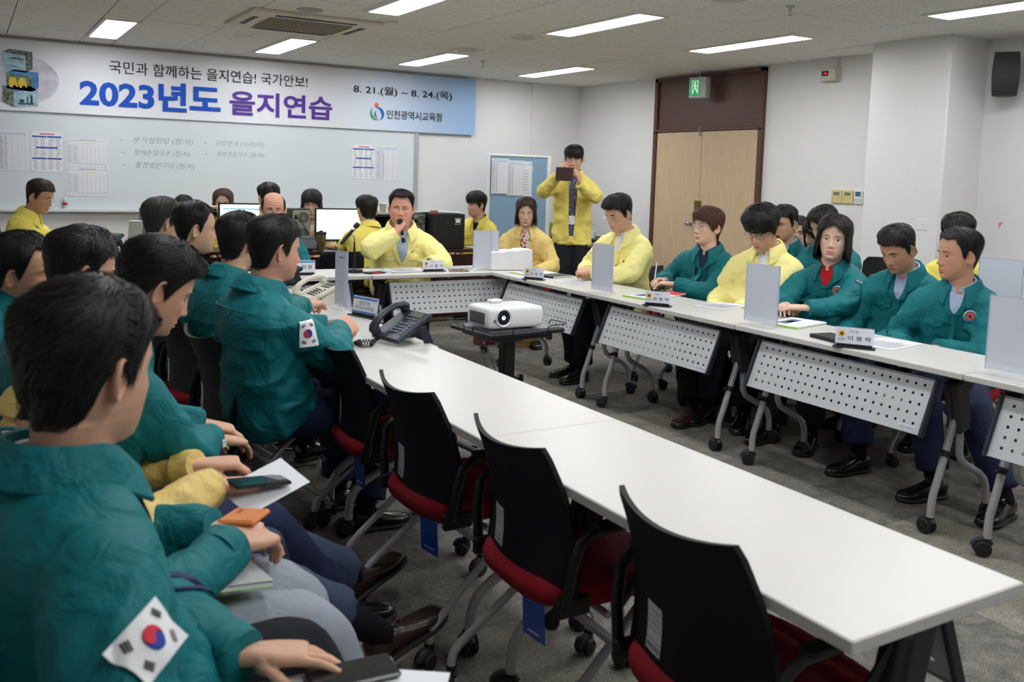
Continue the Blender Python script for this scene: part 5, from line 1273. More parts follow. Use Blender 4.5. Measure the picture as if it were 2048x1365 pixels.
# chairs
M_CBACK = fabric('black_mesh_back', srgb(22, 22, 26), .6, wr=.05); M_RED_S = fabric('red_seat_fabric', srgb(138, 22, 36), .85, wr=.08); M_CPL = mat('black_chair_plastic', srgb(20, 20, 23), .42)
M_TAG = mat('blue_tag_plastic', srgb(18, 84, 190), .25, coat=.3)
def make_chair(label, red=True, tagc=True, sticker=1):
    """origin on the floor, faces +y"""
    t = thing('conference_chair', label, 'chair', (0, 0, 0))
    # seat: cushion with rounded front
    m = MB(); rings = []; a = np.arange(32)*2*PI/32
    for z, k in ((.395, .70), (.405, .90), (.425, .985), (.445, 1.0), (.462, .975), (.470, .88), (.472, .6), (.470, .2)):
        x = .225*k*np.sign(np.cos(a))*np.abs(np.cos(a))**.62; y = .232*k*np.sign(np.sin(a))*np.abs(np.sin(a))**.62-.022
        zz = z-.018*np.clip((y-.12)/.12, 0, 1)**2-.004*np.cos(x*6)
        rings.append(np.stack([x, y, zz], 1))
    m.loft(rings); obj('seat', m, M_RED_S if red else M_CBACK, t, 60)
    m = MB(); m.box((0, 0, .392), (.30, .28, .022), 0, .008); obj('seat_pan', m, M_CPL, t, 30)
    # back: thin curved shell, narrower at the top
    m = MB(); nz_, nx_ = 16, 14; F_, B_ = [], []
    for i in range(nz_+1):
        k = i/nz_; z = .452+.358*k; hw_ = .222-.016*k-.030*max(0, k-.3)**1.2 - (.010 if k == 1 else 0); yc = -.215+.025*math.sin(PI*k*.9)-.075*k**1.6
        for j in range(nx_+1):
            u = -1+2*j/nx_; y = yc+.052*(u*u)*(1-.25*k)*1.0; zz = z+(.022*(1-u*u)*-1.0+.012)*(k**6)
            F_.append((u*hw_, y, zz)); B_.append((u*hw_, y-.014, zz))
    n = nx_+1; N_ = len(F_); fs = []
    for i in range(nz_):
        for j in range(nx_):
            a_ = i*n+j; fs.append((a_+1, a_, a_+n, a_+n+1)); fs.append((N_+a_, N_+a_+1, N_+a_+n+1, N_+a_+n))
    bd = [j for j in range(n)]+[i*n+nx_ for i in range(1, nz_+1)]+[nz_*n+j for j in range(nx_-1, -1, -1)]+[i*n for i in range(nz_-1, 0, -1)]
    for p, q in zip(bd, bd[1:]+bd[:1]): fs.append((p, q, N_+q, N_+p))
    m.add(F_+B_, fs); obj('backrest', m, M_CBACK, t, 50)
    if sticker:
        def by(x, z):
            k = (z-.452)/.358; hw_ = .222-.016*k-.030*max(0, k-.3)**1.2; return -.215+.025*math.sin(PI*k*.9)-.075*k**1.6+.052*(x/hw_)**2*(1-.25*k)-.014
        q = MB(); q.add([(-.031+.062*i/6, -.0525+.105*j/6, 0) for i in range(7) for j in range(7)], [(i*7+j, (i+1)*7+j, (i+1)*7+j+1, i*7+j+1) for i in range(6) for j in range(6)]); q.box((0, -.028, .0008), (.06, .0012, .0004), 1)
        for yy in (.035, .022, .009, -.004): q.box((-.004, yy, .0008), (.044, .002, .0003), 2)
        tx = text_fit('#을지상황실', .052, .013, .01); tx.xf(fr((0, -.040, .0011), (1, 0, 0), (0, 1, 0))); q.join(tx, None, 1)
        v = q.verts(); q.v = [np.array([(x-.09, by(x-.09, y+.535)-.0012-z, y+.535) for x, y, z in v])]
        obj('asset_label', q, [M_STICK, M_INKK, M_LINE], t, 0, label='white asset label')
        q = text_fit('시디즈', .024, .007, .01); obj('maker_print', q, M_STICK, t, 0, M=fr((-.09, by(-.09, .465)-.003, .463), (1, 0, 0), (0, .02, 1)))
    if tagc:
        q = MB(); q.box((0, 0, 0), (.095, .0015, .125)); q.box((0, -.0012, -.045), (.05, .0004, .004), 1); q.box((0, .0, .068), (.012, .002, .03), 0); obj('hanging_tag', q, [M_TAG, M_PWHITE], t, 0, M=eul(4, 0, 6, (.03, -.17, .315)), label='blue plastic tag hanging under the seat')
    for s in (-1, 1):
        m = MB(); m.tube([(s*.195, .08, .405), (s*.212, -.03, .315), (s*.230, -.20, .175), (s*.236, -.245, .137), (s*.238, -.268, .112), (s*.238, -.275, .09), (s*.238, -.275, .068)], .0125, 12); lg = obj('rear_leg', m, M_TUBE, t, 60); caster(lg, s*.238, -.275, 90+s*20, .026, top=.075)
        m = MB(); m.tube([(s*.195, -.16, .405), (s*.212, -.06, .315), (s*.230, .12, .175), (s*.236, .168, .137), (s*.238, .192, .112), (s*.238, .20, .09), (s*.238, .20, .068)], .0125, 12); lg = obj('front_leg', m, M_TUBE, t, 60); caster(lg, s*.238, .20, 80-s*30, .026, top=.075)
        m = MB(); m.tube([(s*.225, -.205, .43), (s*.245, -.20, .52), (s*.255, -.185, .60), (s*.258, -.15, .625), (s*.258, .0, .63), (s*.258, .10, .622), (s*.255, .125, .60)], .011, 10, squash=(1.5, .8)); m.box((s*.258, -.03, .637), (.045, .24, .016), 0, .006); m.tube([(s*.255, .10, .60), (s*.250, .02, .50), (s*.236, -.06, .40)], .011, 10, squash=(.8, 1.4)); obj('armrest', m, M_CPL, t, 50)
        m = MB(); m.box((s*.215, -.175, .425), (.024, .10, .05), 0, .006); obj('hinge_block', m, M_CPL, t, 30)
    m = MB(); m.tube([(-.21, -.06, .375), (.21, -.06, .375)], .010, 10); obj('cross_bar', m, M_TUBE, t, 60)
    return t
ch = make_chair('empty black mesh conference chair with red seat, nearest the camera'); CHR = ch
def chair(x, y, face, label, group=None, grey=False, red=True):
    """face: azimuth the sitter looks towards (deg)"""
    return dup(CHR, (x, y, 0), face-90, label, group)
ch.location = (1.20+.235, 1.33, 0); ch.rotation_euler = (0, 0, math.radians(-92))
chair(1.435, 1.985, -1, 'empty black conference chair with red seat, second from the camera')
chair(1.425, 2.62, 3, 'empty black conference chair with red seat, third from the camera')
chair(1.46, 3.29, -4, 'empty black conference chair with red seat beside the man with the flag patch')
# ================================================================ things on and around the tables
M_ACR = mat('clear_acrylic', (.93, .95, 1.0), .03, 0, .5, trans=.0, alpha=.16); M_ACRE = mat('acrylic_edge_lilac', srgb(190, 192, 235), .1, alpha=.75); M_SHEETW = mat('sign_insert_pale', srgb(206, 212, 224), .7)
def acrylic(x, y, rz, w=.21, h=.30, label='', insert='blank', tilt=0):
    """upright T-shaped sign holder; rz = direction the face looks"""
    t = thing('sign_holder', label, 'sign holder', (x, y, T+.0005), rz-90+180)
    # local: width x, face towards -y
    m = MB(); m.box((0, 0, .012+h/2), (w, .002, h)); m.box((0, -.006, .012+h/2), (w, .0016, h)); obj('panel', m, M_ACR, t, 0)
    m = MB()
    for s in (-1, 1): m.box((s*(w/2-.001), -.003, .012+h/2), (.002, .009, h))
    m.box((0, -.003, .0125+h), (w, .008, .0015)); obj('panel_edge', m, M_ACRE, t, 0)
    m = MB(); m.box((0, -.003, .002), (w, .09, .003), 0, .001)
    for s in (-1, 1): m.add([(-w/2, -.003+s*.044, .004), (w/2, -.003+s*.044, .004), (w/2, -.003+s*.004, .045), (-w/2, -.003+s*.004, .045)], [(0, 1, 2, 3)])
    obj('foot', m, M_ACR, t, 0)
    m = MB(); m.box((0, -.003, .012+h/2), (w*.975, .0012, h*.97))
    if insert == 'printed':
        rg = random.Random(5)
        q = MB()
        for i in range(30):
            z_ = .03+h*.9*i/31; q.box((-.01+rg.uniform(-.01, .01), -.0039, z_), (w*rg.uniform(.5, .82), .0002, .0022), 1)
        q.box((0, -.0039, h*.93), (w*.5, .0002, .006), 2); m.join(q)
    obj('insert_sheet', m, [M_SHEETW, M_LINE, M_INKK], t, 0); return t
acrylic(1.735, 4.70, 185, .145, .30, 'upright clear sign holder with a printed sheet on the left tables', 'printed')
acrylic(3.455, 6.265, 262, .15, .30, 'upright clear sign holder at the table corner, left of the overlapping pair')
acrylic(3.545, 6.32, 255, .16, .295, 'upright clear sign holder at the table corner, right of the overlapping pair')
acrylic(3.545, 4.80, 183, .21, .31, 'upright clear sign holder in front of the man with clasped hands')
acrylic(3.57, 3.43, 183, .22, .31, 'upright clear sign holder catching the projector reflection')
acrylic(3.60, 2.09, 183, .23, .31, 'upright clear sign holder cut by the right edge of the view')
t_ = acrylic(5.00, 3.02, 190, .24, .31, 'upright clear sign holder behind the nearest profile man'); t_.location.z = .765
t = thing('side_table', 'small black side table behind the nearest profile man', 'table', (5.0, 3.02, 0)); m = MB(); m.box((0, 0, .75), (.3, .36, .025), 0, .005); obj('tabletop', m, M_BPL, t, 30); m = MB(); m.cyl((0, 0, .02), (0, 0, .74), .025, 14); m.lathe([(.002, 0), (.16, 0), (.16, .012), (.03, .03), (.002, .03)], seg=28); obj('pedestal', m, M_BPL, t, 40)

M_EMB = mat('emblem_gold', srgb(232, 178, 40), .5); M_EMR = mat('emblem_red', srgb(150, 30, 50), .5); M_NPW = mat('nameplate_white', srgb(226, 228, 240), .5)
def nameplate(x, y, face, name, sub, label, w=.155, h=.062, kind=0):
    t = thing('name_plate', label, 'name plate', (x, y, T+.0005), face+90)
    m = MB(); m.box((0, 0, .0035), (w*1.12, .055, .006), 0, .0015); m.box((0, 0, .012), (w*.95, .018, .013), 0, .003); obj('base', m, M_BPL, t, 30)
    F = eul(-8, 0, 0, (0, .003, .016+h/2))
    m = MB(); m.box((0, 0, 0), (w, .003, h), 0, .0006)
    def tx(s, cx, cz, ww, hh, mi, b=.01): q = text_fit(s, ww, hh, b); q.xf(fr((cx, -.0019, cz), (1, 0, 0), (0, 0, 1))); m.join(q, None, mi)
    if kind == 0:
        tx(name, w*.13, -h*.13, w*.62, h*.30, 1); tx(sub, -w*.02, h*.28, w*.22, h*.13, 1, 0)
        q = MB(); q.lathe([(.0005, -.0001), (.0125, -.0001), (.0125, .0008), (.0005, .0008)], seg=16); q.lathe([(.0005, .0009), (.007, .0009)], seg=16, mi=0)
        m.join(q.xf(fr((-w*.34, -.0016, h*.12), (1, 0, 0), (0, 0, 1))), None, 2)
        for k in range(8): 
            a = k*PI/4; m.box((-w*.34+.0125*math.cos(a), -.0019, h*.12+.0125*math.sin(a)), (.006, .0008, .006), 2)
        q = MB(); q.lathe([(.0005, 0), (.0068, 0)], seg=14); m.join(q.xf(fr((-w*.34, -.0028, h*.12), (1, 0, 0), (0, 0, 1))), None, 3)
        for k in range(2): m.box((-w*.34, -.0017, -h*.18-.007*k), (.034, .0004, .003), 4)
    else:
        m.box((0, -.0017, h*.40), (w*.98, .0005, h*.13), 5)
        if kind == 1: tx(name, 0, -.002, w*.8, h*.32, 1)
        else: tx(name, 0, h*.12, w*.45, h*.24, 1, 0); tx(sub, 0, -h*.17, w*.78, h*.24, 1, 0); m.box((-w*.02, -.0017, -h*.42), (w*.98, .0005, h*.10), 5)
    obj('plate', m, [M_NPW, M_INKK, M_EMB, M_EMR, M_LINE, mat('plate_band_blue', srgb(70, 130, 205), .5)], t, 0, M=F)
    m = MB(); m.box((0, 0, 0), (w*1.03, .0015, h*1.06)); obj('clear_cover', m, M_ACR, t, 0, M=F@np.array([[1, 0, 0, 0], [0, 1, 0, .004], [0, 0, 1, .002], [0, 0, 0, 1]], float)); return t
nameplate(3.04, 6.27, 268, '신 충 식', '위원장', 'name plate with gold emblem in front of the man with the microphone', .17, .07)
nameplate(3.51, 5.585, 216, '조 현 영', '부위원장', 'name plate with gold emblem furthest along the right row', .15, .068)
nameplate(3.51, 4.20, 216, '정 종 혁', '부위원장', 'name plate with gold emblem in the middle of the right row', .15, .068)
nameplate(3.51, 2.79, 214, '이 봉 락', '의 원', 'name plate with gold emblem nearest the camera on the right row', .165, .075)
nameplate(2.02, 6.30, 262, '연 습 차 장', '', 'name plate with blue band beside the man with the flag patch', .20, .085, 1)
nameplate(1.745, 4.395, 196, '행정국장', '(학교교육국장)', 'two-line name plate with blue bands at the edge of the left tables', .20, .085, 2)

M_PHB = mat('desk_phone_slate', srgb(40, 46, 58), .4); M_PHK = mat('phone_key_slate', srgb(112, 122, 144), .35); M_CREAM = mat('cream_phone_plastic', srgb(226, 222, 206), .4); M_PHD = mat('phone_display', srgb(96, 106, 100), .15)
def phone(x, y, face, label, cream=False, z=T, cord=True):
    """wedge desk phone; local: user sits at -y side, display at +y"""
    t = thing('desk_phone', label, 'telephone', (x, y, z+.0005), face+90)
    mt, kt = (M_CREAM, M_INKK) if cream else (M_PHB, M_PHK)
    F = eul(22 if cream else 30, 0, 0, (0, -.085, .012))
    m = MB(); m.box((0, .10, .012), (.205, .21, .026), 0, .008)
    if cream: m2 = MB(); m2.prism([(-.09, .0), (.09, .0), (.09, .0)], 0, 0); 
    obj('body', m, mt, t, 30, M=F)
    m = MB()
    if cream: m.add([(-.085, -.02, 0), (.085, -.02, 0), (.085, .085, 0), (-.085, .085, 0), (-.085, -.01, .03), (.085, -.01, .03), (.09, .09, .085), (-.09, .09, .085)], [(0, 3, 2, 1), (4, 5, 6, 7), (0, 1, 5, 4), (1, 2, 6, 5), (2, 3, 7, 6), (3, 0, 4, 7)])
    elif True:
        for sx in (-1, 1): m.add([(sx*.075-.008, .07, 0), (sx*.075+.008, .07, 0), (sx*.075+.008, .11, 0), (sx*.075-.008, .11, 0), (sx*.075-.008, .035, .062), (sx*.075+.008, .035, .062), (sx*.075+.008, .07, .078), (sx*.075-.008, .07, .078)], [(0, 3, 2, 1), (4, 5, 6, 7), (0, 1, 5, 4), (1, 2, 6, 5), (2, 3, 7, 6), (3, 0, 4, 7)])
        m.box((0, .062, .045), (.14, .006, .05))
    else: m.add([(-.07, .02, .0), (.07, .02, .0), (.07, .10, .0), (-.07, .10, .0), (-.07, .045, .068), (.07, .045, .068), (.07, .06, .076), (-.07, .06, .076)], [(0, 3, 2, 1), (4, 5, 6, 7), (0, 1, 5, 4), (1, 2, 6, 5), (2, 3, 7, 6), (3, 0, 4, 7)])
    obj('stand', m, mt, t, 0)
    m = MB(); m.box((.032, .175, .027), (.095, .04, .004), 0, .001); obj('display', m, M_PHD, t, 0, M=F)
    m = MB()
    for r in range(4):
        for c in range(3): m.box((-.0+.022*c, .045+.019*r, .0275), (.014, .010, .006), 0, .002)
    for c in range(6): m.box((-.005+.016*c, .140, .0275), (.010, .007, .005), 0, .0015)
    for r in range(5): m.box((.078, .040+.018*r, .0275), (.014, .009, .005), 0, .002)
    obj('keypad', m, kt, t, 30, M=F)
    m = MB(); pts = [(-.072, -.002, .040), (-.072, .012, .058), (-.072, .05, .075), (-.072, .10, .080), (-.072, .15, .075), (-.072, .188, .058), (-.072, .202, .040)]
    m.tube(pts, [.018, .021, .0165, .0155, .0165, .021, .018], 14, squash=(1.25, .85)); m.lathe([(.002, -.012), (.022, -.012), (.024, 0), (.02, .014), (.002, .014)], (-.072, .012, .04), 16); m.lathe([(.002, -.012), (.022, -.012), (.024, 0), (.02, .014), (.002, .014)], (-.072, .188, .04), 16)
    hs_ = obj('handset', m, mt, t, 50, M=F)
    if cord:
        m = MB(); pts = []; n = 340
        ctr = [(-.07, -.07, .02), (-.05, -.11, .012), (-.01, -.145, .012), (.04, -.185, .012), (.03, -.225, .012), (-.03, -.22, .012), (-.06, -.18, .012), (-.03, -.13, .012)]; ctr = np.array(ctr)
        for i in range(n):
            k = i/(n-1)*(len(ctr)-1); j = min(int(k), len(ctr)-2); f_ = k-j; c = ctr[j]*(1-f_)+ctr[j+1]*f_; a = i/n*2*PI*34; tn = nrm(ctr[j+1]-ctr[j]); s_ = np.cross(tn, (0, 0, 1)); pts.append(c+.0075*(s_*math.cos(a)+V(0, 0, 1)*math.sin(a)))
        m.tube(pts, .0022, 5); obj('coiled_cord', m, mt if cream else M_BPL, hs_, 180)
    return t
# phone: user direction towards -X side
phone(1.64, 3.68, 190, 'dark slate desk phone with coiled cord on the left row of tables')
phone(1.69, 4.98, 188, 'cream desk phone beside the upright printed sheet', cream=True, cord=False)
phone(1.72, 5.72, 190, 'dark desk phone half hidden by the head of the man with the flag patch', cord=False)

# projector and cart
M_PJ = mat('projector_white', srgb(232, 232, 232), .35, 0, .5); M_CARTT = mat('cart_top_grey', srgb(96, 96, 102), .35)
CR = 6; CX, CY, CZ = 2.385, 4.03, .70
t = thing('projector_cart', 'black height-adjustable cart with wire rail under the projector', 'cart', (CX, CY, 0), CR)
m = MB(); m.box((0, 0, CZ-.012), (.47, .37, .024), 0, .008); m.box((0, 0, CZ-.035), (.36, .30, .028), 0, .006); obj('shelf', m, [M_BPL], t, 30)
m = MB(); m.box((0, 0, CZ+.0015), (.42, .32, .003)); obj('shelf_mat', m, M_CARTT, t, 0)
for s in (-1, 1):
    m = MB(); m.tube([(s*.11, -.193, CZ-.015), (s*.11, -.197, CZ+.018), (s*.13, -.197, CZ+.022), (s*.22, -.197, CZ+.022), (s*.247, -.175, CZ+.022), (s*.247, -.05, CZ+.022), (s*.243, -.03, CZ-.01)], .003, 6); obj('wire_rail', m, M_BPL, t, 60)
    m = MB(); m.tube([(s*.247, .03, CZ-.01), (s*.247, .04, CZ+.022), (s*.247, .175, CZ+.022), (s*.22, .197, CZ+.022), (s*.13, .197, CZ+.022), (s*.12, .195, CZ-.015)], .003, 6); obj('wire_rail', m, M_BPL, t, 60)
    m = MB(); m.tube([(s*.02-.24, -.10, CZ-.03), (s*.02-.27, -.22, CZ-.12), (s*.03-.29, -.32, CZ-.22)], .004, 6); obj('wire_hook', m, M_BPL, t, 60)
m = MB(); m.box((0, 0, CZ-.06), (.12, .12, .03), 0, .006); m.box((0, 0, .40), (.075, .055, .56), 0, .008); m.box((0, 0, .17), (.09, .07, .28), 0, .008); obj('column', m, M_BPL, t, 30)
m = MB(); m.cyl((.05, 0, .42), (.085, 0, .42), .014, 12); m.box((.09, 0, .42), (.016, .05, .04), 0, .005); obj('height_knob', m, M_CPL, t, 40)
m = MB()
for s in (-1, 1):
    m.box((s*.19, 0, .075), (.04, .46, .03), 0, .008)
m.box((0, 0, .075), (.40, .06, .03), 0, .006); obj('base_frame', m, M_BPL, t, 30)
for sx in (-1, 1):
    for sy in (-1, 1): caster(t, sx*.19, sy*.21, sx*60, .026, top=.07)
t = thing('projector', 'white projector with its lens lit pale blue on the cart', 'projector', (CX-.035, CY-.03, CZ+.003), CR-5)
m = MB(); rings = []; w, d, h = .335, .24, .104; a = np.arange(56)*2*PI/56
for z, k in ((.014, .955), (.017, .975), (.028, .995), (.055, 1.0), (.09, .995), (.103, .98), (.110, .945), (.113, .88), (.114, .6), (.114, .1)):
    rings.append(np.stack([w/2*k*np.sign(np.cos(a))*np.abs(np.cos(a))**.28, d/2*k*np.sign(np.sin(a))*np.abs(np.sin(a))**.22, np.full(56, z)], 1))
m.loft(rings); obj('body', m, M_PJ, t, 40)
m = MB()
for r in range(9):
    for c in range(20): m.box((-w/2-.0006, -.078+.0075*c, .032+.0066*r), (.003, .0052, .0036))
obj('vent_grille', m, M_BPL, t, 0)
m = MB(); lx, lz = -.082, .066
m.lathe([(.043, -.002), (.046, -.004), (.043, -.009), (.037, -.006), (.034, .006), (.030, .02)], seg=40); m.f = m.f[:-2]; m.m = m.m[:-2]; F = fr((lx, -d/2+.002, lz), (1, 0, 0), (0, 0, -1), (0, 1, 0)); obj('lens_ring', m, M_PJ, t, 50, M=F)
m = MB(); m.lathe([(.0355, -.004), (.031, .002), (.026, .004), (.024, .012), (.0005, .013)], seg=36); obj('lens_barrel', m, mat('lens_barrel_dark', (.01, .012, .03), .15), t, 50, M=F)
m = MB(); m.lathe([(.0005, -.006), (.010, -.0045), (.018, .0), (.021, .006)], seg=32); m.f = m.f[:-1]; m.m = m.m[:-1]
ML = mat('lit_lens_glass', (.1, .3, .45), .05, coat=1); nt = ML.node_tree; tc = nt.nodes.new('ShaderNodeTexCoord'); gd = nt.nodes.new('ShaderNodeVectorMath'); gd.operation = 'LENGTH'
mp = nt.nodes.new('ShaderNodeMapping'); mp.inputs['Location'].default_value = (-lx, 0, -lz); mp.inputs['Scale'].default_value = (1, 0, 1); nt.links.new(tc.outputs['Object'], mp.inputs[0]); nt.links.new(mp.outputs[0], gd.inputs[0])
cr = nt.nodes.new('ShaderNodeValToRGB'); e = cr.color_ramp.elements; e[0].position = .25; e[0].color = (1.0, 1.0, 1.0, 1); e[1].position = .95; e[1].color = (.01, .02, .12, 1); q = e.new(.45); q.color = (.35, .8, .95, 1); q = e.new(.68); q.color = (.05, .35, .5, 1)
mr = nt.nodes.new('ShaderNodeMapRange'); mr.inputs[2].default_value = .021; nt.links.new(gd.outputs['Value'], mr.inputs[0]); nt.links.new(mr.outputs[0], cr.inputs[0]); nt.links.new(cr.outputs[0], nt.nodes['Principled BSDF'].inputs['Emission Color']); nt.nodes['Principled BSDF'].inputs['Emission Strength'].default_value = 2.2
obj('lens', m, ML, t, 60, M=F)
m = MB(); m.lathe([(.0005, -.0015), (.0065, -.0015), (.0065, .004)], seg=18); obj('sensor_window', m, M_PHD, t, 40, M=fr((-.130, -d/2, .052), (1, 0, 0), (0, 0, -1), (0, 1, 0)))
m = MB(); m.box((-.085, -.06, .0075), (.024, .018, .013), 0, .003); obj('foot', m, M_PJ, t, 30)
m = MB(); m.box((.105, -.06, .0075), (.018, .018, .013), 0, .003); obj('foot', m, M_PJ, t, 30); m = MB(); m.box((.0, .08, .0075), (.018, .018, .013), 0, .003); obj('foot', m, M_PJ, t, 30)
o = MB(); o.box((0, 0, .009), (.072, .045, .017), 0, .005); o.box((.022, -.0226, .009), (.004, .001, .004), 1); o = obj('wireless_receiver', o, [M_PJ, M_BPL], None, 30, label='small white wireless receiver box on top of the projector', cat='receiver'); o.matrix_world = Matrix(rotz(CR, (CX-.055, CY+.045, CZ+.1175)).tolist())

# papers, folders, books, pens
M_GREEN = mat('lime_cover_edge', srgb(160, 208, 60), .5); M_FGREY = mat('folder_grey', srgb(168, 170, 172), .6); M_FBLK = mat('folder_black', srgb(26, 26, 28), .5)
def flat(name, x, y, rz, w, h, kind, label, z=T, cat='paper', th=.0016, seed=1, tilt=0):
    o = sheet(name, (-w/2, -h/2, 0), V(1, 0, 0), V(0, 1, 0), w, h, kind, label, None, cat, False, None, seed); o.location = (x, y, z+.0012); o.rotation_euler = (math.radians(tilt), 0, math.radians(rz)); return o
def booklet(x, y, rz, w, h, label, z=T, th=.008, cover=None, cat='book', kind='cover', name='booklet', tilt=(0, 0), edge=None):
    t = thing(name, label, cat, (x, y, z+.001), rz); t.rotation_euler = (math.radians(tilt[0]), math.radians(tilt[1]), math.radians(rz))
    m = MB(); m.box((0, 0, th/2), (w-.004, h-.004, th-.001), 0); obj('pages', m, M_PAPER, t, 0)
    m = MB(); m.box((0, 0, .0005), (w, h, .0012)); m.box((-w/2, 0, th/2), (.0015, h, th)); obj('back_cover', m, edge or M_GREEN, t, 0)
    if cover: m = MB(); m.box((0, 0, th+.0006), (w, h, .0012)); obj('front_cover', m, cover, t, 0)
    else: sheet('front_cover', (-w/2, -h/2, th), V(1, 0, 0), V(0, 1, 0), w, h, kind, None, None, None, False, t, 3)
    return t
flat('paper_sheet', 3.90, 4.07, 15, .29, .21, 'text', 'loose sheet on the right row in front of the man in pale yellow', seed=11)
flat('paper_sheet', 3.76, 2.80, 10, .30, .20, 'text', 'loose sheet to the right of the nearest gold emblem name plate', seed=12)
flat('paper_sheet', 3.74, 5.36, 8, .29, .17, 'text', 'loose sheet in front of the man with clasped hands', seed=13)
flat('paper_sheet', 3.30, 6.33, 5, .24, .17, 'text', 'loose sheet behind the corner sign holders', seed=15)
booklet(3.74, 4.55, 12, .29, .21, 'booklet with pale printed cover right of the second sign holder', cat='booklet')
booklet(3.79, 3.40, 12, .30, .21, 'booklet with a photo cover and lime edge by the woman with folded hands', cat='booklet', th=.010)
booklet(3.73, 5.95, 4, .29, .20, 'booklet with blue print at the corner beside the white bag', cat='booklet', th=.006)
booklet(3.78, 5.70, 14, .22, .15, 'black padded folder behind the furthest gold emblem name plate', cover=M_FBLK, edge=M_FBLK, cat='folder', name='folder', th=.012)
booklet(3.60, 2.98, -8, .13, .19, 'small black notebook left of the nearest gold emblem name plate', cover=M_FBLK, edge=M_FBLK, cat='notebook', name='notebook', th=.016)
booklet(3.95, 4.58, 20, .15, .12, 'red notebook under the elbow of the woman holding a pen', cover=M_PRED, edge=M_PRED, cat='notebook', name='notebook', th=.01)
booklet(2.86, 6.36, 2, .31, .22, 'open black folder with white paper under the hand of the speaking man', kind='text', edge=M_FBLK, cat='folder', name='folder', th=.004)
m = MB(); m.box((0, 0, .001), (.21, .15, .002)); o = obj('paper_slip', m, mat('pale_cyan_paper', srgb(186, 226, 232), .7), None, 0, label='pale cyan sheet left of the speaking man', cat='paper'); o.location = (2.60, 6.36, T+.001); o.rotation_euler = (0, 0, .1)
t = thing('mobile_phone', 'dark phone in a case with a red and blue edge beside the microphone stand', 'phone', (2.56, 6.27, T+.001), 12); m = MB(); m.box((0, 0, .006), (.15, .08, .011), 0, .004); obj('case', m, M_BLKP, t, 30); m = MB(); m.box((0, -.041, .007), (.07, .002, .006), 0); obj('case_stripe', m, M_PRED, t, 0)
m = MB(); m.box((0, -.041, .007), (.05, .002, .006), 0); obj('case_stripe', m, M_PBLUE, t, 0, M=eul(0, 0, 0, (.06, -.0005, 0)))
t = thing('mobile_phone', 'phone in a brown leather case lying at the table corner', 'phone', (3.24, 6.24, T+.001), -14); m = MB(); m.box((0, 0, .005), (.15, .08, .010), 0, .004); obj('case', m, mat('tan_leather', srgb(150, 104, 74), .5), t, 30); m = MB(); m.box((0, 0, .0108), (.135, .068, .001)); obj('screen', m, mat('phone_glass_dim', srgb(110, 104, 96), .1), t, 0)
booklet(3.27, 6.42, -16, .30, .16, 'thin grey folder lying open at the table corner', cover=M_FGREY, edge=M_FBLK, cat='folder', name='folder', th=.01)
# white bag
t = thing('paper_bag', 'large white paper bag lying on its side at the table corner', 'bag', (3.70, 6.28, T+.001), -10)
m = MB(); rg = random.Random(4); rings = []
for i in range(9):
    k = i/8; x = -.17+.34*k; hgt = .165*(1-.18*(1-k))*(1+.03*math.sin(i*2.2)); dpt = .11*(1-.1*abs(k-.5))
    pr = [(-dpt, .004), (dpt, .004), (dpt*1.02, hgt*.3), (dpt*.97, hgt*.7), (dpt*.9, hgt), (0, hgt*1.02-.004*(i % 2)), (-dpt*.9, hgt), (-dpt*.95, hgt*.6), (-dpt*1.0, hgt*.3)]
    rings.append([(x, y+.003*math.sin(i*1.7+z*30), z) for y, z in pr])
m.loft(rings); obj('bag_body', m, mat('bag_paper', srgb(236, 236, 238), .6, bump=(14, .25, .01)), t, 35)
# desk microphone
t = thing('desk_microphone', 'black gooseneck desk stand holding a handheld microphone', 'microphone', (2.44, 6.36, T+.001), 0)
m = MB(); m.lathe([(.002, 0), (.062, 0), (.065, .006), (.063, .022), (.03, .028), (.014, .032), (.002, .032)], seg=36); obj('base', m, M_BPL, t, 40)
m = MB(); m.cyl((0, 0, .03), (0, 0, .185), .0085, 14); m.cyl((0, 0, .185), (0, 0, .225), .006, 12); obj('stem', m, M_BPL, t, 40)
m = MB(); m.tube([(0, 0, .18), (0, 0, .24), (-.003, 0, .262), (-.018, 0, .275), (-.035, 0, .272), (-.045, 0, .262)], .005, 10); obj('gooseneck', m, M_METAL, t, 60)
m = MB(); m.tube([(-.105, 0, .21), (-.075, 0, .245), (-.02, 0, .305), (.0, 0, .33)], [.013, .013, .012, .013], 16); m.tube([(.0, 0, .33), (.006, 0, .337), (.024, 0, .355), (.03, 0, .362)], [.016, .019, .019, .01], 16); obj('microphone_body', m, M_BPL, t, 60)
m = MB(); m.tube([(-.015, 0, .311), (-.003, 0, .325)], .0155, 16); obj('microphone_band', m, M_METAL, t, 60)
# ================================================================ back of the room
t = thing('office_desk', 'dark mahogany desk at the back carrying monitors and computers', 'desk', (3.80, 8.30, 0))
m = MB(); m.box((0, 0, T-.015), (2.5, .50, .03), 0, .004); obj('desktop', m, M_DARKW, t, 30)
m = MB(); m.box((0, -.20, .36), (2.42, .02, .62)); m.box((-1.22, 0, .35), (.03, .46, .70)); m.box((1.22, 0, .35), (.03, .46, .70)); m.box((-.05, 0, .35), (.03, .40, .70)); obj('desk_body', m, M_DARKW, t, 0)
M_SCR = mat('screen_lit_white', (.7, .72, .75), .2, emit=((.86, .92, 1), .95)); M_SCRB = mat('screen_bar_blue', (.2, .4, .5), .2, emit=((.15, .5, .65), .6)); M_SCRG = mat('screen_line_grey', (.5, .5, .5), .2, emit=((.66, .7, .76), .8)); M_MON = mat('monitor_bezel', srgb(26, 28, 36), .35)
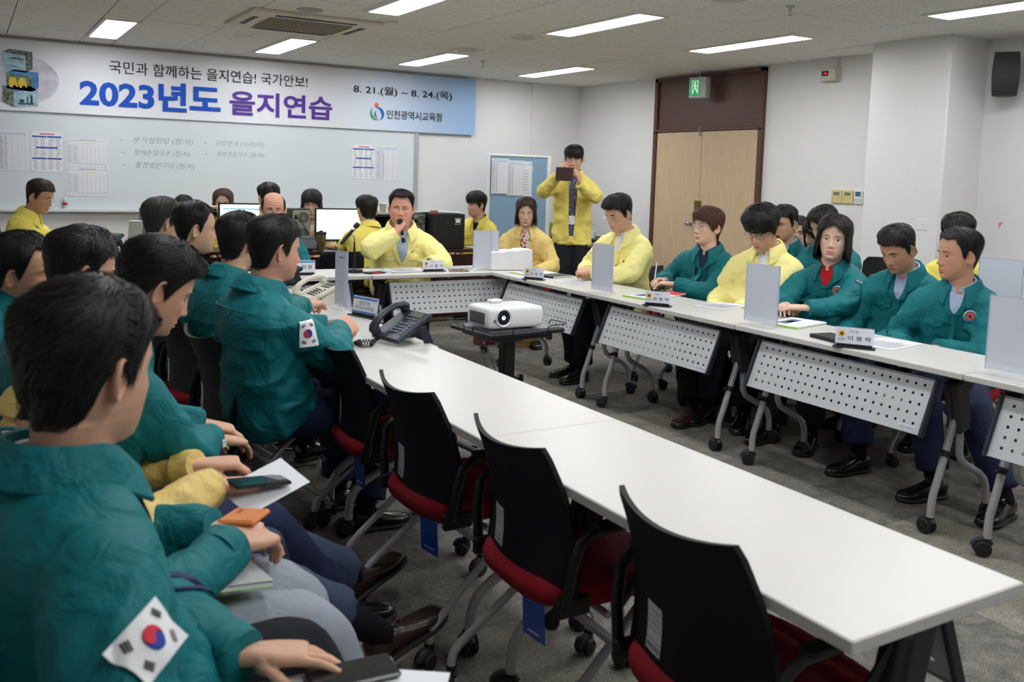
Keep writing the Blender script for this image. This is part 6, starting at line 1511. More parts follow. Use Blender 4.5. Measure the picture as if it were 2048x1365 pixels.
def monitor(x, y, z0, w, h, face, label, desk=T, bars=True, depth=.03):
    t = thing('computer_monitor', label, 'monitor', (x, y, desk+.001), face+90); zc = z0+h/2-desk
    m = MB(); m.box((0, .012, zc), (w, .03, h), 0, .005); m.box((0, .035, zc), (w*.6, .03, h*.6), 0, .01); obj('housing', m, M_MON, t, 30)
    m = MB(); m.box((0, -.0035, zc+.004), (w-.03, .002, h-.036)); Z = 0
    if bars:
        m.box((0, -.0048, zc+h*.33), (w*.84, .0006, .010), 1)
        for i in range(12): m.box((-.0, -.0048, zc+h*.25-.022*i*h/.3), (w*.84, .0004, .0015), 2)
        m.box((-w*.3, -.0048, zc+h*.42), (.05, .0006, .006), 2)
    else:
        for i in range(7): m.box((.03, -.0048, zc+h*.3-.03*i), (w*.7, .0004, .0012), 2)
        m.box((-w*.18, -.0048, zc-h*.43), (w*.2, .0006, .008), 1)
    obj('screen', m, [M_SCR, M_SCRB, M_SCRG], t, 0)
    m = MB(); m.box((0, .03, (z0-desk)/2+.02), (.05, .02, z0-desk+.06), 0, .004); m.box((0, .03, .006), (.22, .16, .012), 0, .005); obj('stand', m, M_MON, t, 30); return t
monitor(2.21, 8.42, .83, .53, .315, 262, 'monitor with a spreadsheet and blue header behind the men in teal', T)
monitor(3.04, 8.30, .795, .48, .315, 262, 'monitor with a white page beside the ribbed tumbler', T, False)
t = thing('office_desk', 'second dark desk at the back under the left monitor', 'desk', (1.95, 8.45, 0)); m = MB(); m.box((0, 0, T-.015), (1.1, .5, .03), 0, .004); obj('desktop', m, M_DARKW, t, 30)
m = MB(); m.box((0, -.2, .36), (1.04, .02, .62)); m.box((-.53, 0, .35), (.03, .46, .70)); obj('desk_body', m, M_DARKW, t, 0)
M_PCM = mat('galvanised_case', srgb(150, 158, 154), .4, .5); M_PCB = mat('pc_black', (.008, .008, .009), .45)
def pc_tower(x, y, z, w, h, d, label, rz=0):
    t = thing('computer_tower', label, 'computer', (x, y, z+.001), rz)
    m = MB(); m.box((0, d/2, h/2), (w, d, h), 0, .006); obj('case', m, M_PCB, t, 30)
    m = MB(); m.box((0, -.001, h/2), (w*.94, .003, h*.94)); obj('rear_plate', m, M_PCM, t, 0)
    for zc in (h*.78, h*.38):
        m = MB()
        for r in (.048, .038, .028, .016): m.tube([(w*.12+r*math.cos(a), -.004, zc+r*math.sin(a)) for a in np.linspace(0, 2*PI, 24)[:-1]], .0028, 5, loop=True)
        m.lathe([(.0005, -.001), (.013, -.001), (.013, .002)], seg=14); obj('fan_grille', m, M_PCB, t, 60)
    m = MB(); m.box((-w*.3, -.004, h*.80), (.03, .006, .04), 0, .002); m.tube([(-w*.3, -.012, h*.8), (-w*.1, -.03, h*.72), (w*.3, -.03, h*.45), (w*.55, -.02, h*.15), (w*.5, 0, .01)], .004, 6); obj('power_cable', m, M_BPL, t, 60)
    m = MB()
    for i in range(5): m.box((-w*.28, -.003, h*(.30+.055*i)), (.03, .004, .010))
    obj('port_block', m, M_PCB, t, 0); return t
pc_tower(2.68, 8.36, T, .175, .375, .17, 'computer tower with grey fan grilles between the balding man and the seated woman')
pc_tower(3.83, 8.24, T, .13, .345, .30, 'computer tower with its fan beside the head of the speaking man')
t = thing('equipment_cabinet', 'large black equipment box with papers on top behind the speaking man', 'cabinet', (4.09, 8.10, T+.001), 0)
m = MB(); m.box((0, .2, .172), (.36, .38, .345), 0, .006); obj('case', m, M_PCB, t, 30)
m = MB(); m.box((.10, .009, .275), (.075, .002, .06), 0); m.box((.10, .0078, .275), (.05, .001, .03), 1); m.box((.10, .0078, .298), (.07, .001, .006), 1); m.box((.10, .0078, .245), (.07, .001, .003), 2); obj('rating_label', m, [mat('label_dark_olive', srgb(46, 52, 44), .5), M_PAPER, M_PY], t, 0)
m = MB()
for i in range(7): m.box((-.02, .008, .245+.009*i), (.06*(.6+.4*((i*37) % 5)/5), .001, .0022))
obj('fine_print', m, mat('print_faint', srgb(60, 60, 64), .6), t, 0)
for i, (dx, dy, rz, lb) in enumerate(((0.02, .2, 4, 'lowest'), (.05, .17, -9, 'middle'), (.0, .22, 14, 'topmost'))):
    o = flat('paper_sheet', 4.07+dx, 8.10+dy, rz, .34, .25, 'text', '%s of the loose sheets on the black equipment box' % lb, z=T+.347+.006*i, seed=20+i)
m = MB(); m.box((0, 0, .015), (.075, .03, .03), 0, .002); q = text_fit('비상용', .06, .02, .02); q.xf(fr((0, -.0155, .015), (1, 0, 0), (0, 0, 1))); m.join(q, None, 1)
o = obj('label_block', m, [mat('block_pinkish', srgb(170, 110, 100), .6), M_EMR], None, 0, label='small reddish label block standing on the black equipment box', cat='label'); o.location = (3.945, 8.15, T+.348)
t = thing('storage_shelf', 'low black shelf behind the speaking man carrying a paper cup', 'shelf', (3.55, 8.95, 0)); m = MB(); m.box((0, 0, 1.015), (.62, .30, .03), 0, .004); obj('shelf_board', m, M_PCB, t, 30); m = MB(); m.box((-.3, 0, .5), (.02, .3, 1.0)); m.box((.3, 0, .5), (.02, .3, 1.0)); m.box((0, .14, .5), (.6, .02, 1.0)); obj('shelf_side', m, M_PCB, t, 0)
m = MB(); m.lathe([(.028, 0), (.041, .105), (.044, .108), (.041, .111), (.037, .105), (.025, .006), (.001, .006)], seg=24); o = obj('paper_cup', m, mat('cup_cream', srgb(232, 228, 214), .6), None, 50, label='cream paper cup on the black shelf left of the speaking man', cat='cup'); o.location = (3.70, 8.85, 1.0305)
M_TUMB = mat('smoked_plastic', srgb(92, 82, 60), .15, coat=.3); t = thing('tumbler', 'smoked ribbed tumbler with a dark lid on the mahogany desk', 'tumbler', (2.79, 8.12, T+.001))
m = MB(); rr = []; a = np.arange(48)*2*PI/48
for z, r in ((0, .034), (.004, .036), (.155, .047)): rr.append(np.stack([(r+.0012*np.cos(a*16))*np.cos(a), (r+.0012*np.cos(a*16))*np.sin(a), np.full(48, z)], 1))
m.loft(rr); obj('cup_body', m, M_TUMB, t, 60); m = MB(); m.lathe([(.002, .154), (.049, .154), (.05, .168), (.046, .176), (.002, .178)], seg=28); m.box((0, 0, .182), (.03, .02, .012), 0, .003); obj('lid', m, M_BPL, t, 40)
phone(2.66, 8.20, 262, 'dark desk phone on the mahogany desk left of the tumbler', cord=False)
t = thing('keyboard', 'grey keyboard under the right monitor', 'keyboard', (3.12, 8.14, T+.001), 3); m = MB(); m.box((0, 0, .008), (.42, .13, .014), 0, .004); obj('case', m, M_BPL, t, 30); m = MB()
for r in range(5):
    for c in range(17): m.box((-.192+.024*c, -.048+.024*r, .017), (.019, .019, .006))
obj('keys', m, mat('key_grey', srgb(96, 98, 102), .5), t, 0)
flat('paper_sheet', 2.95, 8.10, 3, .30, .08, 'text', 'strip of paper at the edge of the mahogany desk right of the tumbler', seed=31)
flat('paper_sheet', 4.60, 8.22, 2, .42, .28, 'text', 'large sheet on the mahogany desk in front of the young man', seed=33)
m = MB(); n_ = 14; vs = []
for i in range(n_+1):
    for j in range(9):
        x = -.25+.5*i/n_; k = j/8; y = -.14*k if k < .5 else -.07-.012*(k-.5); z = 0 if k < .5 else -.11*(k-.5)*(1+.3*math.sin(i*.9)); vs.append((x, y, z+.001))
m.add(vs, [(i*9+j, (i+1)*9+j, (i+1)*9+j+1, i*9+j+1) for i in range(n_) for j in range(8)]); o = obj('paper_sheet', m, M_PAPER, None, 60, label='white sheet drooping over the edge of the mahogany desk', cat='paper'); o.location = (4.68, 8.115, T+.0045)
# office chair of the speaker, neighbours
def office_chair(x, y, face, label, top=1.06, w=.46, z0=.55, group=None):
    t = thing('office_chair', label, 'chair', (x, y, 0), face-90, group)
    m = MB(); rings = []; a = np.arange(28)*2*PI/28
    for z, k in ((.40, .85), (.42, .97), (.45, 1), (.47, .96), (.48, .8), (.48, .2)): rings.append(np.stack([.24*k*np.sign(np.cos(a))*np.abs(np.cos(a))**.6, .23*k*np.sign(np.sin(a))*np.abs(np.sin(a))**.6, np.full(28, z)], 1))
    m.loft(rings); obj('seat', m, M_CBACK, t, 60)
    m = MB(); rings = []
    for i in range(15):
        k = i/14; z = z0+(top-z0)*k; hw_ = w/2*(1-.10*k)*(1 if 0 < i < 14 else .86); y_ = -.24-.07*k; ring = []
        for j in range(24):
            a_ = j/24*2*PI; u = np.sign(math.cos(a_))*abs(math.cos(a_))**.6; ring.append((u*hw_, y_+.022*math.sin(a_)+.05*u*u, z))
        rings.append(ring)
    m.loft(rings); obj('backrest', m, M_CBACK, t, 60)
    m = MB(); m.cyl((0, 0, .09), (0, 0, .40), .028, 14); m.box((0, -.12, .42), (.06, .26, .03), 0, .006); m.box((0, -.26, .52), (.05, .03, .22), 0, .006)
    for k in range(5): a_ = k*2*PI/5; m.tube([(0, 0, .10), (.28*math.cos(a_), .28*math.sin(a_), .065)], [.022, .014], 10)
    obj('pedestal', m, M_CPL, t, 40)
    for k in range(5): a_ = k*2*PI/5; caster(t, .28*math.cos(a_), .28*math.sin(a_), math.degrees(a_)+90, .024, top=.065)
    for s in (-1, 1):
        m = MB(); m.box((s*.27, .02, .66), (.06, .25, .025), 0, .01); m.tube([(s*.27, 0, .65), (s*.27, -.01, .55), (s*.22, -.02, .44)], .013, 10); obj('armrest', m, M_CPL, t, 40)
    return t
# left desk corner
t = thing('office_desk', 'pale desk in the far left corner with a phone and a tablet stand', 'desk', (1.02, 8.75, 0)); m = MB(); m.box((0, 0, T-.015), (1.0, .7, .03), 0, .004); obj('desktop', m, M_TOP, t, 30); m = MB(); m.box((-.46, 0, .35), (.03, .62, .70)); m.box((.46, 0, .35), (.03, .62, .70)); m.box((0, .3, .4), (.9, .02, .5)); obj('desk_body', m, M_EDGE, t, 0)
phone(1.06, 8.68, 225, 'black desk phone on the pale corner desk', cord=False)
t = thing('tablet_stand', 'silver framed tablet standing on the pale corner desk', 'tablet', (1.27, 8.62, T+.001), -28)
m = MB(); F = eul(-14, 0, 0, (0, 0, .135)); m.box((0, 0, 0), (.115, .010, .23), 0, .003); obj('tablet_body', m, M_ALU, t, 30, M=F); m = MB(); m.box((0, -.0058, -.0), (.098, .001, .20)); m.box((0, -.0066, .075), (.098, .0004, .006), 1); m.box((0, -.0066, -.03), (.08, .0004, .0018), 1); m.box((0, -.0066, .02), (.08, .0004, .0018), 1); obj('screen', m, [mat('tablet_screen_olive', srgb(150, 156, 140), .2, emit=(srgb(150, 158, 140), .12)), M_LINE], t, 0, M=F)
m = MB(); m.box((0, .03, .01), (.12, .12, .018), 0, .005); obj('stand_base', m, M_ALU, t, 30)
m = MB(); m.box((0, 0, .05), (.20, .12, .10), 0, .008); o = obj('storage_box', m, mat('cyan_plastic', srgb(30, 160, 200), .35), None, 30, label='cyan plastic box behind the tablet on the corner desk', cat='box'); o.location = (1.36, 8.85, T+.001)
m = MB(); m.box((0, 0, .035), (.07, .05, .07), 0, .003); o = obj('note_block', m, M_PAPER, None, 0, label='cream note block left of the black phone on the corner desk', cat='note block'); o.location = (.86, 8.52, T+.001)
m = MB(); m.tube([(.0, 0, .004), (.05, -.02, .004), (.10, .01, .03), (.14, .0, .004), (.20, -.03, .004), (.24, .01, .02), (.27, 0, .004)], .003, 6); o = obj('white_cable', m, M_LFR, None, 60, label='white charging cable looping on the pale corner desk', cat='cable'); o.location = (.98, 8.44, T+.001)
t = thing('desk_divider', 'grey desk partition topped with a pale wooden board', 'partition', (1.64, 8.78, 0)); m = MB(); m.box((0, 0, .54), (.62, .04, 1.08), 0, .004); obj('panel', m, mat('partition_grey', srgb(120, 122, 124), .7), t, 30)
m = MB(); m.box((.10, -.06, 1.095), (.5, .20, .022), 0, .003); obj('wooden_board', m, wood('pale_board', srgb(214, 188, 154), srgb(226, 204, 176)), t, 30, label='pale wooden board')
# pin board
M_FELT = mat('blue_felt', srgb(134, 166, 192), .9, bump=(400, .3), var=(6, .03)); M_IVF = mat('ivory_frame', srgb(228, 228, 222), .4)
t = thing('pin_board', 'tall blue felt partition board with three sheets pinned on it', 'notice board', (5.78, 9.62, 0), -2)
m = MB(); m.box((0, 0, .90), (.80, .03, 1.60)); obj('felt_panel', m, M_FELT, t, 0); m = MB()
for s in (-1, 1): m.box((s*.41, 0, .86), (.03, .045, 1.70), 0, .004)
m.box((.435, .0, .86), (.02, .06, 1.71), 0, .004); m.box((0, 0, 1.705), (.84, .045, .022), 0, .004); m.box((0, 0, .09), (.84, .045, .03), 0, .004); obj('frame', m, M_IVF, t, 30)
for s in (-1, 1): m = MB(); m.box((s*.36, 0, .02), (.05, .42, .03), 0, .006); obj('foot', m, M_IVF, t, 30)
for i, (x, z, k) in enumerate(((-.385, 1.245, 'table'), (-.165, 1.225, 'table'), (.06, 1.22, 'grid'))): sheet('paper_sheet', (5.78+x, 9.602-.001*i, z), UX, UZ, .235, .42, k, ('leftmost', 'middle', 'rightmost')[i]+' sheet pinned on the blue felt board', None, 'paper', False, None, 40+i)
# counter with tea things
t = thing('counter_cabinet', 'low black counter in the back right corner behind the standing photographer', 'cabinet', (6.70, 9.98, 0)); m = MB(); m.box((0, 0, .69), (.86, .60, .03), 0, .004); obj('countertop', m, M_PCB, t, 30); m = MB(); m.box((0, .02, .34), (.84, .54, .67)); obj('cabinet_body', m, mat('cabinet_near_black', srgb(26, 22, 24), .5), t, 0)
t = thing('counter_cabinet', 'low black counter beside the brown door frame', 'cabinet', (6.90, 9.25, 0)); m = MB(); m.box((0, 0, .69), (.46, .80, .03), 0, .004); obj('countertop', m, M_PCB, t, 30); m = MB(); m.box((0, .0, .34), (.42, .78, .67)); obj('cabinet_body', m, mat('cabinet_near_black', srgb(26, 22, 24), .5), t, 0)
ct = .706
def boxo(name, x, y, d, mt, label, cat, z=ct, txt=None, rz=0, tm=None):
    m = MB(); m.box((0, 0, d[2]/2), d, 0, .002)
    if txt:
        q = text_fit(txt, d[0]*.7, d[2]*.3, .02); q.xf(fr((0, -d[1]/2-.001, d[2]*.5), (1, 0, 0), (0, 0, 1))); m.join(q, None, 1)
    o = obj(name, m, [mt, tm or M_INKK], None, 0, label=label, cat=cat); o.location = (x, y, z); o.rotation_euler = (0, 0, math.radians(rz)); return o
boxo('tissue_box', 6.98, 9.02, (.16, .12, .13), mat('box_green', srgb(86, 160, 108), .6), 'green box on the counter behind the man with clasped hands', 'box', txt='수', rz=-25)
m = MB(); n_ = 10; m.add([(.06*math.cos(a)*r, .05*math.sin(a)*r+.02*math.sin(3*a)*r, .09*(1-r)+.02*math.sin(5*a)) for r in (0.05, .5, 1) for a in np.linspace(0, 2*PI, n_, endpoint=False)], [(i*n_+j, i*n_+(j+1) % n_, (i+1)*n_+(j+1) % n_, (i+1)*n_+j) for i in range(2) for j in range(n_)]); o = obj('crumpled_tissue', m, M_PAPER, None, 60, label='crumpled white tissue sticking up on the green box', cat='tissue'); o.location = (6.97, 9.03, ct+.145)
boxo('snack_box', 6.45, 9.90, (.10, .08, .17), mat('box_lime', srgb(120, 176, 70), .5), 'green and white carton right of the standing photographer', 'carton', txt='녹차')
boxo('snack_box', 6.56, 9.86, (.11, .08, .07), mat('box_red', srgb(196, 40, 40), .5), 'red carton on the counter right of the photographer', 'carton')
boxo('snack_box', 6.38, 9.78, (.06, .06, .12), mat('box_olive', srgb(176, 160, 90), .5), 'tall yellowish tin next to the red carton on the counter', 'tin')
m = MB(); m.lathe([(.04, 0), (.05, .005), (.052, .17), (.048, .19), (.05, .2), (.046, .2), (.044, .012), (.001, .012)], seg=24); o = obj('plastic_container', m, mat('frosted_plastic', srgb(212, 218, 224), .3, alpha=.55), None, 50, label='tall clear plastic container left of the standing photographer', cat='container'); o.location = (6.36, 10.05, ct)
boxo('snack_box', 6.30, 9.80, (.16, .08, .06), mat('box_white', srgb(222, 224, 230), .5), 'low white carton with dark letters on the counter edge', 'carton', txt='S  T')
m = MB(); m.lathe([(.03, 0), (.04, .09), (.001, .09)], seg=20); o = obj('paper_cup', m, M_PAPER, None, 50, label='white paper cup on the counter by the door frame', cat='cup'); o.location = (6.80, 9.45, ct)
t = thing('cardboard_box', 'brown cardboard box with red print on the floor beyond the projector cart', 'box', (4.12, 6.72, 0), -20); m = MB(); m.box((0, 0, .11), (.26, .20, .22), 0, .002); m.box((0, 0, .2205), (.05, .2, .001), 2)
for s, cx, cz, w, h, mi in (('MARINC', -.01, .175, .15, .03, 1), ('net × 50box', 0, .09, .16, .02, 2), ('대한제지', 0, .045, .14, .02, 2)): q = text_fit(s, w, h, .02); q.xf(fr((cx, -.1006, cz), (1, 0, 0), (0, 0, 1))); m.join(q, None, mi)
obj('carton_body', m, [mat('corrugated_card', srgb(176, 140, 96), .8, bump=(80, .2)), M_PRED, mat('card_print', srgb(110, 70, 40), .7)], t, 0)
boxo('shoe_box', 3.86, 6.92, (.16, .14, .10), mat('box_dark_red', srgb(130, 30, 36), .6), 'small dark red box on the floor left of the cardboard box', 'box', z=0.0005, rz=-15)
# cables and adapters under the left tables
t = thing('power_strip', 'white multi-socket strip under the far left tables', 'power strip', (1.56, 4.62, .0), -68); m = MB(); m.box((0, 0, .02), (.38, .06, .04), 0, .006); obj('strip_body', m, M_LFR, t, 30)
for k in (-.08, 0.02, .10): m = MB(); m.box((k, 0, .06), (.05, .045, .05), 0, .006); obj('plug', m, M_BPL, t, 30)
m = MB(); m.box((0, 0, .014), (.10, .065, .028), 0, .004); o = obj('power_adapter', m, [M_GPL], None, 30, label='grey power adapter on the carpet under the left tables', cat='adapter'); o.location = (1.44, 4.78, 0); o.rotation_euler = (0, 0, .9)
rg = random.Random(9)
for i in range(4):
    pts = [np.array([1.5+rg.uniform(-.1, .1), 4.75+rg.uniform(-.2, .2), .006+.02*rg.random()])]; d = rg.uniform(0, 6)
    for k in range(26): d += rg.uniform(-.7, .7); pts.append(np.clip(pts[-1]+np.array([math.cos(d)*.03, math.sin(d)*.03, rg.uniform(-.008, .008)]), (1.35, 4.3, .005), (1.8, 5.2, .06)))
    m = MB(); m.tube(pts, .0035, 6); obj('tangled_cable', m, [M_BPL, M_LFR][i % 2], None, 60, label='tangled power cable on the carpet under the left tables', cat='cable', group='cables tangled under the left tables')
# ================================================================ people and their seats
def sit_chair(p, face, label, back=.04): 
    d = az(face); return chair(p[0]-d[0]*back, p[1]-d[1]*back, face, label)
# ---- left: spectators along the wall
P1 = person('man in teal jacket seen from behind in the left foreground, flag patch on his sleeve', (.165, 1.615, 1.135), haz=30, pitch=4, baz=14, pel=(.15, 1.58, .52), belly=.05, jacket=TEAL, trous=M_DARK, tone='mid', hair='short', hcol='black', near=2, seed=3,
    flag=(1, .62, (.30, -.95, .05), .105, 222), yoke=False, strands=3800, hvol=1.25, shirt=M_WHITE, hs=1.06, bulk=1.22, lanyard=dict(t=.4), slouch=.02, pockets=True,
    hands=dict(L=hand((.375, 1.51, .648), 'spread', d=(.93, -.32, -.05), n=(.1, .1, 1), pole=(-.2, .9, -.6)), R=hand((.36, 1.30, .62), 'relax', d=(1, .1, -.1), pole=(-.4, -1, -.4))),
    feet=dict(R=foot((.48, 1.38, 0), (1, -.1, 0)), L=foot((.48, 1.66, 0), (1, .1, 0))), P=dict(sweep=.9))
person('man in teal jacket and grey trousers holding a tan wallet phone case on his lap', (.165, 2.0, 1.03), haz=10, pitch=10, baz=0, pel=(.17, 1.95, .52), trous=M_GREY, near=1, seed=4, slouch=.05,
    lanyard=dict(t=.35), hands=dict(R=hand((.46, 1.92, .665), 'hold', d=(.85, .45, -.1), pole=(-.3, -.8, -.6)), L=hand((.45, 2.06, .66), 'relax', d=(.9, -.3, -.1), pole=(-.2, .8, -.8))), feet=dict(R=foot((.78, 1.86, 0), (1, 0, 0)), L=foot((.76, 2.06, 0), (1, .1, 0))))
person('person in buff yellow jacket and blue-grey trousers with outstretched brown shoes', (.225, 2.38, 1.03), haz=5, pitch=14, baz=0, bulk=.92, pel=(.22, 2.35, .52), jacket=YELB, trous=M_BLUE, shoe=M_SHOE_BR, near=1, seed=5, slouch=.05,
    hands=dict(R=hand((.50, 2.28, .68), 'hold', d=(.95, .1, -.1), pole=(-.3, -.8, -.7)), L=hand((.49, 2.43, .69), 'hold', d=(.95, -.15, 0), pole=(-.2, .9, -.7))),
    feet=dict(R=foot((1.055, 2.40, .045), (.93, .05, .42), up=(-.42, 0, .93), rise=.40, pole=(.3, 0, 1)), L=foot((1.13, 2.84, .03), (.9, .2, .40), up=(-.40, 0, .93), rise=.10, pole=(.3, 0, 1))))
person('man in teal jacket with full black hair and a green-edged book on his lap', (.435, 2.63, 1.135), haz=4, pitch=24, baz=22, pel=(.27, 2.62, .52), trous=M_NAVY, hair='short', near=1, seed=6, strands=2600, hvol=1.3, slouch=.07, tone='mid', yoke=False, eyes='down', P=dict(sweep=.8, stubble=1, quiff=1.0),
    hands=dict(R=hand((.60, 2.74, .665), 'relax', d=(.9, .35, -.25), pole=(-.2, -1, -.6)), L=hand((.60, 2.92, .67), 'relax', d=(.9, -.1, -.25), pole=(0, .8, -.8))), feet=dict(R=foot((1.0, 2.70, 0), (1, .1, 0)), L=foot((1.02, 3.10, 0), (1, .3, 0))))
person('man in teal jacket with black-rimmed spectacles seen from behind, second from the left edge', (.295, 3.07, 1.135), haz=7, pitch=10, baz=8, pel=(.16, 3.05, .52), hair='short', near=1, seed=7, strands=1900, hvol=1.2, glasses=('black', .021, .015, .0012), tone='mid', shirt=M_WHITE, yoke=False)
person('man in teal jacket wincing with closed eyes at the left edge of the view', (.165, 3.62, 1.09), haz=-22, pitch=6, roll=-14, baz=0, pel=(.02, 3.55, .52), hair='high', near=1, seed=8, strands=1500, tone='tan', shirt=M_BLUESH, lanyard=dict(t=.5), eyes='closed', hvol=1.0, P=dict(sweep=.4))
booklet(.52, 2.70, 26, .20, .15, 'green-edged book on the lap of the man looking down', z=.655, th=.018, cat='book', name='book', tilt=(-6, 4))
booklet(.43, 1.90, 8, .19, .16, 'grey folder with lime edge on the lap of the man in grey trousers', z=.615, cover=M_FGREY, cat='folder', name='folder', th=.012, tilt=(0, 8))
t = thing('wallet_case', 'tan leather wallet phone case on the grey folder', 'phone case', (.54, 2.09, .655), 60); t.rotation_euler = (0, math.radians(10), math.radians(60)); m = MB(); m.box((0, 0, .008), (.15, .085, .014), 0, .005); obj('cover', m, mat('orange_tan_leather', srgb(214, 128, 66), .5), t, 30); m = MB(); q = text_fit('folder', .05, .012, .0); q.xf(fr((.03, .02, .0155), (1, 0, 0), (0, 1, 0))); obj('embossing', q, mat('emboss_brown', srgb(120, 70, 40), .6), t, 0)
o = flat('paper_sheet', .64, 2.27, 14, .19, .12, 'blank', 'white sheet held by the person in buff yellow', z=.665, seed=50); o.rotation_euler = (math.radians(20), math.radians(-12), math.radians(20))
def mobile(x, y, z, rz, label, ry=0, rx=0):
    t = thing('mobile_phone', label, 'phone', (x, y, z), rz); t.rotation_euler = (math.radians(rx), math.radians(ry), math.radians(rz)); m = MB(); m.box((0, 0, .005), (.15, .074, .009), 0, .004); obj('case', m, M_BLKP, t, 30); m = MB(); m.box((0, 0, .0098), (.142, .067, .0008)); obj('screen', m, mat('phone_glass', (.012, .012, .016), .06, coat=.5), t, 0); return t
mobile(.62, 2.26, .678, 10, 'black mobile phone in the hand of the person in buff yellow', ry=6)
booklet(.50, 1.35, -6, .24, .20, 'grey folder with lime edge on the lap of the foreground man', z=.602, cover=M_FGREY, cat='folder', name='folder', th=.014)
o = flat('paper_sheet', .575, 1.335, -34, .20, .14, 'blank', 'white sheet sticking out of the foreground folder', z=.618, seed=51)
mobile(.545, 1.40, .622, -4, 'black mobile phone under the fingers of the foreground man')
for i, (x, y, a, lb) in enumerate(((.12, 1.60, 8, 'nearest the camera'), (.13, 1.97, 0, 'under the man in grey trousers'), (.14, 2.34, 0, 'under the person in buff yellow'), (.22, 2.62, 15, 'under the man with the green-edged book'), (.12, 3.04, 5, 'under the man with black-rimmed spectacles'), (-.02, 3.56, 0, 'under the wincing man'))):
    chair(x, y, a, 'conference chair of the left spectator row '+lb)

# ---- left table row, facing the room
person('man in teal jacket with flag patch on his sleeve and both hands on the table', (1.035, 3.56, 1.150), haz=6, pitch=4, baz=14, pel=(1.03, 3.58, .53), trous=M_NAVY, near=2, seed=9, strands=2400, hvol=1.1, flag=(1, .34, (.10, -.97, .15), .10, 222), yoke=True, shirt=M_WHITE, tone='red', fat=1.12, bulk=1.12, belly=.03, slouch=.05, P=dict(sweep=.5),
    hands=dict(R=hand((1.325, 3.63, .80), 'clasp', d=(.72, .68, .12), n=(.45, -.55, .7), pole=(-.2, -.9, -.45), s=1.12), L=hand((1.33, 3.84, .79), 'clasp', d=(.85, -.5, .1), n=(.2, .5, .8), pole=(-.1, .9, -.5), s=1.1)), feet=dict(R=foot((1.38, 3.44, 0), (1, 0, 0)), L=foot((1.36, 3.72, 0), (1, .1, 0))))
person('man in teal jacket with folded hands on the table beside the cream phone', (1.06, 4.19, 1.128), haz=22, pitch=4, baz=16, pel=(1.02, 4.19, .53), trous=M_DARK, near=1, seed=10, strands=1600, hvol=1.15, yoke=True, shirt=M_WHITE, tone='mid', slouch=.05, bulk=1.05,
    hands=dict(R=hand((1.42, 4.40, .79), 'relax', d=(.8, .5, .1), pole=(-.2, -.9, -.4)), L=hand((1.42, 4.56, .79), 'clasp', d=(.9, -.3, .1), pole=(-.1, .9, -.5))))
person('man in teal jacket in sharp profile, third from the flag patch man', (.985, 4.76, 1.152), haz=-6, pitch=2, baz=2, pel=(.96, 4.76, .53), trous=M_DARK, near=1, seed=11, strands=1400, hair='high', tone='mid', shirt=M_BLUESH, eyes='half', hvol=1.15,
    hands=dict(R=hand((1.36, 4.74, .79), 'relax', d=(.9, .3, 0), pole=(-.2, -.9, -.4)), L=hand((1.36, 4.96, .79), 'relax', d=(.9, -.3, 0), pole=(-.1, .9, -.5))))
person('man in teal jacket with greying hair, furthest of the left table row', (.915, 5.28, 1.155), haz=16, pitch=4, baz=6, pel=(.90, 5.28, .53), trous=M_DARK, near=0, seed=12, strands=1200, hcol='grey', hair='short', hvol=1.15, tone='mid', shirt=M_BLUESH)
for x, y, a, lb in ((1.06, 3.77, 6, 'with a white label under the man with the flag patch'), (1.03, 4.33, 6, 'under the man beside the cream phone'), (.99, 4.90, 0, 'under the profile man in teal'), (.94, 5.42, 0, 'under the greying man in teal')): chair(x-.02, y, a, 'black conference chair '+lb)

# ---- head table
person('heavy man in pale yellow jacket speaking into a handheld microphone', (2.975, 6.74, 1.175), haz=243, pitch=0, baz=252, pel=(3.06, 6.93, .53), jacket=YELP, shirt=M_BLUESH, trous=M_DARK, near=1, seed=13, strands=1000, hair='high', tone='red', fat=1.22, bulk=1.26, belly=.06, hs=1.07, eyes='half', opening=.5, vdepth=.42, logo=True, pockets=True, watch=-1, P=dict(quiff=1.2, brow=.8, sweep=.6), hvol=1.1,
    hands=dict(R=hand((2.845, 6.56, .985), 'grip', d=(.55, .05, .83), n=(-.85, -.45, .3), pole=(-.9, .1, -.6)), L=hand((3.12, 6.50, .765), 'flat', d=(-.45, -.88, -.05), pole=(.9, .2, -.5))))
t = thing('handheld_microphone', 'black handheld microphone with silver collar held to the mouth', 'microphone', (2.90, 6.555, 1.0), 0)
m = MB(); m.tube([(.012, -.02, -.075), (.006, -.012, -.045)], .0165, 16); m.tube([(.006, -.012, -.045), (-.004, .004, .05)], [.0125, .014], 16); obj('handle', m, M_BPL, t, 60)
m = MB(); m.tube([(.004, -.010, -.035), (.002, -.007, -.018)], .0145, 16); m.tube([(-.004, .004, .05), (-.008, .010, .07)], [.015, .019], 16); obj('collar_ring', m, M_METAL, t, 60)
m = MB(); m.lathe([(.001, -.026), (.016, -.022), (.0245, -.008), (.0255, .0), (.0235, .012), (.015, .022), (.001, .026)], seg=24); obj('microphone_grille', m, mat('mic_mesh', (.012, .012, .014), .5, bump=(900, .8)), t, 180, M=fr((-.010, .016, .086), (1, 0, .2), (0, 1, -.3)))
office_chair(3.10, 6.98, 250, 'black office chair behind the speaking man', top=.95)
office_chair(2.72, 7.50, 80, 'black office chair of the man using the right monitor', top=.80, z0=.48, w=.40)
person('balding man with spectacles in teal jacket reading at the head table', (1.975, 6.83, 1.165), haz=258, pitch=8, baz=262, pel=(1.98, 6.98, .53), hair='bald', tone='red', near=0, seed=14, strands=700, glasses=('black', .022, .016, .0011), eyes='down', hands=dict(R=hand((1.85, 6.60, .775), 'relax', d=(.2, -.95, 0)), L=hand((2.1, 6.60, .775), 'relax', d=(-.2, -.95, 0))))
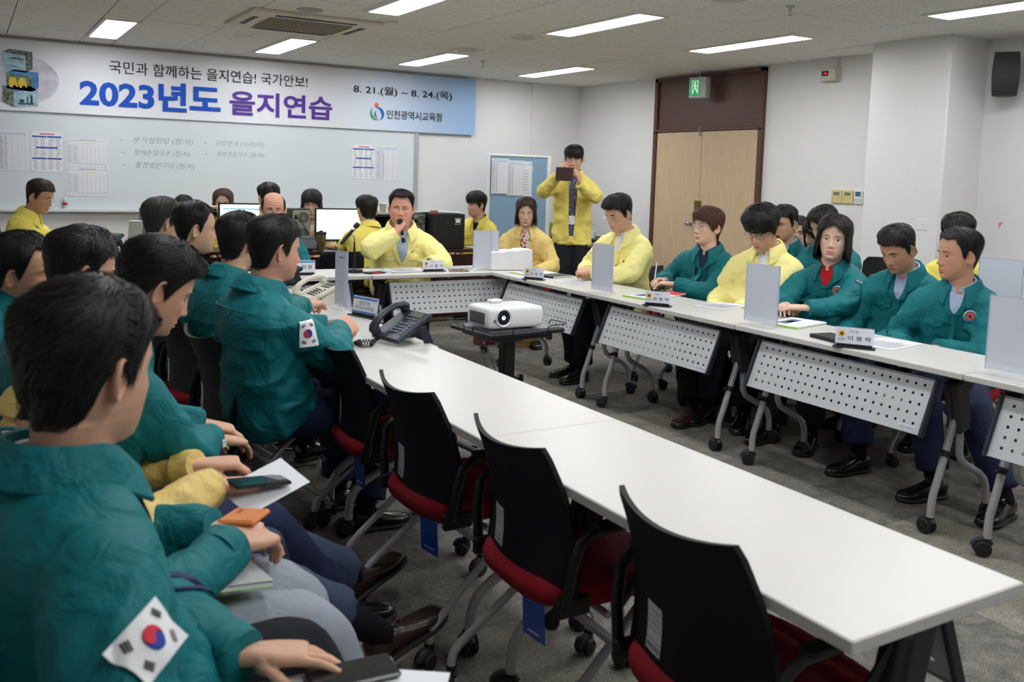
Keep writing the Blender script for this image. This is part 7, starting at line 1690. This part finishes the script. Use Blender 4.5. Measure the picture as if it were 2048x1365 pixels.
chair(1.98, 6.99, 262, 'black conference chair under the balding man')

# ---- back of the room
person('man in lemon yellow jacket with thin spectacles and blue lanyard at the far left desk', (.52, 8.50, 1.175), haz=-34, pitch=16, baz=-18, pel=(.42, 8.56, .53), jacket=YELG, shirt=M_BLUESH, near=1, seed=15, strands=1000, hcol='darkbrown', glasses=('metal', .021, .014, .0009), eyes='down', tone='tan', lanyard=dict(t=.3), slouch=.06, hs=1.06,
    hands=dict(R=hand((.78, 8.42, .77), 'relax', d=(.9, -.1, 0)), L=hand((.84, 8.62, .77), 'relax', d=(.9, -.3, 0))))
office_chair(.40, 8.57, -18, 'black office chair of the man in lemon yellow')
person('person with black hair barely showing above the wooden board', (1.905, 9.75, 1.03), haz=250, near=0, seed=16, hair='short', strands=300, jacket=YELG, pel=(1.9, 9.85, .48))
person('woman with long brown hair partly hidden by the left monitor', (2.20, 9.35, 1.10), haz=252, pitch=2, hs=1.1, near=0, seed=17, hair='long', hcol='brown', tone='fair', jacket=YELG, strands=500, P=dict(lipstick=1, brow=.6))
person('man in yellow jacket seen from behind in front of the left monitor', (2.265, 7.98, 1.200), haz=95, pitch=2, baz=80, jacket=YELG, near=0, seed=18, hair='short', strands=900, hvol=1.2, pel=(2.25, 7.84, .53), hands=dict(R=hand((2.38, 8.16, .77), 'relax', d=(0, 1, 0)), L=hand((2.12, 8.17, .77), 'relax', d=(0, 1, 0))))
office_chair(2.24, 7.80, 80, 'black office chair of the man in front of the left monitor', top=.98)
person('woman with shoulder-length black hair in a pale orange jacket behind the right monitor', (2.965, 8.92, 1.115), haz=246, pitch=6, hs=1.14, baz=248, jacket=fabric('pale_orange_jacket_cloth', srgb(244, 206, 146), .65, wr=.3), shirt=M_WHITE, near=0, seed=19, hair='bobf', tone='fair', strands=500, eyes='down', P=dict(lipstick=1, brow=.6), opening=.6, lanyard=dict(t=.5, m=M_PBLACK))
person('man in yellow jacket seen from behind working at the right monitor', (3.035, 7.62, 1.115), haz=92, pitch=8, baz=98, jacket=YELG, near=0, seed=20, hair='short', strands=1000, hvol=1.15, pel=(2.98, 7.46, .53), hands=dict(R=hand((3.2, 7.98, .77), 'relax', d=(0, 1, 0)), L=hand((2.95, 7.98, .77), 'relax', d=(0, 1, 0))))
person('young man in yellow jacket looking left beside the black equipment box', (4.70, 8.68, 1.14), haz=186, pitch=4, baz=214, jacket=YELG, shirt=M_BLACK, near=0, seed=21, hair='fringe', tone='mid', strands=1200, hs=1.06, logo=True, opening=.4, eyes='half', hvol=1.1, P=dict(brow=1.1), pel=(4.78, 8.80, .53))
M_FLORAL = mat('floral_blouse', srgb(214, 190, 180), .7); nt = M_FLORAL.node_tree; tc = nt.nodes.new('ShaderNodeTexCoord'); vo = nt.nodes.new('ShaderNodeTexVoronoi'); vo.inputs['Scale'].default_value = 60; cr = nt.nodes.new('ShaderNodeValToRGB'); e = cr.color_ramp.elements; cr.color_ramp.interpolation = 'CONSTANT'
e[0].color = (*srgb(222, 214, 206), 1); e[1].position = .42; e[1].color = (*srgb(206, 92, 78), 1); q = e.new(.6); q.color = (*srgb(222, 214, 206), 1); q = e.new(.74); q.color = (*srgb(52, 48, 64), 1); q = e.new(.85); q.color = (*srgb(224, 196, 170), 1)
nt.links.new(tc.outputs['Object'], vo.inputs['Vector']); sp = nt.nodes.new('ShaderNodeSeparateColor'); nt.links.new(vo.outputs['Color'], sp.inputs[0]); nt.links.new(sp.outputs[0], cr.inputs[0]); nt.links.new(cr.outputs[0], nt.nodes['Principled BSDF'].inputs['Base Color'])
person('woman with bobbed brown hair, spectacles and a patterned blouse under a buff jacket', (4.31, 7.02, 1.140), haz=238, pitch=8, baz=236, jacket=YELB, shirt=M_FLORAL, near=1, seed=22, hair='bob', hcol='darkbrown', tone='fair', strands=900, glasses=('gold', .019, .016, .0008), eyes='down', P=dict(lipstick=1, brow=.6), opening=.55, vdepth=.5, logo=True, pel=(4.40, 7.15, .53), hvol=1.1)
chair(4.42, 7.17, 236, 'black conference chair of the woman in the patterned blouse')
M_PATS = mat('navy_patterned_shirt', srgb(60, 66, 92), .7); nt = M_PATS.node_tree; tc = nt.nodes.new('ShaderNodeTexCoord'); vo = nt.nodes.new('ShaderNodeTexVoronoi'); vo.inputs['Scale'].default_value = 120; cr = nt.nodes.new('ShaderNodeValToRGB'); cr.color_ramp.elements[0].color = (*srgb(176, 180, 196), 1); cr.color_ramp.elements[0].position = .25; cr.color_ramp.elements[1].color = (*srgb(48, 54, 82), 1); cr.color_ramp.elements[1].position = .4
nt.links.new(tc.outputs['Object'], vo.inputs['Vector']); nt.links.new(vo.outputs['Distance'], cr.inputs[0]); nt.links.new(cr.outputs[0], nt.nodes['Principled BSDF'].inputs['Base Color'])
person('standing man in yellow jacket photographing with a phone in a brown case', (5.13, 7.49, 1.645), haz=230, pitch=12, baz=234, stand=True, pel=(5.18, 7.56, .93), jacket=YEL, shirt=M_PATS, trous=M_DARK, near=1, seed=23, hair='fringe', tone='mid', strands=1400, glasses=('metal', .020, .014, .0008), eyes='down', opening=.40, vdepth=.88, hvol=1.15, hs=.99, lanyard=dict(t=.42, card=1, m=M_PATS),
    hands=dict(R=hand((4.86, 7.37, 1.47), 'hold', d=(.18, -.35, .9), n=(-.75, .2, .4), pole=(-.6, .5, -.75)), L=hand((5.02, 7.20, 1.40), 'hold', d=(-.45, -.15, .88), n=(.5, -.85, .1), pole=(.8, -.3, -.8))))
t = thing('mobile_phone', 'large phone in a dark brown flip case held up by the standing man', 'phone', (4.83, 7.20, 1.495), 0); F = fr((0, 0, 0), nrm((.76, -.60, -.02)), (0, .05, 1)); m = MB(); m.box((0, 0, 0), (.165, .125, .016), 0, .004); m.box((0, .03, .009), (.10, .003, .001)); obj('case', m, mat('dark_brown_leather', srgb(52, 26, 24), .5, bump=(120, .2)), t, 30, M=F)

# ---- right table row
person('man in pale yellow jacket and round metal spectacles with clasped hands on the table', (4.09, 5.37, 1.212), haz=187, pitch=20, baz=200, pel=(4.20, 5.47, .53), jacket=YELP, shirt=M_WHITE, trous=M_DARK, near=1, seed=24, strands=1300, glasses=('gold', .022, .017, .0009), eyes='down', tone='mid', hs=1.04, bulk=1.12, belly=.03, fat=1.05, logo=True, P=dict(quiff=1.1, brow=1.2, sweep=.6), hvol=1.2, opening=.4,
    hands=dict(R=hand((3.93, 5.50, .785), 'clasp', d=(-.75, -.6, .05), n=(-.3, .3, .9), pole=(.2, .9, -.6)), L=hand((3.88, 5.36, .79), 'clasp', d=(-.6, .75, .05), n=(-.4, -.3, .85), pole=(.4, -.9, -.5))), feet=dict(R=foot((3.86, 5.52, 0), (-.9, .2, 0)), L=foot((3.80, 5.36, 0), (-1, -.2, 0))))
person('woman in teal jacket with short reddish brown hair and round spectacles writing with a pen', (4.30, 4.66, 1.158), haz=181, pitch=-4, baz=200, pel=(4.38, 4.74, .53), jacket=TEAL, shirt=M_NAVY, trous=M_DARK, near=1, seed=25, hair='pixie', hcol='brown', tone='fair', strands=1500, hvol=1.25, glasses=('metal', .020, .019, .0007), badge=True, tagl=True, lanyard=dict(t=.35, card=0), earring=True, P=dict(lipstick=1, brow=.6), opening=.5, shoe=M_SHOE_BR,
    hands=dict(R=hand((4.13, 4.86, .78), 'pen', d=(-.9, -.1, .0), n=(-.2, .5, .8), pole=(.3, .9, -.5)), L=hand((4.08, 4.68, .775), 'relax', d=(-.5, .85, 0), n=(0, .1, 1), pole=(.3, -.9, -.5))), feet=dict(R=foot((3.78, 4.16, .0), (-.85, -.35, 0)), L=foot((4.14, 4.20, .04), (-.6, -.7, -.25), up=(.3, -.3, .9))))
m = MB(); m.tube([(0, 0, 0), (.004, .008, .02), (.035, .03, .13)], [.001, .004, .004], 10); o = obj('ballpoint_pen', m, [M_PWHITE], None, 60, label='white and blue ballpoint pen held by the woman in teal', cat='pen'); o.location = (4.02, 4.845, .775)
person('young man in pale yellow jacket with thick black hair and spectacles looking down', (4.30, 4.16, 1.178), haz=196, pitch=24, baz=204, pel=(4.40, 4.24, .53), jacket=YELP, shirt=M_WHITE, trous=M_DARK, near=1, seed=26, hair='fringe', tone='mid', strands=1600, hvol=1.6, glasses=('black', .021, .017, .0009), eyes='down', hs=1.08, bulk=1.18, belly=.05, opening=.42, pockets=True, P=dict(sweep=.7),
    hands=dict(R=hand((4.08, 4.34, .66), 'relax', d=(-.8, -.4, 0)), L=hand((4.06, 4.12, .66), 'relax', d=(-.8, .4, 0))))
person('woman in teal jacket with shoulder-length dark hair and red top looking at the camera', (4.38, 3.67, 1.150), haz=213, pitch=-2, roll=4, baz=198, pel=(4.46, 3.72, .53), jacket=TEAL, shirt=M_RED, trous=M_DARK, near=1, seed=27, hair='bob', hcol='soft', tone='fair', strands=1500, hvol=1.3, badge=True, tagl=True, P=dict(lipstick=1, brow=.6, ear=1), opening=.5, hs=1.03,
    hands=dict(R=hand((4.02, 3.68, .78), 'relax', d=(-.75, -.55, 0), n=(-.1, .1, 1), pole=(.3, .9, -.5)), L=hand((4.02, 3.50, .785), 'flat', d=(-.7, .6, .0), n=(-.1, 0, 1), pole=(.4, -.9, -.5))))
person('man in teal jacket with bowed head and blue shirt beside the profile man', (4.36, 3.22, 1.130), haz=182, pitch=26, baz=196, pel=(4.46, 3.27, .53), jacket=TEAL, shirt=M_BLUESH, trous=M_NAVY, near=1, seed=28, hair='short', tone='tan', strands=1500, hvol=1.05, badge=True, eyes='down', opening=.42, vdepth=.26, slouch=.05,
    hands=dict(R=hand((4.12, 3.34, .64), 'relax', d=(-.8, -.3, 0)), L=hand((4.12, 3.16, .64), 'relax', d=(-.8, .3, 0))), feet=dict(R=foot((3.93, 3.05, 0), (-.96, .12, 0)), L=foot((4.55, 3.62, .02), (-.9, .3, 0))))
person('man in teal jacket turning his head left in profile, nearest of the right table row', (4.26, 2.80, 1.135), haz=158, pitch=0, baz=202, pel=(4.36, 2.86, .53), jacket=TEAL, shirt=M_BLUESH, trous=M_NAVY, near=1, seed=29, hair='high', tone='tan', strands=1500, hvol=1.15, badge=True, eyes='half', opening=.42, vdepth=.22, hs=1.02, bulk=1.1, P=dict(brow=.8, nose=1.1),
    hands=dict(R=hand((4.05, 2.92, .66), 'relax', d=(-.9, -.3, 0)), L=hand((4.02, 2.70, .70), 'relax', d=(-.9, .3, 0))), feet=dict(R=foot((3.93, 2.62, 0), (-.92, .2, 0)), L=foot((3.98, 2.30, 0), (-.95, -.1, 0))))
for x, y, a, lb in ((4.24, 5.50, 200, 'of the man with clasped hands'), (4.42, 4.77, 198, 'of the woman writing with a pen'), (4.44, 4.27, 204, 'of the young man in pale yellow'), (4.50, 3.74, 200, 'of the woman looking at the camera'), (4.50, 3.29, 196, 'of the man with bowed head'), (4.40, 2.88, 200, 'of the nearest profile man')): chair(x+.03, y, a, 'black conference chair '+lb)
# second row on the right
person('man in teal jacket resting his chin, behind the young man in pale yellow', (5.05, 4.68, 1.178), haz=190, pitch=8, baz=212, pel=(5.14, 4.76, .53), jacket=TEAL, shirt=M_BLUESH, near=0, seed=30, hair='short', tone='mid', strands=1000, tagl=True, hands=dict(R=hand((4.86, 4.74, .98), 'grip', d=(.3, -.1, .9), n=(-.8, .2, .2), pole=(-.3, .5, -.9)), L=hand((4.85, 4.52, .68), 'relax', d=(-.9, .2, 0))))
person('man in dark navy jacket hidden behind the man resting his chin', (5.62, 5.06, 1.08), haz=215, near=0, seed=31, jacket=M_NAVY, hair='short', strands=200, pel=(5.68, 5.10, .5))
person('woman in teal jacket with black hair leaning behind the woman in red top', (5.10, 4.36, 1.190), haz=176, pitch=26, baz=205, pel=(5.18, 4.42, .53), jacket=TEAL, near=0, seed=32, hair='bob', hcol='black', tone='fair', strands=1000, glasses=('gold', .02, .016, .0009), tagl=True, hvol=1.2, P=dict(lipstick=1), hands=dict(R=hand((4.78, 4.30, .80), 'relax', d=(-.7, .3, .1)), L=hand((4.85, 4.15, .68), 'relax', d=(-.9, 0, 0))))
person('woman with black hair and lowered smiling face beside the leaning woman', (5.36, 4.64, 1.10), haz=170, pitch=12, baz=200, pel=(5.48, 4.68, .5), jacket=TEAL, near=0, seed=33, hair='bobf', hcol='black', tone='fair', strands=500, P=dict(lipstick=1))
person('person with black hair in yellow jacket behind the nearest profile man', (5.05, 3.33, 1.185), haz=205, pitch=14, baz=210, pel=(5.13, 3.38, .53), jacket=YELG, near=0, seed=34, hair='short', strands=800, hvol=1.3)
for x, y, a, lb in ((5.18, 4.80, 212, 'of the man resting his chin'), (5.22, 4.44, 205, 'of the leaning woman'), (5.17, 3.41, 210, 'of the yellow-jacketed person in the second row')): chair(x+.03, y, a, 'black conference chair '+lb)
office_chair(5.02, 3.80, 205, 'empty high-backed black chair in the second row right of the woman in red top', top=1.0, w=.42)
